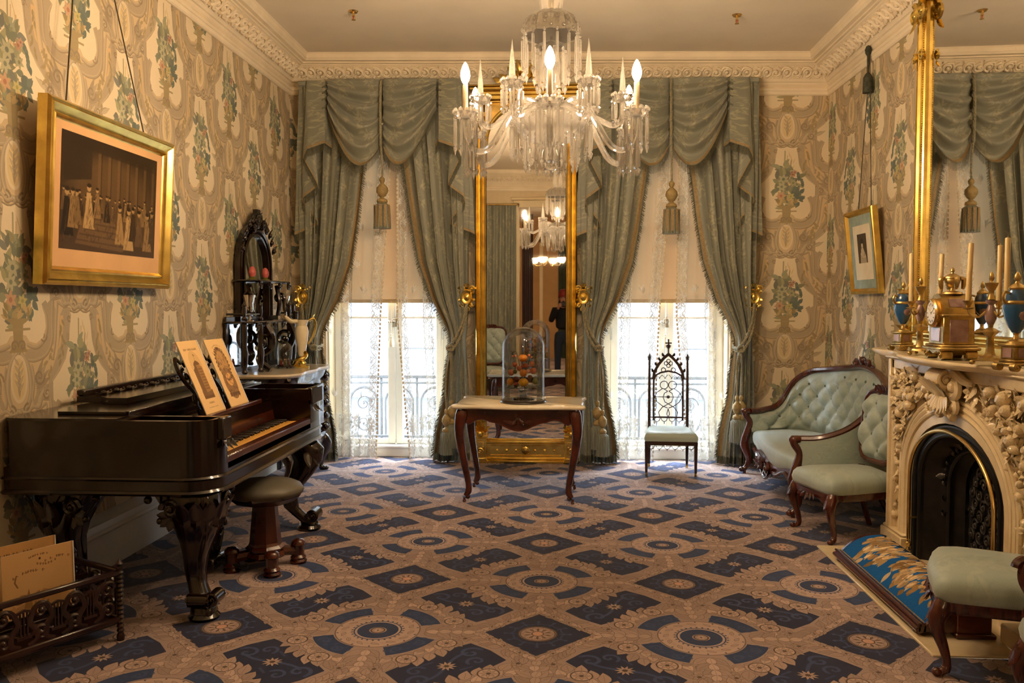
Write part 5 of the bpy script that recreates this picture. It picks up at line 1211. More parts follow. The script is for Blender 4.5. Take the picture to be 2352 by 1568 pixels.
# rim around the top, open in front for desk well
m = M()
rim_o = U
m.box(PX0, -2.08, PY0+.16, PY1-.1, .885, .955, .004)
m.prism([(PX0,PY0+.16),(PX0,PY0+.03),(PX0+.03,PY0),(-2.08,PY0),(-2.08,PY0+.16)], .885, .955)
part('rear_top', m, ROSEW, t)
for y0, y1, nr in ((PY0, KY0+.03, 1), (KY1-.03, PY1, 0)):
    m = M(); th = .035
    if nr: out = [(-2.08,y0)]+[(PX1-.16+.16*sin(a), y0+.16-.16*cos(a)) for a in np.linspace(0, pi/2, 7)]+[(PX1,y1),(-2.08,y1)]
    else: out = [(-2.08,y0),(PX1,y0)]+[(PX1-.16+.16*cos(a), y1-.16+.16*sin(a)) for a in np.linspace(0, pi/2, 7)]+[(-2.08,y1)]
    cx, cy = (-2.08+PX1)/2, (y0+y1)/2; inn = [(max(-2.04, min(PX1-th, x)), max(y0+th, min(y1-th, y))) for x, y in out]
    m.slab(inn+[inn[0]], out+[out[0]], .885, .957, ax=2); part('cheek_rim', m, ROSEW, t)
    m = M()
    for q in range(6): m.scroll((-1.98+.06*q, cy, .893), (1,0,0), (0,1 if q % 2 else -1,0), .03, 1.2, .007)
    part('fret_panel', m, EBON, t)
    m = M(); m.box(PX1-.02, PX1+.012, y0+(.10 if nr else .03), y1-(.0 if nr else .12), .855, .962, .006); part('cheek_block', m, ROSEW, t)
    m = M(); 
    for q in range(3): m.leaf((PX1+.008, y0+(.13 if nr else .05)+.035*q, .85), (.2, (q-1)*.5, -1), (1,0,0), .05, .035, .4)
    part('cheek_carving', m, EBON, t)
m = M(); m.loft([[(x, y, z) for x, y in [(PX0-.006,PY0+.05),(PX0+.012,PY0+.008),(PX0+.06,PY0-.008),(-2.06,PY0-.008),(-2.06,PY1+.004),(PX0+.1,PY1+.004),(PX0-.006,PY1-.1)]] for z in (.955,.968)]); part('rear_lid', m, ROSEW, t)
m = M(); m.loft([[(x, y, z) for x, y in [(-2.47,4.02),(-2.42,3.93),(-2.08,3.93),(-2.08,5.60),(-2.47,5.60)]] for z in (.970,.984)]); part('front_lid_flap', m, ROSEW, t)
m = M(); m.box(-2.095, -2.07, 3.94, 5.6, .93, .986, .003); part('lid_hinge_edge', m, ROSEW, t)
# folded fall with carved border lying on top
m = M(); m.prism([(-2.53,4.28),(-2.40,4.28),(-2.33,4.22),(-2.23,4.22),(-2.23,5.50),(-2.53,5.50)], .986, 1.018); part('folded_fall', m, ROSEW, t)
m = M(); m.box(-2.545, -2.50, 4.30, 5.5, 1.018, 1.05, .006); part('fall_moulding', m, ROSEW, t)
bd = M(); bd.ell((0,0,.008), (.018,.014,.014), 8, 6); bd.leaf((0,.02,.004),(0,1,.1),(0,0,1),.06,.035,.2); bd.leaf((0,-.02,.004),(0,-1,.1),(0,0,1),.06,.035,.2); bd = bd.mesh('carved_bead'); bd.materials.append(EBON)
for q in range(9): link('carved_bead', bd, None, t, (-2.44, 4.38+.135*q, 1.018))
# keyboard
m = M(); m.box(KX, PX1-.055, KY0, KY1, .70, .735, .002); m.box(PX1-.055, PX1, KY0, KY1, .70, .768, .006); part('key_slip', m, MAHOG, t)
wk = M(); wk.box(KX+.005, PX1-.062, .0008, .0232, .735, .752, .0015); wk.box(PX1-.064, PX1-.058, .001, .023, .728, .7525, .001); wk = wk.mesh('white_key'); wk.materials.append(IVORY)
bk_ = M(); bk_.box(KX+.005, KX+.105, -.006, .006, .75, .765, .002); bk_ = bk_.mesh('black_key'); bk_.materials.append(EBONY)
nk = int((KY1-KY0-.02)/.02415)
for i in range(nk):
    y = KY0+.012+i*.02415; link('white_key', wk, None, t, (0, y, 0))
    if i % 7 in (0, 1, 3, 4, 5) and i < nk-1: link('black_key', bk_, None, t, (0, y+.02415, 0))
m = M(); m.loft([[(KX+.002, y, .74), (KX+.012, y, .76), (KX-.012, y, .885), (KX-.03, y, .885), (KX-.03, y, .74)] for y in (KY0, KY1)]); part('name_board', m, MAHOG, t)
# desk ledge and fretwork supports
m = M(); m.box(-1.99, -1.845, 4.30, 5.12, .888, .905, .006); m.box(-1.865, -1.845, 4.30, 5.12, .90, .916, .004); part('desk_ledge', m, MAHOG, t)
dv = Vector((-.17, 0, .40)).normalized(); nrm = Vector((.4, 0, .17)).normalized(); b0 = Vector((-1.91, 0, .905))
def D(y, s): return b0+Vector((0, y, 0))+dv*s
for y0, y1 in ((4.34, 4.66), (4.68, 4.98)):
    m = M(); yc = (y0+y1)/2
    for sg in (-1, 1):
        h = (y1-y0)/2
        stube(m, [D(yc+sg*h*.55, .0), D(yc+sg*h*.75, .06), D(yc+sg*h*.5, .12), D(yc+sg*h*.85, .20), D(yc+sg*h*1.0, .28), D(yc+sg*h*.85, .33), D(yc+sg*h*.6, .30)], [.016,.018,.014,.018,.016,.014,.01], 6, 6, up=nrm, fx=.5)
        m.scroll(D(yc+sg*h*.55, .09), (0,sg,0), dv, .045, 1.3, .011, -pi/2, 1, flat=.6); m.scroll(D(yc+sg*h*.6, .22), (0,-sg,0), dv, .05, 1.3, .011, pi/2, 1, flat=.6)
    m.ribbon([D(yc, 0), D(yc, .30)], .035, .012, nrm); m.ribbon([D(y0+.03, .01), D(y1-.03, .01)], .05, .014, nrm); m.ribbon([D(yc-.07,.29), D(yc, .33), D(yc+.07,.29)], .03, .014, nrm)
    part('desk_fret', m, EBON, t)
# apron between the legs, near end and front
m = M(); n = 25; T = np.linspace(0, 1, n)
def ap(q): return .612+.022*min(1, min(q, 1-q)/.07)-.045*max(0, 1-min(q, 1-q)/.10)
poly = [(PX0+.24+(PX1-PX0-.50)*q, ap(q)) for q in T]; m.prism(poly+[(poly[-1][0], .66), (poly[0][0], .66)], PY0+.01, PY0+.03, 1)
part('end_apron', m, ROSEW, t)
def piano_leg(cx, cy, dx, dy, lab=None):
    m = M(); H = [.60,.585,.54,.49,.43,.36,.29,.21,.145,.10,.06,.03,.0]; HWd = [.205,.20,.175,.15,.122,.088,.064,.052,.046,.052,.06,.066,.064]; OF = [0,.004,.012,.02,.022,.012,-.004,-.012,0,.025,.04,.045,.045]
    rings = []
    for z, w, o in zip(H[::-1], HWd[::-1], OF[::-1]):
        ring = []
        for i in range(28):
            a = 2*pi*i/28; q = w*(1/(abs(cos(a))**4+abs(sin(a))**4)**.25)*.86; q *= 1+.05*cos(7*a+.5)*(1 if z > .3 else .3)
            # bracket stays inside the case footprint
            x = q*cos(a); y = q*sin(a)
            if x*dx > 0 and z > .3: x *= .62+.38*(1-min(1, (z-.3)/.3))
            if y*dy > 0 and z > .3: y *= .62+.38*(1-min(1, (z-.3)/.3))
            ring.append((cx+x+dx*o*1.2, cy+y+dy*o*1.2, z))
        rings.append(ring)
    m.loft(rings); part('leg', m, ROSEW, t, sharp=60)
    for s in (-1, 1):     # scroll feet and carved knees
        m = M(); fx, fy = (dx, 0) if s > 0 else (0, dy); sx, sy = (0, 1) if s > 0 else (1, 0)
        c = Vector((cx+dx*.05+fx*.055, cy+dy*.05+fy*.055, .10))
        m.tube([c-Vector((sx,sy,0))*.045, c+Vector((sx,sy,0))*.045], .034, 14); m.scroll(c+Vector((sx,sy,0))*.046, (fx,fy,0), (0,0,1), .03, 1.4, .008); m.scroll(c-Vector((sx,sy,0))*.046, (fx,fy,0), (0,0,1), .03, 1.4, .008)
        part('foot_scroll', m, ROSEW, t)
    for k in range(5):
        m = M(); a = math.atan2(dy, dx)+(k-2)*.42; p = Vector((cx+dx*.01+.115*cos(a), cy+dy*.01+.115*sin(a), .44)); m.leaf(p, (cos(a)*.25, sin(a)*.25, 1), (cos(a), sin(a), 0), .155, .075, .18, 0, 8); part('carved_lobe', m, EBON, t)
    for s in (-1, 1):
        m = M(); e = Vector((0, -dy, 0)) if s > 0 else Vector((-dx, 0, 0)); f_ = Vector((dx, 0, 0)) if s > 0 else Vector((0, dy, 0))
        c0 = Vector((cx, cy, .535))+f_*.118+e*.075; m.scroll(c0, e, (0,0,1), .045, 1.4, .014, 0, 1); m.ell(c0+e*.115+Vector((0,0,.04))-f_*.02, .02, 8, 6); m.ell(c0+e*.06+Vector((0,0,-.06))-f_*.02, .016, 8, 6)
        for k in range(3): m.leaf(c0+Vector((0,0,-.04))-f_*.015, e*(.1+.2*k)+Vector((0,0,-.6+.35*k)), f_, .07, .045, .15)
        part('carved_scroll', m, EBON, t)
    m = M(); m.lathe([(0,0),(.07,0),(.075,.014),(.06,.03),(0,.03)], 20, (cx+dx*.055, cy+dy*.055, 0)); part('foot_pad', m, ROSEW, t)
piano_leg(-1.76, 3.965, 1, -1); piano_leg(-2.40, 3.98, -1, -1)
def curved_leg(cx, cy, dx, dy):
    m = M(); H = [.60,.54,.46,.38,.30,.22,.15,.09,.05,.0]; HWd = [.12,.125,.10,.082,.066,.056,.05,.05,.058,.06]; OF = [0,.035,.045,.02,-.02,-.045,-.035,.01,.05,.06]; rings = []
    for z, w, o in zip(H[::-1], HWd[::-1], OF[::-1]):
        rings.append([(cx+w*cos(2*pi*i/20)+dx*o*1.3, cy+w*.8*sin(2*pi*i/20)+dy*o*.3, z) for i in range(20)])
    m.loft(rings); part('leg', m, ROSEW, t, sharp=60)
    m = M(); c = Vector((cx+dx*.105, cy, .10)); m.tube([c-Vector((0,.055,0)), c+Vector((0,.055,0))], .042, 16); m.scroll(c-Vector((0,.056,0)), (dx,0,0), (0,0,1), .036, 1.5, .009); part('foot_scroll', m, ROSEW, t)
    m = M(); m.lathe([(0,0),(.075,0),(.08,.016),(.066,.034),(0,.034)], 20, (cx+dx*.07, cy, 0)); part('foot_pad', m, ROSEW, t)
    for k in range(4): m = M(); a = (k-1.5)*.5; p = Vector((cx+dx*.11*cos(a), cy+.10*sin(a), .56)); m.leaf(p, (dx*.2*cos(a), .3*sin(a), -1), (dx*cos(a), sin(a), 0), .14, .06, .15, 0, 8); part('carved_lobe', m, EBON, t)
curved_leg(-1.75, 5.52, 1, 1); piano_leg(-2.40, 5.54, -1, 1)
# pedal lyre
m = M(); 
for sg in (-1, 1): stube(m, [(-1.97, 4.64+sg*.05, .61), (-1.97, 4.64+sg*.10, .52), (-1.97, 4.64+sg*.05, .40), (-1.97, 4.64+sg*.03, .30), (-1.97, 4.64+sg*.11, .20), (-1.97, 4.64+sg*.06, .09)], [.02,.022,.02,.02,.024,.02], 8, 6); m.scroll((-1.955, 4.64+sg*.075, .22), (0,sg,0), (0,0,1), .07, 1.4, .016)
m.tube([(-1.97,4.64,.06),(-1.97,4.64,.61)], .012, 8); part('pedal_lyre', m, EBON, t)
m = M(); m.box(-2.02, -1.92, 4.53, 4.75, .02, .09, .008); part('pedal_box', m, EBON, t)
for dy in (-.05, .06):
    m = M(); stube(m, [(-1.95, 4.64+dy, .05), (-1.85, 4.64+dy, .05), (-1.79, 4.64+dy*1.1, .035), (-1.745, 4.64+dy*1.1, .038)], [.012,.013,.02,.018], 8, 5, fx=.6); part('pedal', m, IRON, t)
# printed music on the desk
def sheet(nm, lab, kind, BL, BR, TL, w=.27, h=.36, th=.004, grp=None, plastic=True):
    BL, BR, TL = Vector(BL), Vector(BR), Vector(TL); ex = (BR-BL).normalized(); ey = (TL-BL); ey = (ey-ex*ey.dot(ex)).normalized(); nz = ex.cross(ey)
    t = thing(nm, lab, 'sheet music', BL, 0, grp); m = M(); w = (BR-BL).length; h = (TL-BL).length
    m.add([-nz*th, ex*w-nz*th, ex*w+ey*h-nz*th, ey*h-nz*th, (0,0,0), ex*w, ex*w+ey*h, ey*h], [(3,2,1,0),(0,1,5,4),(1,2,6,5),(2,3,7,6),(3,0,4,7)]); part('pages', m, PAPERW, t)
    m = M(); m.add([nz*.0006, ex*w+nz*.0006, ex*w+ey*h+nz*.0006, ey*h+nz*.0006], [(0,1,2,3)], [(0,0),(1,0),(1,1),(0,1)]); part('cover', m, imgmat('music cover %d' % kind, sheet_image(kind), .55), t)
    m = M(); m.tube([ex*w+nz*.002, ex*w+ey*h+nz*.002], .0035, 6); part('sleeve_edge', m, mat('clear sleeve %d' % kind, (.9,.9,.88), .15), t)
    return t
sheet('sheet_music', 'tan sheet music printed with a tall building leaning on the piano desk', 1, (-1.868,4.355,.916), (-1.868,4.60,.916), (-2.03,4.345,1.30), grp='sheet music on the piano')
sheet('sheet_music', 'tan sheet music with an oval ornamental design on the piano desk', 2, (-1.868,4.69,.916), (-1.868,4.945,.916), (-2.025,4.685,1.295), grp='sheet music on the piano')

# ------------------------------------------------------------------ piano stool
t = thing('piano_stool', 'round upholstered piano stool on a tapered octagonal pedestal in front of the piano', 'stool', (-1.685, 4.70, 0))
m = M(); m.lathe([(0,.405),(.15,.405),(.19,.415),(.212,.43),(.218,.447),(.205,.468),(.16,.490),(.09,.502),(0,.506)], 48, rib=.012, ribn=8); part('seat', m, mat('grey brown leather', hexc('5f5a4c'), .5, 0, .12, 8, .1, 40), t, sharp=70)
m = M(); m.lathe([(.10,.375),(.165,.38),(.20,.41),(.212,.428),(.15,.425),(0,.42)], 8); part('seat_frame', m, EBON, t, sharp=10)
m = M(); m.lathe([(.085,.10),(.105,.105),(.112,.12),(.095,.135),(.088,.15),(.068,.37),(.09,.385),(0,.385)], 8, a0=pi/8, a1=2*pi+pi/8); part('pedestal', m, MAHOG, t, sharp=10)
m = M(); m.lathe([(0,.06),(.10,.06),(.115,.075),(.105,.10),(0,.10)], 8); part('pedestal_base', m, MAHOG, t, sharp=10)
for k in range(4):
    a = -pi/3+k*pi/2; cx, cy = .185*cos(a), .185*sin(a)
    m = M(); m.lathe([(0,0),(.046,0),(.05,.014),(.042,.026),(.046,.036),(.034,.05),(.036,.10),(.043,.108),(.04,.125),(.025,.138),(0,.142)], 16, (cx, cy, 0)); part('foot', m, MAHOG, t)
    m = M(); m.tube([(.07*cos(a),.07*sin(a),.085),(cx,cy,.075)], .03, 8); part('foot_arm', m, MAHOG, t)

# ------------------------------------------------------------------ etagere
t = thing('etagere', 'tall carved ebonised etagere with arched mirror and marble shelf in the far left corner', 'etagere', (-2.61, 7.03, 0))
# local: +x into the room, y along the wall
m = M(); mo = [(0,-.60),(.36,-.615),(.47,-.58),(.515,-.52),(.555,-.40),(.53,-.2),(.55,0),(.52,.2),(.54,.4),(.50,.54),(.47,.60),(.36,.62),(0,.62)]
mo = [(p.x, p.y) for p in smooth_path([(x, y, 0) for x, y in mo], 3)]
m.loft([[(x*k, y*k, z) for x, y in mo] for k, z in ((.97,.918),(.99,.926),(1.0,.938),(.99,.952))]); part('marble_shelf', m, MARBLEW, t)
m = M(); m.loft([[(x*k, y*k, z) for x, y in mo] for k, z in ((.90,.30),(.92,.33),(.88,.36),(.88,.84),(.93,.87),(.95,.917))]); part('cabinet', m, EBON, t)
m = M(); poly = [(-.5+q, .30-.07*sin(pi*q)**2-.03*sin(3*pi*q)**2) for q in np.linspace(0, 1, 21)]; m.prism(poly+[(.5,.36),(-.5,.36)], .45, .48, 0); part('apron', m, EBON, t)
m = M(); m.box(.475, .487, -.42, -.05, .44, .80, .01); m.box(.475, .487, .05, .42, .44, .80, .01); part('door_panel', m, EBON, t)
for y in (-.24, .24):
    m = M()
    for k in range(7): a = k*.9; m.leaf((.487, y, .63), (.1, cos(a), sin(a)), (1,0,0), .09, .05, .2)
    part('door_carving', m, EBON, t)
for sx, sy in ((.45,-.52), (.45,.50)):
    for z, r in ((.86,.05),(.74,.035),(.62,.045),(.50,.04),(.40,.05)): m = M(); m.scroll((sx+.03, sy, z), (.7,.7 if sy > 0 else -.7,0), (0,0,1), r, 1.4, .02, pi/2); part('corner_scroll', m, EBON, t)
    part('leg', cabriole(.32, (1, .4 if sy > 0 else -.4), .04, (.04,.05,.044,.034,.026,.022,.03,.02)), EBON, t, loc=(sx, sy, 0))
for sy in (-.52, .50): m = M(); m.box(.02, .07, sy-.03, sy+.03, 0, .32, .008); part('leg', m, EBON, t)
# superstructure back with mirrors
m = M(); m.box(.0, .02, -.60, .60, .95, 1.40, .004); m.box(0, .02, -.36, .36, 1.40, 1.95, .004); part('backboard', m, EBON, t)
m = M(); m.add([(.024,-.30,.98),(.024,.30,.98),(.024,.30,1.34),(.024,-.30,1.34)], [(0,1,2,3)]); part('lower_mirror', m, MIRROR, t)
m = M(); ar = [(.27*cos(a), 1.80+.27*sin(a)) for a in np.linspace(0, pi, 17)]; m.add([(.024, y, z) for y, z in [(-.27,1.40),(.27,1.40)]+ar], [tuple(range(19))]); part('arched_mirror', m, MIRROR, t)
for sg in (-1, 1):
    m = M(); m.add([(.024, sg*.34, 1.0), (.024, sg*.56, 1.0), (.024, sg*.56, 1.34), (.024, sg*.34, 1.34)], [(0,1,2,3) if sg > 0 else (3,2,1,0)]); part('side_mirror', m, MIRROR, t)
m = M(); inn = [(-.27,1.36)]+[(.27*cos(a), 1.80+.27*sin(a)) for a in np.linspace(pi, 0, 17)]+[(.27,1.36)]; out = [(-.375,1.36)]+[(.375*cos(a), 1.80+.37*sin(a)) for a in np.linspace(pi, 0, 17)]+[(.375,1.36)]
m.slab(inn, out, .0, .045, ax=0); part('arch_frame', m, EBON, t)
m = M()
for r, x in ((.285,.045),(.318,.055),(.352,.045)): m.tube([(x, -r, 1.40)]+[(x, r*cos(a), 1.80+r*sin(a)) for a in np.linspace(pi, 0, 17)]+[(x, r, 1.40)], .012, 6)
part('arch_moulding', m, EBON, t)
cf = M(); cf.leaf((0,0,0), (0,1,.3), (1,0,0), .09, .06, .4); cf.ell((.012,.03,.012), (.018,.022,.02), 8, 6); cf = cf.mesh('crest_leaf'); cf.materials.append(EBON)
for k in range(13):
    a = .35+(pi-.7)*k/12; link('crest_leaf', cf, None, t, (.06, .37*cos(a), 1.80+.38*sin(a)), (a+(.9 if a < pi/2 else -.9)*(1 if k % 2 else .55), 0, 0))
m = M(); m.prism([(-.16,2.15),(-.13,2.20),(-.09,2.20),(-.085,2.25),(-.04,2.255),(-.035,2.29),(.035,2.29),(.04,2.255),(.085,2.25),(.09,2.20),(.13,2.20),(.16,2.15)], .03, .07, 0); part('crest', m, EBON, t)
for sg in (-1, 1):
    m = M(); m.scroll((.085, sg*.07, 2.16), (0,sg,0), (0,0,1), .045, 1.4, .016); m.scroll((.085, sg*.14, 2.12), (0,sg,0), (0,0,1), .035, 1.3, .014); part('crest_scroll', m, EBON, t)
for k, (z, y, x1) in enumerate(((1.695,.43,.21), (1.365,.63,.24))):
    m = M(); so = [(.0,-y),(x1*.8,-y),(x1,-y*.85),(x1*.95,-y*.5),(x1*1.08,0),(x1*.95,y*.5),(x1,y*.85),(x1*.8,y),(0,y)]; so = [(p.x, p.y) for p in smooth_path([(a, b_, 0) for a, b_ in so], 3)]
    m.loft([[(a*q, b_*q, zz) for a, b_ in so] for q, zz in ((.97,z-.018),(1,z-.010),(.985,z))]); part('shelf', m, EBON, t)
    for q in np.linspace(-y*.8, y*.8, 4 if k == 0 else 6): m = M(); m.scroll((x1*.97, q, z-.045), (0,1 if q > 0 else -1,0), (0,0,1), .035, 1.4, .011); part('shelf_fret', m, EBON, t)
for sg in (-1, 1):
    for y, zt_ in ((.36, 1.66), (.60, 1.50)):
        m = M(); m.lathe([(.02,.955),(.026,.97),(.016,.99),(.024,1.05),(.028,1.12),(.018,1.18),(.024,1.26),(.02,1.34)], 12, (.20 if y < .5 else .16, sg*y, 0)); part('turned_post', m, EBON, t)
        m = M(); m.lathe([(.018,1.37),(.022,1.385),(.012,1.40),(.02,1.44),(.014,1.47),(.018,1.49),(.006,1.51),(0,1.54)], 12, (.20 if y < .5 else .16, sg*y, 0)); part('finial', m, EBON, t)
    m = M(); m.tube([(.20,sg*.36,1.42),(.16,sg*.60,1.42)], .008, 6); m.tube([(.02,sg*.60,1.42),(.16,sg*.60,1.42)], .008, 6); part('gallery_rail', m, EBON, t)
    m = M(); stube(m, [(.22,sg*.30,1.33),(.26,sg*.28,1.24),(.24,sg*.25,1.14),(.16,sg*.27,1.08),(.18,sg*.29,1.02),(.26,sg*.30,.965)], [.03,.034,.03,.028,.032,.028], 8, 6); m.scroll((.18,sg*.28,1.2), (1,0,0), (0,0,1), .075, 1.2, .02); part('scroll_bracket', m, EBON, t)
    m = M(); stube(m, [(.10,sg*.36,1.40),(.12,sg*.34,1.52),(.09,sg*.36,1.66)], .02, 8, 6); m.scroll((.11,sg*.37,1.55), (1,0,0), (0,0,1), .05, 1.3, .014); part('side_scroll', m, EBON, t)
# things on the etagere
MERC = mat('mercury glass', (.86,.84,.78), .06, 1, .05, 6)
for k, y in enumerate((6.56, 7.43)):
    t = thing('goblet', 'silvered glass goblet on the %s end of the etagere middle shelf' % ('near' if k == 0 else 'far'), 'goblet', (-2.455, y, 1.366), 0, 'silvered goblets')
    m = M(); m.lathe([(0,0),(.034,0),(.034,.005),(.012,.014),(.009,.05),(.013,.06),(.026,.085),(.03,.13),(.036,.17),(.044,.205),(.042,.205),(.033,.17),(.027,.12),(0,.085)], 28); part('bowl', m, MERC, t)
for k, y in enumerate((6.68, 6.98)):
    t = thing('ornamental_egg', 'pink ornamental egg on a green stand, %s one on the etagere top shelf' % ('nearer' if k == 0 else 'farther'), 'egg', (-2.475, y, 1.696), 0, 'pink eggs')
    m = M(); m.lathe([(0,.018),(.02,.022),(.029,.045),(.029,.065),(.02,.092),(.008,.104),(0,.106)], 20); part('egg', m, mat('pink egg %d' % k, hexc('c8605a'), .45, 0, .15, 30), t)
    m = M(); m.lathe([(0,0),(.034,0),(.036,.008),(.018,.014),(.022,.024),(0,.024)], 20); part('stand', m, mat('green stand %d' % k, hexc('6d6a24'), .5), t)
t = thing('ewer', 'cream porcelain ewer with gilt handle and entwined gilt foot on the etagere marble', 'ewer', (-2.24, 7.20, .953))
PORC = mat('cream porcelain', hexc('efe2c0'), .15, 0, .03, 8, coat=.5)
m = M(); m.lathe([(0,.10),(.03,.10),(.036,.14),(.052,.24),(.06,.31),(.052,.345),(.044,.36),(.05,.385),(.062,.41),(.058,.41),(.045,.385),(.038,.36),(0,.35)], 32); part('body', m, PORC, t)
m = M(); stube(m, [(-.03,-.03,.40),(-.075,-.06,.40),(-.105,-.085,.43),(-.11,-.09,.45)], [.03,.034,.03,.012], 12, 5, fx=.6); part('spout', m, PORC, t)
m = M(); stube(m, [(.05,.03,.40),(.09,.05,.42),(.105,.06,.36),(.085,.05,.27),(.05,.03,.20)], [.009,.012,.011,.010,.008], 8, 6); m.leaf((.08,.05,.42),(.3,.2,1),(1,0,0),.05,.03,.3); part('handle', m, GOLD, t)
m = M(); stube(m, [(-.06,-.02,.02),(-.03,-.04,.06),(.02,-.03,.08),(.03,.02,.11),(-.02,.03,.14),(-.03,-.01,.17)], [.02,.024,.022,.018,.014,.008], 10, 6); m.ell((.02,-.05,.035),(.034,.026,.03),10,8); m.leaf((.03,-.02,.10),(.5,-.3,1),(0,-1,0),.06,.04,.4); m.lathe([(0,0),(.062,0),(.066,.012),(.05,.022),(0,.026)], 24); part('gilt_foot', m, GOLD, t)
t = thing('small_dome', 'small glass dome over tiny figures on a footed black base, on the etagere marble', 'dome', (-2.36, 7.10, .953))
m = M(); m.lathe([(0,.012),(.072,.012),(.075,.02),(.066,.03),(0,.03)], 32); part('base', m, EBON, t)
for a in (0,1,2,3): m = M(); m.ell((.055*cos(a*pi/2+.7), .055*sin(a*pi/2+.7), .008), .009, 8, 6); part('ball_foot', m, EBON, t)
m = M(); m.lathe([(.058,.03),(.058,.17)]+[(.058*cos(a), .17+.06*sin(a)) for a in np.linspace(.15, pi/2, 8)], 36, caps=False); part('glass_shade', m, pane('small dome glass', (.95,.96,.96), .12), t)
for k, (x, y, c) in enumerate(((-.02,-.03,'a83a2c'), (.0,.0,'c9764a'), (.025,.025,'7c3b34'), (.02,-.02,'556a4a'))):
    f = thing('figurine', ['red coated', 'orange robed', 'dark plum', 'green dressed'][k]+' tiny figure under the small glass dome', 'figurine', (-2.36+x, 7.10+y, .983), 0, 'tiny figures under the small dome')
    m = M(); m.lathe([(0,0),(.011,.0),(.010,.02),(.006,.036),(.004,.04),(0,.041)], 10); part('robe', m, mat('robe '+c, hexc(c), .6), f)
    m = M(); m.ell((0,0,.045), .006, 8, 6); part('head', m, mat('head '+c, hexc('d8b48c'), .6), f)
t = thing('dark_jar', 'small dark lidded jar at the far end of the etagere middle shelf', 'jar', (-2.42, 7.60, 1.366))
m = M(); m.lathe([(0,0),(.024,0),(.026,.05),(.022,.055),(.026,.058),(.026,.066),(0,.07)], 20); part('body', m, EBON, t)

# ------------------------------------------------------------------ music canterbury
t = thing('canterbury', 'low carved dark wood music canterbury with lyre fretwork at lower left', 'music rack', (-1.965, 3.625, 0), rot=(0, 0, math.atan2(-.875, -.485)))
# local x along the long side (away to the left), y is towards the viewer's right: the rack lies on -y
CW = wood('canterbury wood', hexc('140705'), hexc('341209'), .3)
Lx, Ly = .56, -.36
for x, y in ((0,0),(Lx,0),(0,Ly),(Lx,Ly)):
    m = M(); pr = [(0,0),(.016,.0),(.018,.02),(.012,.035)]
    for q in range(14): pr += [(.017,.045+.02*q),(.012,.055+.02*q)]
    m.lathe(pr+[(.015,.325),(.011,.335),(.016,.345),(.006,.36),(0,.372)], 10, (x, y, 0)); part('turned_post', m, CW, t)
for z0, z1 in ((.085,.11), (.295,.32)):
    for y in (0, Ly): m = M(); m.box(0, Lx, y-.011, y+.011, z0, z1, .005); part('long_rail', m, CW, t)
    for x in (0, Lx): m = M(); m.box(x-.011, x+.011, Ly, 0, z0, z1, .005); part('end_rail', m, CW, t)
for y in (Ly*.36, Ly*.68): m = M(); m.box(0, Lx, y-.007, y+.007, .245, .268, .004); m.box(0,Lx,y-.007,y+.007,.10,.115,.003); part('divider_rail', m, CW, t)
m = M(); m.box(0, Lx, Ly, 0, .075, .09, .003); part('tray', m, CW, t)
for y in (0, Ly):
    u3 = (0,1,0)
    for c in (.14, .28, .42):
        m = M()
        for sg in (-1, 1): stube(m, [(c+sg*.015, y, .115), (c+sg*.05, y, .13), (c+sg*.05, y, .17), (c+sg*.025, y, .21), (c+sg*.045, y, .26), (c+sg*.075, y, .275), (c+sg*.07, y, .25)], [.008,.013,.014,.012,.012,.010,.007], 6, 6, up=u3, fx=.6)
        for d in (-.014, 0, .014): m.ribbon([(c+d, y, .15), (c+d, y, .255)], .005, .008, u3)
        m.ribbon([(c-.03, y, .15), (c+.03, y, .15)], .012, .01, u3); m.ribbon([(c-.03,y,.252),(c,y,.262),(c+.03,y,.252)], .01, .01, u3); part('lyre_fret', m, CW, t)
    for c in (.06, .21, .35, .50): m = M(); m.scroll((c, y, .15), (1,0,0), (0,0,1), .035, 1.3, .010, flat=.8); m.scroll((c, y, .245), (-1,0,0), (0,0,1), .035, 1.3, .010, flat=.8); part('scroll_fret', m, CW, t)
for x in (0, Lx):
    for c in (-.08, -.18, -.28): m = M(); m.scroll((x, c, .15), (0,1,0), (0,0,1), .038, 1.3, .010); m.scroll((x, c, .245), (0,-1,0), (0,0,1), .038, 1.3, .010); m.ribbon([(x,c+.05,.11),(x,c+.05,.30)], .008, .01, (1,0,0)); part('end_fret', m, CW, t)
la = Vector((-.485,-.875,0)); sa = Vector((-.875,.485,0))
p0 = Vector((-2.125, 3.545, .20))
sheet('sheet_music', 'cream engraved sheet music with ribbon banner title standing in the canterbury front slot', 3, p0+la*.30, p0, p0+la*.30+Vector((-.01,.0,.268)), grp='sheet music in the canterbury')
p0 = Vector((-2.235, 3.60, .20))
sheet('sheet_music', 'plain tan sheet music standing behind the engraved one in the canterbury', 4, p0+la*.36, p0, p0+la*.36+Vector((-.015,.01,.275)), grp='sheet music in the canterbury')

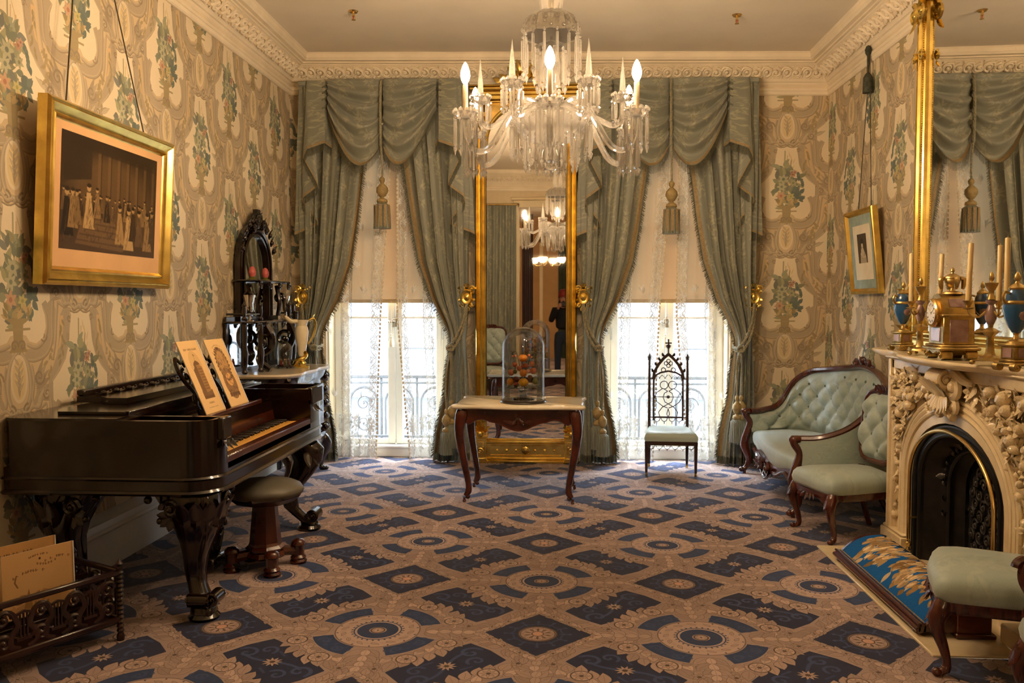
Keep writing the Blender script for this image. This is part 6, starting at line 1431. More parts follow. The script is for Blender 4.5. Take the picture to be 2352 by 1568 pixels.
# ------------------------------------------------------------------ large framed engraving on the left wall
def framed(t, w, h, prof, fm, inner):
    # local: x along the wall, z up, y towards the room (negative = out); frame outer w x h
    P = [(-w/2,-h/2),(w/2,-h/2),(w/2,h/2),(-w/2,h/2)]
    for i in range(4):
        (x0, z0), (x1, z1) = P[i], P[(i+1) % 4]; m = M(); A = []; B = []
        for d, y in prof:
            def ins(x, z): return (x-math.copysign(d, x), y, z-math.copysign(d, z))
            A.append(ins(x0, z0)); B.append(ins(x1, z1))
        m.loft([A, B], closed=False, caps=False); part('frame_rail', m, fm, t, sharp=30)
    m = M(); m.box(-w/2+.005, w/2-.005, .0, .02, -h/2+.005, h/2-.005, .002); part('backing', m, TANW, t)
lean = .125
t = thing('framed_engraving', 'large gilt framed engraving of a crowded ceremony hung tilting on the left wall', 'picture', (-2.545, 4.682, 2.06), rot=(.055, 0, pi/2))
WPR = [(0,.015),(0,-.035),(.012,-.05),(.022,-.045),(.03,-.052),(.055,-.03),(.07,-.026),(.078,-.032),(.085,-.02),(.095,-.012)]
Wd, Hd = 1.33, .925
framed(t, Wd, Hd, WPR, GOLD, None)
m = M(); m.box(-Wd/2+.09, Wd/2-.09, -.012, -.004, -Hd/2+.09, Hd/2-.09, .001); part('mount', m, mat('buff mount', hexc('dcae7a'), .8, 0, .05, 3), t)
m = M(); x0, x1, z0, z1 = -.505, .50, -.275, .325; m.add([(x0,-.014,z0),(x1,-.014,z0),(x1,-.014,z1),(x0,-.014,z1)], [(0,1,2,3)], [(0,0),(1,0),(1,1),(0,1)]); part('print', m, imgmat('engraving', crowd_print(), .35), t)
m = M(); m.tube([(-.42,.0,Hd/2-.03),(-.24,.02,1.42)], .004, 6); m.tube([(.42,.0,Hd/2-.03),(.0,.02,1.46)], .004, 6); m.xf(Matrix.Rotation(-.055,4,'X')); part('hanging_cord', m, CORDD, t)
# ------------------------------------------------------------------ marble chimneypiece
MY = 4.575; MX = 2.07
def arch(hw_, spring, rise, n=20, base=0.0, off=0):
    return [(MY+hw_, base)]+[(MY+hw_, base+(spring-base)*q) for q in (.5,)]+[(MY+hw_*cos(a), spring+rise*sin(a)) for a in np.linspace(0, pi, n+1)]+[(MY-hw_, base+(spring-base)*.5), (MY-hw_, base)]
def rect_like(P, hw_, top):
    out = []; n = len(P)
    for i, (y, z) in enumerate(P):
        if i < 2: out.append((MY+hw_, z))
        elif i >= n-2: out.append((MY-hw_, z))
        else:
            a = pi*(i-2)/(n-5); dy, dz = cos(a), sin(a); 
            k = min(hw_/abs(dy) if abs(dy) > 1e-6 else 9, (top-.5)/dz if dz > 1e-6 else 9); out.append((MY+dy*k, .5+dz*k))
    return out
t = thing('mantelpiece', 'carved cream marble mantelpiece with arched opening and serpentine shelf on the right wall', 'mantelpiece', (0, 0, 0))
A0 = arch(.535, .50, .365)
m = M(); m.slab(A0, rect_like(A0, .80, 1.165), MX, MX+.06, ax=0); part('front_slab', m, MARBLE, t)
m = M(); A1 = arch(.60, .50, .43); m.slab(A0, A1, MX-.012, MX+.01, ax=0); part('arch_band', m, MARBLE, t)
for hw_, r, x in ((.605,.015,MX-.012),(.636,.020,MX-.006),(.668,.015,MX-.010)):
    m = M(); m.tube([(x, y, z) for y, z in arch(hw_, .50, hw_-.17, 28, .10)], r, 8); part('arch_moulding', m, MARBLE, t)
for sg in (-1, 1):
    m = M(); m.box(MX-.03, MX+.02, MY+sg*.755, MY+sg*.815, .12, 1.165, .008); m.box(MX-.045, MX, MY+sg*.785, MY+sg*.815, .12, 1.165, .006); part('stile', m, MARBLE, t)
    m = M(); m.box(MX-.05, MX+.2, MY+sg*.565, MY+sg*.885, 0, .105, .006); m.box(MX-.04, MX+.2, MY+sg*.57, MY+sg*.875, .105, .125, .012); part('plinth', m, MARBLE, t)
    m = M(); m.box(MX+.04, XR-.005, MY+sg*.73, MY+sg*.81, 0, 1.165, .004); part('return', m, MARBLE, t)
m = M(); m.box(MX-.03, MX+.02, MY-.815, MY+.815, 1.105, 1.168, .006); m.box(MX-.05, XR-.006, MY-.86, MY+.86, 1.165, 1.185, .008); part('frieze', m, MARBLE, t)
so = [(XR-.004, 1.17),(2.14,1.18),(2.06,1.155),(2.015,1.07),(2.0,.93),(2.015,.76),(1.985,.57),(1.915,.40),(1.885,.2),(1.88,0)]
so = so+[(x, -y) for x, y in so[::-1][1:]]
sp_ = [(p.x, p.y+MY) for p in smooth_path([(x, y, 0) for x, y in so], 4)]; sp_ = [(min(x, XR-.004), y) for x, y in sp_]
cx_ = 2.3
m = M(); m.loft([[(cx_+(x-cx_)*k if x < XR-.05 else x, MY+(y-MY)*k, z) for x, y in sp_] for k, z in ((.93,1.175),(.965,1.182),(.985,1.192),(1.0,1.202),(.998,1.210),(.99,1.215))]); part('shelf', m, MARBLE, t)
# keystone console
m = M(); kp = [(MX+.01,1.16),(MX-.10,1.155),(MX-.128,1.13),(MX-.13,1.10),(MX-.115,1.07),(MX-.085,1.045),(MX-.068,1.01),(MX-.07,.985),(MX-.085,.965),(MX-.085,.94),(MX-.065,.92),(MX-.035,.915),(MX+.01,.93)]
kp = [(p.x, p.z) for p in smooth_path([(x, 0, z) for x, z in kp], 3)]
m.loft([[(x, MY+dy*(.55+.45*(z-.9)/.26), z) for x, z in kp] for dy in (-.075,-.055,.055,.075)]); part('keystone', m, MARBLE, t, sharp=50)
for dy in (-1, 1):
    m = M(); m.scroll((MX-.083, MY+dy*.072, 1.105), (-1,0,0), (0,0,1), .045, 1.6, .013, pi/2, -1); part('keystone_volute', m, MARBLE, t)
    m = M(); m.scroll((MX-.055, MY+dy*.050, .948), (-1,0,0), (0,0,-1), .030, 1.5, .010, pi/2, -1); part('keystone_volute', m, MARBLE, t)
for k in range(7):
    m = M(); a = (k-3)*.33; m.leaf((MX-.082, MY+.024*(k-3)*.6, 1.02), (-.55, a, 1), (-1,0,0), .12, .045, .25); part('keystone_leaf', m, MARBLE, t)
    m = M(); m.leaf((MX-.078, MY+.02*(k-3)*.6, 1.03), (-.12, a, -1), (-1,0,0), .11, .04, .15); part('keystone_leaf', m, MARBLE, t)
for sg in (-1, 1):
    m = M(); m.scroll((MX-.055, MY+sg*.10, 1.075), (0,sg,0), (0,0,1), .07, 1.5, .026, pi/2, 1); part('keystone_scroll', m, MARBLE, t)
    m = M(); m.scroll((MX-.05, MY+sg*.085, .965), (0,sg,0), (0,0,-1), .055, 1.4, .022, pi/2, 1); part('keystone_scroll', m, MARBLE, t)
    m = M(); stube(m, [(MX-.05,MY+sg*.02,1.15),(MX-.06,MY+sg*.12,1.145),(MX-.05,MY+sg*.20,1.11),(MX-.03,MY+sg*.25,1.10)], [.02,.026,.022,.014], 8, 5); part('keystone_ribbon', m, MARBLE, t)
# carved fruit, flowers and leaves
cmesh = {}
m = M(); m.lathe([(0,-1),(.5,-.87),(.87,-.5),(1,0),(.87,.5),(.5,.87),(.15,.9),(0,.75)], 10); cmesh['fruit'] = m.mesh('carved_fruit')
m = M(); m.leaf((0,0,0), (1,0,.25), (0,0,1), 2.6, 1.5, .25, 0, 6); m.leaf((0,0,-.1), (.8,.7,.1), (0,0,1), 1.7, 1.0, .25); m.leaf((0,0,-.1), (.8,-.7,.1), (0,0,1), 1.7, 1.0, .25); cmesh['leaf'] = m.mesh('carved_leaf')
m = M()
for k in range(5): a = 2*pi*k/5; m.leaf((.15*cos(a),.15*sin(a),.1), (cos(a),sin(a),.45), (0,0,1), 1.2, 1.0, .3)
m.ell((0,0,.3), .4, 8, 6); cmesh['flower'] = m.mesh('carved_flower')
for v in cmesh.values(): v.materials.append(MARBLE)
rr = random.Random(21)
bas = Matrix(((0,0,-1,0),(-1,0,0,0),(0,1,0,0),(0,0,0,1)))     # local z -> -X of the room
def carve(kind, y, z, s, a, x=MX-.01):
    o = bpy.data.objects.new(cmesh[kind].name, cmesh[kind]); C.objects.link(o); o.parent = t
    mt = bas @ Matrix.Rotation(a, 4, 'Z') @ Matrix.Rotation(rr.uniform(-.3,.3), 4, 'X'); o.matrix_local = Matrix.Translation((x, y, z)) @ mt @ Matrix.Diagonal((s, s*rr.uniform(.75, 1), s, 1))
def inside(ya, z):      # spandrel: ya distance from centre
    if ya > .75 or z > 1.085: return False
    if ya < .20 and z > .9: return False
    q = (ya/.695)**2+(max(0, z-.5)/.56)**2
    return q > 1.0 if z > .5 else ya > .70
cand = []
for i in range(4000):
    ya, z = rr.uniform(.2, .75), rr.uniform(.2, 1.09)
    if not inside(ya, z): continue
    dens = .048 if z > .75 else .052
    if all((ya-b)**2+(z-c)**2 > dens**2 for b, c in cand): cand.append((ya, z))
for sg in (-1, 1):
    for ya, z in cand:
        k = rr.random(); y = MY+sg*ya; full = max(0, min(1, (z-.55)/.35))
        if z < .62 and rr.random() < .35: continue
        s = .021+.010*full
        carve('leaf', y, z-.01, s*.95, rr.uniform(0, 6.28), MX-.004)
        carve('leaf', y+.012, z+.01, s*.85, rr.uniform(0, 6.28), MX-.012-.012*full)
        if k < .34: carve('fruit', y+rr.uniform(-.01,.01), z, s*rr.uniform(.8,1.25), rr.uniform(0, 6.28), MX-.012-.022*full)
        elif k < .66: carve('flower', y, z, s*1.0, rr.uniform(0, 6.28), MX-.010-.012*full)
for k in range(16): carve('fruit' if k % 3 else 'flower', MY+.17+rr.uniform(-.07,.06), .96+rr.uniform(-.04,.08), .02*rr.uniform(.8,1.2), rr.uniform(0,6), MX-.045)
# hearth
m = M(); m.box(1.575, XR-.03, 3.64, 5.285, .0, .014, .004); part('slab', m, MARBLE, thing('hearth', 'pale marble hearth slab on the floor before the fireplace', 'hearth', (0,0,0)))
m = M(); m.box(1.93, 2.06, 3.66, 3.80, .014, .10, .006); part('slab', m, MARBLE, thing('hearth_block', 'small pale marble block standing on the near end of the hearth', 'block', (0,0,0)))
# iron insert
t = thing('fireplace_insert', 'black cast iron arched fireplace insert with pierced grate and brass arch', 'fireplace', (0,0,0))
B0 = arch(.44, .50, .29); B1 = arch(.528, .50, .36); m = M(); m.slab(B0, B1, MX+.012, MX+.05, ax=0); part('arch_frame', m, IRON, t)
m = M(); m.tube([(MX+.010, y, z) for y, z in arch(.515, .50, .345, 28)], .014, 8); m.tube([(MX+.012, y, z) for y, z in arch(.455, .50, .30, 28)], .012, 8); part('frame_moulding', m, IRON, t)
m = M(); m.tube([(MX-.035, y, z) for y, z in arch(.487, .50, .325, 32, .10)], .011, 10); part('brass_arch', m, BRASS, t)
for sg in (-1, 1): m = M(); m.lathe([(0,-.05),(.007,-.045),(.014,-.03),(.008,-.015),(.018,.0),(.018,.012),(.008,.02),(.012,.032),(0,.04)], 12, (MX-.035, MY+sg*.487, .09)); m.tube([(MX-.03,MY+sg*.487,.25),(MX+.02,MY+sg*.487,.25)], .006, 6); part('arch_foot', m, BRONZE, t)
C0 = arch(.30, .46, .24); m = M(); C1 = arch(.44, .50, .29)
def ring3(P, x): return [(x, y, z) for y, z in P]
m.loft([ring3(C1, MX+.03), ring3(arch(.40,.49,.275), MX+.10), ring3(arch(.36,.48,.26), MX+.13), ring3(C0, MX+.20)], closed=False, caps=False); part('reveal', m, IRON, t)
m = M(); m.add([(MX+.22, y, z) for y, z in C0], [tuple(range(len(C0)))]); part('grate_back', m, IRON, t)
m = M(); m.tube(ring3(arch(.335,.47,.25), MX+.125), .012, 8); m.tube(ring3(arch(.22,.42,.20), MX+.20), .012, 8); part('grate_moulding', m, IRON, t)
FIL = mat('worn iron tracery', (.075,.068,.062), .38, .7, .3, 30)
am_ = arch(.37,.48,.265, 20, .30)
for i, (y, z) in enumerate(am_): m = M(); m.leaf((MX+.115, y, z), (-.4, rr.uniform(-1,1), rr.uniform(-.2,1)), (-1,0,0), .05, .035, .3); m.ell((MX+.115, y, z), .016, 6, 5); part('arch_carving', m, FIL, t)
m = M(); m.ell((MX+.10, MY, .765), (.025,.05,.045), 10, 8); part('mask', m, FIL, t)
for k in range(5): m = M(); m.leaf((MX+.09, MY+(k-2)*.035, .78), (-.3,(k-2)*.4,1), (-1,0,0), .06, .04, .4); part('crest_leaf', m, FIL, t)
m = M()
for i in range(11):
    for j in range(5):
        y = MY+(j-2)*.085+(.04 if i % 2 else 0); z = .06+i*.058
        if ((y-MY)/.27)**2+(max(0, z-.42)/.24)**2 > .9: continue
        m.scroll((MX+.195, y, z), (0,1 if (i+j) % 2 else -1,0), (0,0,1 if i % 3 else -1), .034, 1.3, .0085, rr.random()*6)
part('pierced_tracery', m, FIL, t)['kind'] = 'stuff'

# ------------------------------------------------------------------ fender stool
t = thing('fender_stool', 'long low blue needlepoint fender stool with tan flowers on the hearth', 'footstool', (1.60, 3.84, .014))
m = M(); Lf = 1.17
pf = [(.0,.012),(.0,.045),(.012,.058),(.03,.05),(.03,.02)]
m.loft([[(x, y, z) for x, z in pf] for y in (0, Lf)]); m.tube([(-.004,0,.03),(-.004,Lf,.03)], .012, 8); m.tube([(.004,0,.052),(.004,Lf,.052)], .008, 8); part('front_rail', m, MAHOG, t)
cu = [(p.x, p.z) for p in smooth_path([(.025,0,.05),(.06,0,.085),(.11,0,.125),(.17,0,.148),(.24,0,.155),(.275,0,.15),(.285,0,.13)], 4)]
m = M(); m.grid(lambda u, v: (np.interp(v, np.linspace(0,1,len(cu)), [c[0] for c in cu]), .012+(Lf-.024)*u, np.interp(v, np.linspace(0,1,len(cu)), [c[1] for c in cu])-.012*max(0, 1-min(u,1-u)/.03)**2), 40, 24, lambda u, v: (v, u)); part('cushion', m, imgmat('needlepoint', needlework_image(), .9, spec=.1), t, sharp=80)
for y0 in (0.0, Lf-.02): m = M(); m.prism([(.02,.02)]+[(x, z-.006) for x, z in cu]+[(.285,.02)], y0, y0+.02, 1); part('end_panel', m, MAHOG, t)
m = M(); m.box(.02, .285, .02, Lf-.02, .015, .05, .003); part('body', m, MAHOG, t)
m = M(); m.box(.16, .31, -.015, .03, .0, .10, .004); m.box(.15, .325, -.03, .04, 0, .022, .005); m.box(.155,.315,-.022,.035,.10,.115,.005); part('end_block', m, MAHOG, t)
m = M()
for i in range(90): m.ell((.028, .02+i*.0128, .057), (.004,.006,.004), 6, 4)
part('cord_trim', m, BRAID, t)['kind'] = 'stuff'
for y in (.05, Lf-.05):
    for x in (.02, .26): m = M(); m.lathe([(0,0),(.022,0),(.028,.008),(.018,.02),(0,.022)], 12, (x, y, 0)); part('foot', m, MAHOG, t)

# ------------------------------------------------------------------ seating helpers
def quilt(a, b): return (abs(sin(pi*(a+b)))*abs(sin(pi*(a-b))))**.42
BTN = mat('dark green button', hexc('5f6e62'), .6)
bt = M(); bt.ell((0,0,0), (.011,.011,.007), 8, 5); bt = bt.mesh('button'); bt.materials.append(BTN)
def chair(t, bh=.92, bw=.37, arms=False, seat_w=.46):
    w = seat_w/2; 
    so = [(-w,-.235),(-w*.5,-.262),(0,-.272),(w*.5,-.262),(w,-.235),(w*1.04,-.1),(w*.92,.12),(w*.78,.23),(0,.25),(-w*.78,.23),(-w*.92,.12),(-w*1.04,-.1)]
    so = [(p.x, p.y) for p in smooth_path([(x, y, 0) for x, y in so], 4, True)]
    m = M(); m.loft([[(x*k, y*k-.0, z+.012*(1-abs(x)/w)*(1 if z > .3 else 0)) for x, y in so] for k, z in ((.97,.305),(1.01,.325),(1.03,.355),(1.0,.385),(.93,.408),(.75,.425),(.4,.434),(.1,.436))]); 
    for i, p in enumerate(m.v): m.uv[i] = (p[0]+.3, p[1]+.3)
    part('seat', m, SEATF, t, sharp=75)
    m = M(); m.loft([[(x*k, y*k, z-.018*cos(3*pi*x/w)*(1 if (zz == 0 and y < -.2) else 0)) for x, y in so] for k, z, zz in ((.96,.265,0),(.985,.275,1),(.985,.312,1))]); part('seat_rail', m, MAHOG, t)
    for sg in (-1, 1):
        part('leg', cabriole(.31, (sg*.5, -1), .032, (.034,.040,.034,.026,.020,.016,.020,.013)), MAHOG, t, loc=(sg*w*.92, -.215, 0))
        m = M(); m.lathe([(0,0),(.012,.001),(.014,.012),(.007,.022)], 10, (sg*w*.92+sg*.009, -.232, 0)); part('caster', m, BRASS, t)
        m = M(); stube(m, [(sg*w*.72, .30, 0), (sg*w*.72, .255, .14), (sg*w*.72, .225, .30), (sg*w*.74, .235, .42)], [.016,.02,.024,.022], 8, 5); part('leg', m, MAHOG, t)
        m = M(); m.leaf((sg*w*.92, -.255, .30), (sg*.1,-.3,-1), (0,-1,0), .09, .05, .1); part('knee_carving', m, MAHOG, t)
    for k in range(5): m = M(); m.leaf(((k-2)*.03, -.268, .285), ((k-2)*.5, -.2, -.6), (0,-1,0), .05, .03, .2); part('rail_carving', m, MAHOG, t)
    # back
    z0, z1 = .47, bh; zc = (z0+z1)/2; hh = (z1-z0)/2; hwb = bw/2
    def yb(z): return .215+.16*(z-.42)
    pts = []
    for a in np.linspace(0, 2*pi, 37)[:-1]:
        ca, sa = cos(a), sin(a); k = 1/(abs(ca)**5+abs(sa)**5)**(1/5); x = hwb*ca*k*(1+.10*sa); z = zc+hh*sa*k; pts.append((x, yb(z), z))
    m = M(); m.tube(pts, .023, 8, closed=True); part('back_frame', m, MAHOG, t)
    n1, n2 = 30, 34
    def pf_(u, v):
        a = (u-.5)*2; b_ = (v-.5)*2; k = max(abs(a), abs(b_)); L3 = (abs(a)**5+abs(b_)**5)**(1/5) if k > 0 else 1; s = k/L3 if L3 > 0 else 1
        x = hwb*.95*a*s*(1+.10*b_*s); z = zc+hh*.95*b_*s; edge = max(0, 1-max(abs(a), abs(b_)))
        q = quilt(x/.17+.25, (z-zc)/.20+.25); return (x, yb(z)-.010-.062*min(1, edge*5)*(.25+.75*q), z)
    m = M(); m.grid(pf_, n1, n2, lambda u, v: (u*.4, v*.45)); part('back_pad', m, SEATF, t, sharp=180)
    m = M(); m.grid(lambda u, v: tuple(Vector(pf_(1-u, v))*Vector((1,0,1)) + Vector((0, yb(pf_(1-u, v)[2])+.012, 0))) if False else (pf_(1-u, v)[0], yb(pf_(1-u, v)[2])+.012, pf_(1-u, v)[2]), 10, 10); part('back_outside', m, SEATF, t)
    for i in range(-6, 7):
        for j in range(-6, 7):
            p, q = i/2+.0, j/2+.0
            if (i+j) % 2: continue
            A_, B_ = p, q; x = (A_-.25)*.17; z = zc+(B_-.25)*.20
            if abs(x) < hwb*.72 and abs(z-zc) < hh*.78: link('button', bt, None, t, (x, yb(z)-.03, z), (pi/2, 0, 0))
    m = M()
    for sg in (-1, 1): m = M(); m.scroll((sg*.06, yb(z1)-.015, z1+.005), (sg,0,0), (0,0,1), .035, 1.3, .014, 0); part('crest_scroll', m, MAHOG, t)
    for k in range(5): m = M(); m.leaf(((k-2)*.018, yb(z1)-.02, z1-.005), ((k-2)*.35, -.1, 1), (0,-1,0), .065, .035, .3); part('crest_leaf', m, MAHOG, t)
    if arms:
        for sg in (-1, 1):
            m = M(); stube(m, [(sg*w*.98,-.18,.30),(sg*w*1.06,-.20,.38),(sg*w*1.04,-.19,.45),(sg*w*1.08,-.22,.52),(sg*w*1.1,-.20,.575),(sg*w*1.08,-.12,.59),(sg*w*.95,.05,.60),(sg*w*.78,.225,.66)], [.024,.028,.024,.022,.024,.024,.022,.02], 8, 6); part('arm', m, MAHOG, t)
            m = M(); m.scroll((sg*w*1.1, -.215, .56), (0,-1,0), (0,0,1), .034, 1.2, .016); part('arm_scroll', m, MAHOG, t)
# side chair by the mantel, side chair on the near end of the hearth, armchair at the edge
chair(thing('side_chair', 'button backed side chair in pale green silk standing between the settee and the mantelpiece', 'chair', (1.845, 5.607, 0), -1.312, 'pale green parlour chairs'))
chair(thing('side_chair', 'pale green seated chair on the near end of the hearth, its back out of frame', 'chair', (1.828, 3.596, .0), -1.957, 'pale green parlour chairs'), seat_w=.50)
chair(thing('armchair', 'open armed chair cut off at the lower right edge, showing one scrolled mahogany arm', 'armchair', (1.87, 2.80, 0), -pi/2, 'pale green parlour chairs'), arms=True, seat_w=.54)

# ------------------------------------------------------------------ settee
t = thing('settee', 'curved mahogany settee with deep buttoned pale green back before the right wall', 'settee', (0, 0, 0))
PL = [(1.66,7.60,.545),(1.80,7.69,.548),(1.95,7.73,.60),(2.08,7.71,.80),(2.20,7.60,.90),(2.30,7.38,.935),(2.36,7.10,.97),(2.385,6.80,1.0),(2.375,6.50,.975),(2.33,6.22,.92),(2.25,6.04,.86),(2.12,5.95,.74),(1.97,5.92,.63),(1.80,5.94,.565),(1.665,6.01,.545)]
SPth = smooth_path(PL, 6); cum = [0]
for i in range(len(SPth)-1): cum.append(cum[-1]+(Vector((SPth[i+1].x, SPth[i+1].y, 0))-Vector((SPth[i].x, SPth[i].y, 0))).length)
def sp_at(s):
    i = min(len(SPth)-2, max(0, int(np.searchsorted(cum, s, 'right'))-1)); f = (s-cum[i])/max(1e-6, cum[i+1]-cum[i]); p = SPth[i].lerp(SPth[i+1], f)
    a, bb = SPth[max(0, i-1)], SPth[min(len(SPth)-1, i+2)]; d = Vector((bb.x-a.x, bb.y-a.y, 0)).normalized(); n_ = Vector((d.y, -d.x, 0))     # inward normal
    if n_.dot(Vector((1.8, 6.8, 0))-Vector((p.x, p.y, 0))) < 0: n_ = -n_
    return p, n_
TOT = cum[-1]; SZ = .385
def inner(u, v):
    s = u*TOT; p, n_ = sp_at(s); hgt = p.z-SZ+.01; z = SZ-.02+(hgt)*v; edge = min(1, min(v, 1-v)*6, min(u, 1-u)*18); q = quilt(s/.21, (z-.40)/.20)
    fat = .035+.075*edge*(.2+.8*q)-.03*v
    return (p.x+n_.x*fat, p.y+n_.y*fat, z)
m = M(); m.grid(inner, 150, 30, lambda u, v: (u*TOT, v*.6)); part('buttoned_back', m, SEATF, t, sharp=180)
def outer(u, v):
    p, n_ = sp_at((1-u)*TOT); return (p.x-n_.x*.015, p.y-n_.y*.015, .26+(p.z-.26)*v)
m = M(); m.grid(outer, 80, 4, lambda u, v: (u*TOT, v*.6)); part('back_outside', m, SEATF, t, sharp=180)
for i in range(0, 40):
    for j in range(0, 9):
        if (i+j) % 2: continue
        s = i/2*.21; z = .40+j/2*.20
        if s < .15 or s > TOT-.15: continue
        p, n_ = sp_at(s)
        if SZ+.06 < z < p.z-.05: link('button', bt, None, t, (p.x+n_.x*.045, p.y+n_.y*.045, z), (pi/2, 0, math.atan2(n_.y, n_.x)+pi/2))
m = M(); m.tube([p+sp_at(c)[1]*.012+Vector((0,0,.008)) for p, c in zip(SPth, cum)], .026, 8); part('top_rail', m, MAHOG, t)
so = [(1.70,7.56),(1.68,7.40),(1.645,7.15),(1.615,6.8),(1.625,6.45),(1.66,6.20),(1.70,6.06),(1.95,5.99),(2.2,6.08),(2.31,6.5),(2.33,6.9),(2.27,7.35),(2.1,7.64),(1.9,7.65)]
so = [(p.x, p.y) for p in smooth_path([(x, y, 0) for x, y in so], 4, True)]
cxs, cys = 1.98, 6.8
def wav(y): return .022*sin((y-6.0)/1.6*pi*4+.6)
m = M(); m.loft([[(cxs+(x-cxs)*k, cys+(y-cys)*k, z+(wav(y)*max(0, (1.85-x)/.2) if z < .34 else 0)) for x, y in so] for k, z in ((.985,.275),(1.01,.30),(1.015,.34),(1.0,.37),(.96,.388),(.85,.402),(.5,.412),(.1,.414))])
for i, p in enumerate(m.v): m.uv[i] = (p[0], p[1])
part('seat', m, SEATF, t, sharp=80)
m = M()
def fr(u, v):
    y = 6.05+1.52*u; x = np.interp(y, [6.05,6.2,6.45,6.8,7.15,7.4,7.57], [1.695,1.66,1.625,1.612,1.64,1.68,1.70])-.004; q = (y-6.81)/.76
    drop = .255-.035-.085*math.exp(-(q/.28)**2)+.03*math.exp(-((abs(q)-.62)/.13)**2)+.012*sin(q*16); top = .29+wav(y); return (x, y, drop+(top-drop)*v)
m.grid(fr, 60, 3); V0 = len(m.v)
part('front_rail', m, MAHOG, t, sharp=180)
m = M(); m.tube([Vector(fr(u, 0))+Vector((-.006,0,0)) for u in np.linspace(0, 1, 60)], .013, 8); part('rail_moulding', m, MAHOG, t)
m = M(); m.grid(lambda u, v: tuple(Vector(fr(u, 1-v))+Vector((.03,0,0))), 40, 1); part('rail_back', m, MAHOG, t)
for k in range(9):
    m = M(); y = 6.81+(k-4)*.045; m.leaf((1.605, y, .245-.012*abs(k-4)), (-.1, (k-4)*.35+.1, -.6 if k % 2 else .5), (-1,0,0), .085, .05, .3); part('rail_carving', m, MAHOG, t)
for sg in (-1, 1): m = M(); m.scroll((1.60, 6.81+sg*.11, .215), (0,sg,0), (0,0,1), .05, 1.4, .018); part('rail_scroll', m, MAHOG, t)
for y, sg in ((6.01,-1),(7.60,1)):
    m = M(); stube(m, [(1.665,y,.555),(1.625,y-.0,.55),(1.63,y,.515),(1.665,y,.46),(1.65,y,.38),(1.625,y,.30),(1.625,y,.24),(1.66,y,.13),(1.64,y,.06),(1.61,y,.03)], [.026,.03,.026,.028,.034,.036,.04,.028,.022,.026], 10, 6); m.ell((1.60,y,.035),(.026,.026,.024),10,7); m.lathe([(0,0),(.014,0),(.014,.02),(0,.03)],10,(1.625,y,0)); part('front_post', m, MAHOG, t)
    m = M(); m.scroll((1.615, y-.0, .55), (1,0,0), (0,0,1), .024, 1.2, .014); part('arm_scroll', m, MAHOG, t)
    m = M(); stube(m, [(2.22,6.8+sg*.62,.27),(2.27,6.8+sg*.66,.12),(2.33,6.8+sg*.70,0)], .02, 8, 4); part('leg', m, MAHOG, t)
for k in range(11):
    a = (k-5)/5; m = M(); p, n_ = sp_at(TOT*.5+a*.24); m.leaf(p+Vector((-.01,0,.01)), (-.1, a*.8+(.3 if k % 2 else -.2), 1-.5*abs(a)), n_, .085-.035*abs(a), .055, .3); part('crest_leaf', m, MAHOG, t)
for sg in (-1, 1): m = M(); p, n_ = sp_at(TOT*.5+sg*.13); m.scroll(p+Vector((-.02,0,.03)), (0,sg,0), (0,0,1), .04, 1.4, .016); part('crest_scroll', m, MAHOG, t)
m = M(); p, n_ = sp_at(TOT*.5); m.ell(p+Vector((-.02,0,.055)), (.03,.035,.035), 10, 8); part('crest_boss', m, MAHOG, t)

# ------------------------------------------------------------------ overmantel mirror
t = thing('overmantel_mirror', 'broad gilt overmantel mirror standing on the marble mantel shelf', 'mirror', (2.27, MY, 1.216))
HW2 = 1.02; Hm = 2.36
prf = [(0,.05),(.006,.03),(.014,.022),(.024,.03),(.032,.012),(.048,-.0),(.064,.01),(.072,.024),(.082,.016),(.098,.012),(.11,.03),(.112,.10)]
for sg in (-1, 1):
    m = M(); m.loft([[(x, sg*(HW2+d), z) for d, x in prf] for z in (.02, Hm)], closed=False, caps=False); part('side_column', m, GOLD, t, sharp=25)
    bd2 = M(); bd2.ell((0,0,0), .0065, 6, 4)
    m = M()
    for i in range(150): m.ell((.019, sg*(HW2+.018), .06+i*.0145), (.006,.006,.0065), 6, 4)
    part('bead_row', m, GOLD, t)['kind'] = 'stuff'
    for z, r in ((2.14,.06),(1.86,.03)):
        for s2 in (-1, 1):
            m = M(); m.scroll((.0, sg*(HW2+.055)+s2*(.045+r*.25), z), (0,s2,0), (0,0,1), r, 1.4, r*.36, pi/2); part('capital_scroll', m, GOLD, t)
            m = M(); m.leaf((.0, sg*(HW2+.055)+s2*.035, z-.03), (-.15, s2*.35, -1), (-1,0,0), r*1.6, r*.9, .2); part('capital_leaf', m, GOLD, t)
    m = M(); m.box(-.03, .11, sg*(HW2-.03), sg*(HW2+.16), 2.26, 2.34, .01); m.box(-.05, .12, sg*(HW2-.05), sg*(HW2+.18), 2.30, 2.36, .01); part('capital_block', m, GOLD, t)
    m = M(); stube(m, [(.03,sg*(HW2+.11),.62),(.03,sg*(HW2+.15),.45),(.02,sg*(HW2+.17),.30),(.02,sg*(HW2+.13),.18),(.02,sg*(HW2+.20),.08),(.02,sg*(HW2+.24),.02)], [.012,.02,.026,.024,.03,.026], 8, 6); m.ell((.02,sg*(HW2+.15),.40),.024,8,6); m.ell((.03,sg*(HW2+.12),.64),(.016,.016,.026),8,6); part('foot_scroll', m, GOLD, t)
    for z in (.08,.2,.32): m = M(); m.leaf((.0,sg*(HW2+.12),z), (-.2,sg*.8,.8), (-1,0,0), .10, .05, .4); part('foot_leaf', m, GOLD, t)
m = M(); m.box(-.005, .10, -HW2-.11, HW2+.11, .0, .085, .01); m.box(.0, .06, -HW2, HW2, .085, .11, .008); m.tube([(.0,-HW2-.1,.06),(.0,HW2+.1,.06)], .012, 8); part('base_rail', m, GOLD, t)
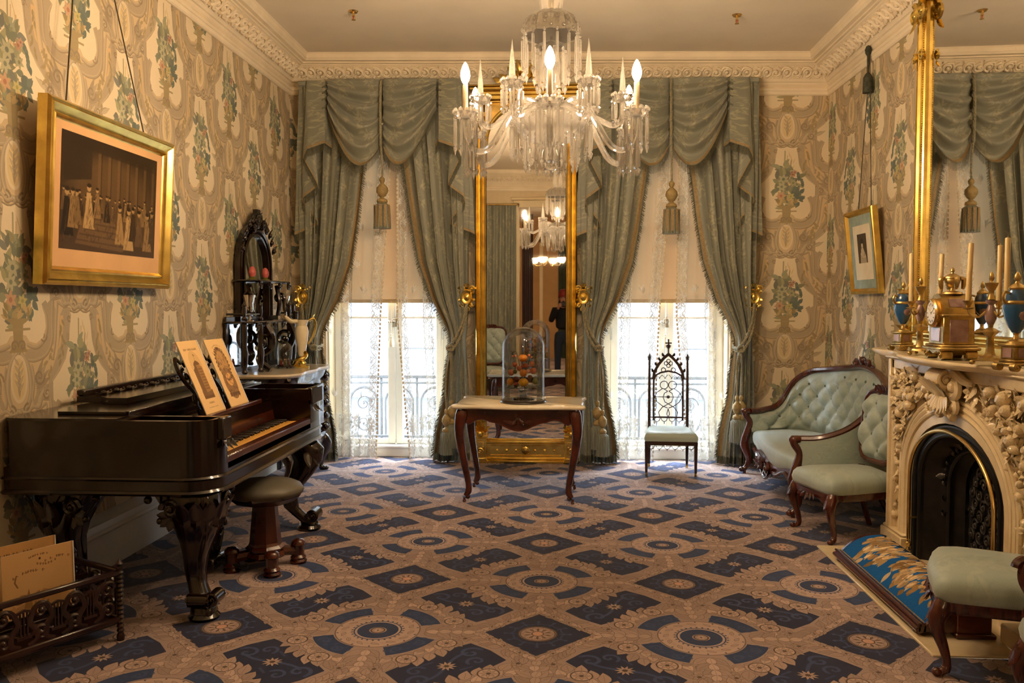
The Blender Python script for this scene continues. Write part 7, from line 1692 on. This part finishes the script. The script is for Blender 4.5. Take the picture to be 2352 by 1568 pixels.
m = M(); m.box(-.03, .11, -HW2-.11, HW2+.11, 2.28, Hm, .01); m.box(.0,.06,-HW2,HW2,2.20,2.28,.01); part('top_rail', m, GOLD, t)
m = M(); m.add([(.05,-HW2-.01,.08),(.05,HW2+.01,.08),(.05,HW2+.01,2.3),(.05,-HW2-.01,2.3)], [(3,2,1,0)]); part('mirror_glass', m, MIRROR, t)
m = M(); m.box(.055, .19, -HW2-.1, HW2+.1, .005, Hm-.01, .004); part('backboard', m, GOLDD, t)

# ------------------------------------------------------------------ mantel ornaments (shelf top z = 1.216)
ZS = 1.216
BLUEP = mat('blue porcelain', hexc('2c5f92'), .12, 0, .12, 9, coat=.6); PINKP = mat('painted porcelain panel', hexc('b99a92'), .2, 0, .3, 22, coat=.5, col2=hexc('8d6a66'))
def urn(x, y, lab):
    t = thing('porcelain_urn', lab, 'urn', (x, y, ZS), .25, 'blue porcelain urns on the mantel')
    for a, b_ in ((-1,-1),(1,-1),(1,1),(-1,1)): m = M(); m.tube([(a*.045,b_*.062,.018),(a*.045,b_*.034,.018)], .018, 12); m.scroll((a*.045,b_*.063,.018),(1,0,0),(0,0,1),.015,1.2,.004); part('scroll_foot', m, BRONZE, t)
    m = M(); m.box(-.058,.058,-.058,.058,.024,.036,.004); m.box(-.046,.046,-.046,.046,.036,.050,.004); m.box(-.040,.040,-.040,.040,.05,.105,.003); m.box(-.05,.05,-.05,.05,.105,.118,.004); part('pedestal', m, BRONZE, t)
    for q in range(4): m = M(); m.box(-.024,.024,-.0425,-.0395,.057,.098,.001); m.xf(Matrix.Rotation(q*pi/2,4,'Z')); part('porcelain_panel', m, PINKP, t)
    m = M(); m.lathe([(0,.118),(.036,.118),(.034,.126),(.014,.136),(.010,.152),(.014,.16),(0,.162)], 20); part('foot', m, BRONZE, t)
    m = M(); m.lathe([(0,.160),(.016,.162),(.03,.185),(.046,.225),(.054,.265),(.053,.285),(0,.288)], 28); part('body', m, BLUEP, t)
    m = M(); m.ell((0,-.022,.245),(.034,.032,.04),14,10); part('painted_reserve', m, PINKP, t)
    m = M(); m.lathe([(.054,.283),(.057,.29),(.054,.298),(0,.299)], 28); part('rim_band', m, BRONZE, t)
    m = M(); m.lathe([(.044,.298),(.042,.32),(.030,.345),(0,.35)], 24); part('neck', m, BLUEP, t)
    m = M(); m.lathe([(.032,.345),(.034,.352),(.022,.365),(.010,.372),(.008,.38),(.014,.39),(.012,.405),(.004,.418),(0,.424)], 16); part('lid', m, BRONZE, t)
    for sg in (-1,1): m = M(); stube(m, [(sg*.05,0,.285),(sg*.068,0,.31),(sg*.06,0,.335),(sg*.04,0,.33)], .006, 6, 5); part('handle', m, BRONZE, t)
urn(2.085, 5.33, 'blue porcelain urn with gilt mounts at the far end of the mantel shelf'); urn(1.925, 3.72, 'blue porcelain urn with gilt mounts near the right end of the mantel shelf')
WAX = mat('ivory candle wax', hexc('e8cf94'), .4, 0, .04, 6, **{'Subsurface Weight': .15})
def candelabrum(x, y, rot, where, leans):
    t = thing('candelabrum', 'gilt bronze three branched candelabrum %s' % where, 'candelabrum', (x, y, ZS), rot, 'gilt candelabra on the mantel')
    for q in range(3): m = M(); a = q*2*pi/3; m.leaf((.02*cos(a),.02*sin(a),.03),(cos(a),sin(a),-.25),(0,0,1),.06,.04,.1); m.ell((.072*cos(a),.072*sin(a),.012),(.014,.014,.012),8,6); part('paw_foot', m, BRONZE, t)
    m = M(); m.lathe([(0,.02),(.05,.022),(.045,.035),(.024,.045),(.018,.06),(.014,.13),(.020,.14),(.03,.15),(.036,.158),(.02,.17),(.01,.175),(.012,.19),(0,.19)], 20, rib=.08, ribn=6); part('stem', m, BRONZE, t)
    for q in range(3): m = M(); a = q*2*pi/3+.5; m.leaf((.016*cos(a),.016*sin(a),.155),(cos(a),sin(a),.2),(0,0,1),.04,.026,-.2); part('leaf_cup', m, BRONZE, t)
    m = M(); m.lathe([(0,.188),(.014,.19),(.024,.215),(.026,.235),(.018,.262),(.012,.28),(.022,.292),(.024,.30),(0,.304)], 20); part('porcelain_body', m, PINKP, t)
    m = M(); m.lathe([(0,.30),(.02,.305),(.013,.325),(.012,.345),(.022,.36),(.03,.378),(.030,.382),(.01,.384),(.006,.39),(.012,.40),(.010,.42),(.003,.434),(0,.436)], 16); part('finial_cup', m, BRONZE, t)
    R_ = .095
    for q in range(3):
        a = q*2*pi/3+.25; ca, sa = cos(a), sin(a)
        m = M(); stube(m, [(.02*ca,.02*sa,.25),(.05*ca,.05*sa,.225),(.085*ca,.085*sa,.235),(R_*ca,R_*sa,.262)], .005, 6, 5); m.leaf((.04*ca,.04*sa,.228),(ca,sa,.6),(0,0,1),.03,.016,.3); part('branch', m, BRONZE, t)
        m = M(); m.lathe([(.005,.258),(.024,.262),(.024,.266),(.008,.268),(.014,.28),(.021,.295),(.027,.30),(.014,.298),(0,.296)], 16, (R_*ca,R_*sa,0)); part('candle_cup', m, BRONZE, t)
        cr, sr = cos(rot), sin(rot); wx, wy = x+R_*(ca*cr-sa*sr), y+R_*(ca*sr+sa*cr); L, lx, ly = leans[q]
        c = M(); c.lathe([(0,0),(.0125,0),(.0118,L-.004),(.009,L),(0,L+.001)], 16); c.tube([(0,0,L),(.001,0,L+.008)], .0012, 5)
        o = link('candle', c.mesh('candle'), WAX, None, (wx, wy, ZS+.298), (lx, ly, 0)); tag(o, 'ivory candle %s, candelabrum %s' % (['in its left branch', 'in its right branch', 'in its front branch'][q], where), 'candle', 'ivory candles on the mantel')
candelabrum(1.995, 4.86, -.634, 'between the far urn and the clock', [(.262,.0,.03),(.272,.02,-.02),(.25,-.03,.0)])
candelabrum(1.985, 4.06, .518, 'between the clock and the near urn', [(.262,0,.0),(.27,.0,.03),(.285,-.01,.0)])
t = thing('mantel_clock', 'gilt bronze mantel clock with urn finial and painted porcelain panels', 'clock', (2.0, 4.49, ZS), -.06)
# faces -x ; depth along x, width along y
hx, hy = .075, .10
for sy in (-1, 1):
    for sx in (-1, 1): m = M(); m.tube([(sx*.06-.025, sy*.095, .026),(sx*.06+.025, sy*.095, .026)], .026, 14); m.scroll((sx*.06-.027, sy*.095, .026),(0,1,0),(0,0,1),.021,1.4,.005); part('scroll_foot', m, BRONZE, t)
m = M(); poly = [(-.10,.055),(-.08,.03),(-.05,.045),(0,.03),(.05,.045),(.08,.03),(.10,.055)]; m.prism(poly, -.088, .088, 0); m.box(-.10,.10,-.125,.125,.05,.066,.005); m.box(-.09,.09,-.115,.115,.066,.078,.006); part('base', m, BRONZE, t)
m = M(); m.box(-hx, hx, -hy, hy, .078, .225, .004); m.box(-hx-.008, hx+.008, -hy-.008, hy+.008, .218, .232, .004); part('case', m, BRONZE, t)
m = M(); P_ = [(hy*cos(a), .232+.105*sin(a)) for a in np.linspace(0, pi, 15)]; m.prism(P_, -hx, hx, 0); part('arched_top', m, BRONZE, t)
m = M(); m.box(-hx-.004, -hx+.004, -.06, .06, .092, .165, .003); part('front_panel', m, PINKP, t)
for sg in (-1, 1): m = M(); m.box(-.045, .045, sg*(hy-.003), sg*(hy+.003), .092, .205, .003); part('side_panel', m, PINKP, t); m = M(); m.loft([[(x, sg*(.103*cos(a)), .232+.108*sin(a)) for x in (-.045,.045)] for a in (.35,.5,.65,.8)], closed=False, caps=False); part('top_panel', m, PINKP, t)
m = M(); m.lathe([(0,0),(.070,0),(.074,.008),(.074,.022),(.066,.03),(.060,.026),(0,.024)], 32); m.xf(Matrix.Translation((-hx,0,.238)) @ Matrix.Rotation(-pi/2,4,'Y')); part('bezel', m, BRASS, t)
m = M(); m.lathe([(0,0),(.058,0),(.058,.002),(0,.002)], 32); m.xf(Matrix.Translation((-hx-.025,0,.238)) @ Matrix.Rotation(-pi/2,4,'Y')); part('dial', m, mat('white dial', hexc('d8d0c0'), .3, 0, .06, 12), t)
m = M(); 
for q in range(12): a = q*pi/6; m.box(-hx-.0285,-hx-.0275,-.0025,.0025,.043,.052,0); 
nm = M()
for q in range(12): nn = M(); nn.box(-.0005,.0005,-.002,.002,.040,.051,0); nn.xf(Matrix.Translation((-hx-.028,0,.238)) @ Matrix.Rotation(q*pi/6,4,'X')); part('hour_mark', nn, IRON, t)
for L, a in ((.03,1.0),(.045,-.9)): nn = M(); nn.box(-.0006,.0006,-.002,.002,-.008,L,0); nn.xf(Matrix.Translation((-hx-.030,0,.238)) @ Matrix.Rotation(a,4,'X')); part('clock_hand', nn, BRASS, t)
m = M(); m.lathe([(0,.335),(.05,.335),(.045,.345),(.014,.352),(.01,.365),(.03,.38),(.038,.40),(.034,.412),(.04,.416),(.038,.424),(.02,.436),(.008,.44),(.006,.446),(.011,.454),(.008,.466),(0,.472)], 20); part('finial_urn', m, BRONZE, t)
for a in (pi/2,-pi/2,0,pi): m = M(); stube(m, [(.04*cos(a),.04*sin(a),.415),(.055*cos(a),.055*sin(a),.41),(.055*cos(a),.055*sin(a),.38),(.05*cos(a),.05*sin(a),.36)], [.01,.013,.012,.007], 6, 5); part('drape', m, BRONZE, t)

# ------------------------------------------------------------------ small framed portrait on the right wall
t = thing('framed_portrait', 'small gilt framed portrait engraving with blue mount hung by cords on the right wall', 'picture', (2.425, 7.01, 1.92), rot=(.105, 0, -pi/2))
framed(t, .635, .68, [(0,.02),(0,-.022),(.006,-.03),(.024,-.03),(.034,-.018),(.045,-.006)], GOLD, None)
m = M(); m.box(-.28,.28,-.006,.0,-.30,.30,.001); part('mount', m, mat('blue grey mount', hexc('9fb0a4'), .8), t)
m = M(); m.box(-.19,.19,-.009,-.005,-.225,.215,.001); part('paper', m, PAPERW, t)
m = M(); m.add([(-.10,-.0105,-.09),(.10,-.0105,-.09),(.10,-.0105,.145),(-.10,-.0105,.145)], [(0,1,2,3)], [(0,0),(1,0),(1,1),(0,1)]); part('print', m, imgmat('portrait', lady_print(), .5), t)
m = M(); m.tube([(-.13,-.005,.33),(-.015,.012,1.30),(.008,.015,1.60)], .0035, 6); m.tube([(.16,-.005,.33),(.04,.012,1.30),(.008,.015,1.60)], .0035, 6); m.xf(Matrix.Rotation(-.105,4,'X')); part('hanging_cord', m, CORDD, t)
m = M(); m.lathe([(0,1.26),(.040,1.26),(.036,1.38),(.02,1.41),(.008,1.42),(.010,1.55),(.022,1.57),(.026,1.60),(.016,1.625),(0,1.635)], 14, (.01,.01,0)); m.xf(Matrix.Rotation(-.10,4,'X')); part('cord_tassel', m, mat('dark tassel', hexc('3f4438'), .8, 0, .3, 40), t)
# ------------------------------------------------------------------ what the tall mirror shows: drape, high backed chair, back parlour, photographer
t = thing('portiere', 'blue green damask portiere hanging beside the wide opening, seen in the tall mirror', 'curtain', (-1.17, 1.10, 0))
m = M(); m.grid(lambda u, v: ((u-.5)*.74, .035*sin(2*pi*7*u+.4*sin(v*5))+.012*sin(u*50), .02+v*3.2), 70, 20, lambda u, v: (u*1.2, v*3.2)); part('curtain_panel', m, BROC, t, sharp=180)
m = M(); m.lathe([(.018,-.4),(.018,.4)], 12); m.xf(Matrix.Translation((0,0,3.235)) @ Matrix.Rotation(pi/2,4,'Y')); part('rod', m, BRASS, t)
chair(thing('parlour_chair', 'high button backed parlour chair by the opening, seen reflected in the tall mirror', 'chair', (-1.22, 1.62, 0), pi), bh=1.10, bw=.50, seat_w=.54)
t = thing('portiere', 'dark red portiere just inside the back parlour, seen in the tall mirror', 'curtain', (-.62, .62, 0))
m = M(); m.grid(lambda u, v: ((u-.5)*.20, .03*sin(2*pi*3*u), .02+v*3.1), 30, 10, lambda u, v: (u*.4, v*3)); part('curtain_panel', m, mat('dark red velvet', hexc('35130f'), .8, sheen=.4), t, sharp=180)
t = thing('portiere', 'dark green portiere at the far end of the back parlour, seen in the tall mirror', 'curtain', (.35, -7.40, 0))
m = M(); m.grid(lambda u, v: ((u-.5)*.9, .05*sin(2*pi*6*u), .02+v*3.1), 60, 10, lambda u, v: (u, v*3)); part('curtain_panel', m, mat('dark green velvet', hexc('2c3a22'), .8, sheen=.4), t, sharp=180)
b = M(); b.box(-.62, -.52, -7.5, -7.44, 0, 3.3, .01); b.box(1.2, 1.3, -7.5, -7.44, 0, 3.3, .01); b.box(-.62, 1.3, -7.5, -7.44, 3.2, 3.34, .01); struct('trim_5', b, CREAMW)
GLOBE = emit('lit frosted globe', (1, .68, .36), LAMP)
t = thing('gasolier', 'brass gasolier with lit frosted bowls in the back parlour, seen in the tall mirror', 'chandelier', (-.33, -4.0, 0))
m = M(); m.lathe([(.012,2.45),(.03,2.5),(.04,2.55),(.015,2.62),(.012,3.8),(.06,3.86),(.08,3.9)], 16); part('stem', m, BRASS, t)
for k in range(4):
    a = k*pi/2+.35; ca, sa = cos(a), sin(a); R_ = .34
    m = M(); stube(m, [(.02*ca,.02*sa,2.55),(.14*ca,.14*sa,2.42),(.28*ca,.28*sa,2.40),(R_*ca,R_*sa,2.46)], .011, 8, 6); part('arm', m, BRASS, t)
    m = M(); m.lathe([(0,2.47),(.05,2.475),(.09,2.52),(.105,2.57),(.10,2.57),(.0,2.50)], 24, (R_*ca,R_*sa,0)); part('glass_bowl', m, GLOBE, t)
# photographer, standing in the opening behind the lens
SKIN = mat('skin', hexc('c8957a'), .55, 0, .05, 12); NAVYC = mat('dark jacket cloth', hexc('16181f'), .85, 0, .15, 30); JEAN = mat('blue jeans', hexc('2b3a52'), .85, 0, .15, 60); REDC = mat('red knit', hexc('8a2a20'), .85, 0, .15, 60)
def skinned(name, verts, edges, radii, mt, parent, sub=2):
    me = bpy.data.meshes.new(name); me.from_pydata([Vector(v) for v in verts], edges, []); o = bpy.data.objects.new(name, me); C.objects.link(o); o.parent = parent; me.materials.append(mt)
    md = o.modifiers.new('skin', 'SKIN')
    if not me.skin_vertices: return o
    for k, (r, d) in enumerate(zip(radii, me.skin_vertices[0].data)): d.radius = r if isinstance(r, tuple) else (r, r); d.use_root = (k == 0)
    o.modifiers.new('sub', 'SUBSURF').levels = sub; o.modifiers['sub'].render_levels = sub; me.polygons.foreach_set('use_smooth', [True]*len(me.polygons)); md.use_smooth_shade = True; return o
pp = thing('person', 'person in dark jacket and red knit cap raising a camera, seen in the tall mirror', 'person', (.03, -.30, 0))
hv = [(0,.0,1.40),(0,.01,1.47),(0,.03,1.53),(0,.045,1.60),(0,.035,1.68),(0,.02,1.72)]
o = skinned('body', hv, [(i, i+1) for i in range(5)], [(.075,.07),(.056,.056),(.064,.072),(.074,.09),(.072,.09),(.05,.06)], SKIN, pp)
m = M(); m.ell((0,.142,1.585),(.014,.018,.022),8,6); m.ell((-.082,.04,1.585),(.010,.02,.03),8,6); m.ell((.082,.04,1.585),(.010,.02,.03),8,6); m.ell((0,.128,1.545),(.026,.008,.008),8,6); part('face', m, SKIN, pp)
m = M(); m.ell((-.032,.122,1.615),(.012,.008,.008),8,6); m.ell((.032,.122,1.615),(.012,.008,.008),8,6); part('eyes', m, IRON, pp)
m = M(); m.lathe([(.088,1.635),(.096,1.65),(.096,1.69),(.09,1.73),(.066,1.765),(.03,1.785),(0,1.79)], 24, (0,.03,0), 1, 1.12); m.lathe([(.090,1.63),(.101,1.636),(.101,1.662),(.092,1.668)], 24, (0,.03,0), 1, 1.12); part('knit_cap', m, REDC, pp)
m = M(); m.lathe([(.084,1.53),(.09,1.58),(.09,1.64)], 20, (0,.012,0), 1, 1.05, a0=pi*1.05, a1=pi*1.95, caps=False); part('hair', m, mat('brown hair', hexc('2e2018'), .7), pp)
jv = [(0,-.01,1.0),(0,-.01,1.12),(0,0,1.28),(0,0,1.40),(-.17,0,1.39),(-.245,.04,1.16),(-.105,.17,1.40),(.17,0,1.39),(.245,.04,1.16),(.105,.17,1.40)]
skinned('jacket', jv, [(0,1),(1,2),(2,3),(3,4),(4,5),(5,6),(3,7),(7,8),(8,9)], [(.165,.12),(.155,.115),(.17,.125),(.11,.09),(.072,.07),(.058,.056),(.042,.042),(.072,.07),(.058,.056),(.042,.042)], NAVYC, pp)
tv = [(0,-.01,1.0),(0,-.01,.90),(-.095,0,.84),(-.105,.02,.48),(-.11,-.01,.10),(.095,0,.84),(.105,.02,.48),(.11,-.01,.10)]
skinned('jeans', tv, [(0,1),(1,2),(2,3),(3,4),(1,5),(5,6),(6,7)], [(.16,.115),(.165,.12),(.095,.10),(.064,.07),(.052,.058),(.095,.10),(.064,.07),(.052,.058)], JEAN, pp)
for sg in (-1, 1):
    m = M(); m.loft([[(sg*.11+x*k, y*k2+.03, z) for x, y in [(.045*cos(a), .135*sin(a)) for a in np.linspace(0, 2*pi, 17)[:-1]]] for k, k2, z in ((1,1,0),(1.05,1.03,.02),(.95,.95,.05),(.75,.6,.10))]); part('shoe', m, EBON, pp)
    hx_ = sg*.075
    V = [(sg*.105,.17,1.40),(hx_+sg*.012,.195,1.445),(hx_,.205,1.475)]; E_ = [(0,1),(1,2)]; R_ = [(.027,.024),(.034,.020),(.036,.018)]
    for f in range(4):      # fingers curl round the camera body
        b0_ = len(V); z = 1.452+.018*f; ln_ = (.9,1,1.05,.95)[f]
        V += [(hx_-sg*.004,.215,z),(hx_-sg*.008,.235*1.0,z+.004),(hx_-sg*.026*ln_,.248,z+.002),(hx_-sg*.044*ln_,.246,z-.002)]; E_ += [(2,b0_),(b0_,b0_+1),(b0_+1,b0_+2),(b0_+2,b0_+3)]; R_ += [.010,.0095,.009,.008]
    b0_ = len(V); V += [(hx_-sg*.006,.18,1.455),(hx_-sg*.028,.168,1.468),(hx_-sg*.045,.166,1.482)]; E_ += [(1,b0_),(b0_,b0_+1),(b0_+1,b0_+2)]; R_ += [.013,.011,.009]
    skinned('hand', V, E_, R_, SKIN, pp)
t = thing('camera', 'black hand held camera held up by the person in the tall mirror', 'camera', (.03, -.30, 1.5))
m = M(); m.box(-.068,.068,.185,.240,-.055,.035,.008); m.box(-.024,.024,.19,.24,.03,.058,.008); part('camera_body', m, IRON, t)
m = M(); m.lathe([(0,0),(.034,0),(.036,.03),(.0,.03)], 24); m.xf(Matrix.Translation((0,.238,-.008)) @ Matrix.Rotation(-pi/2,4,'X')); part('lens', m, IRON, t)
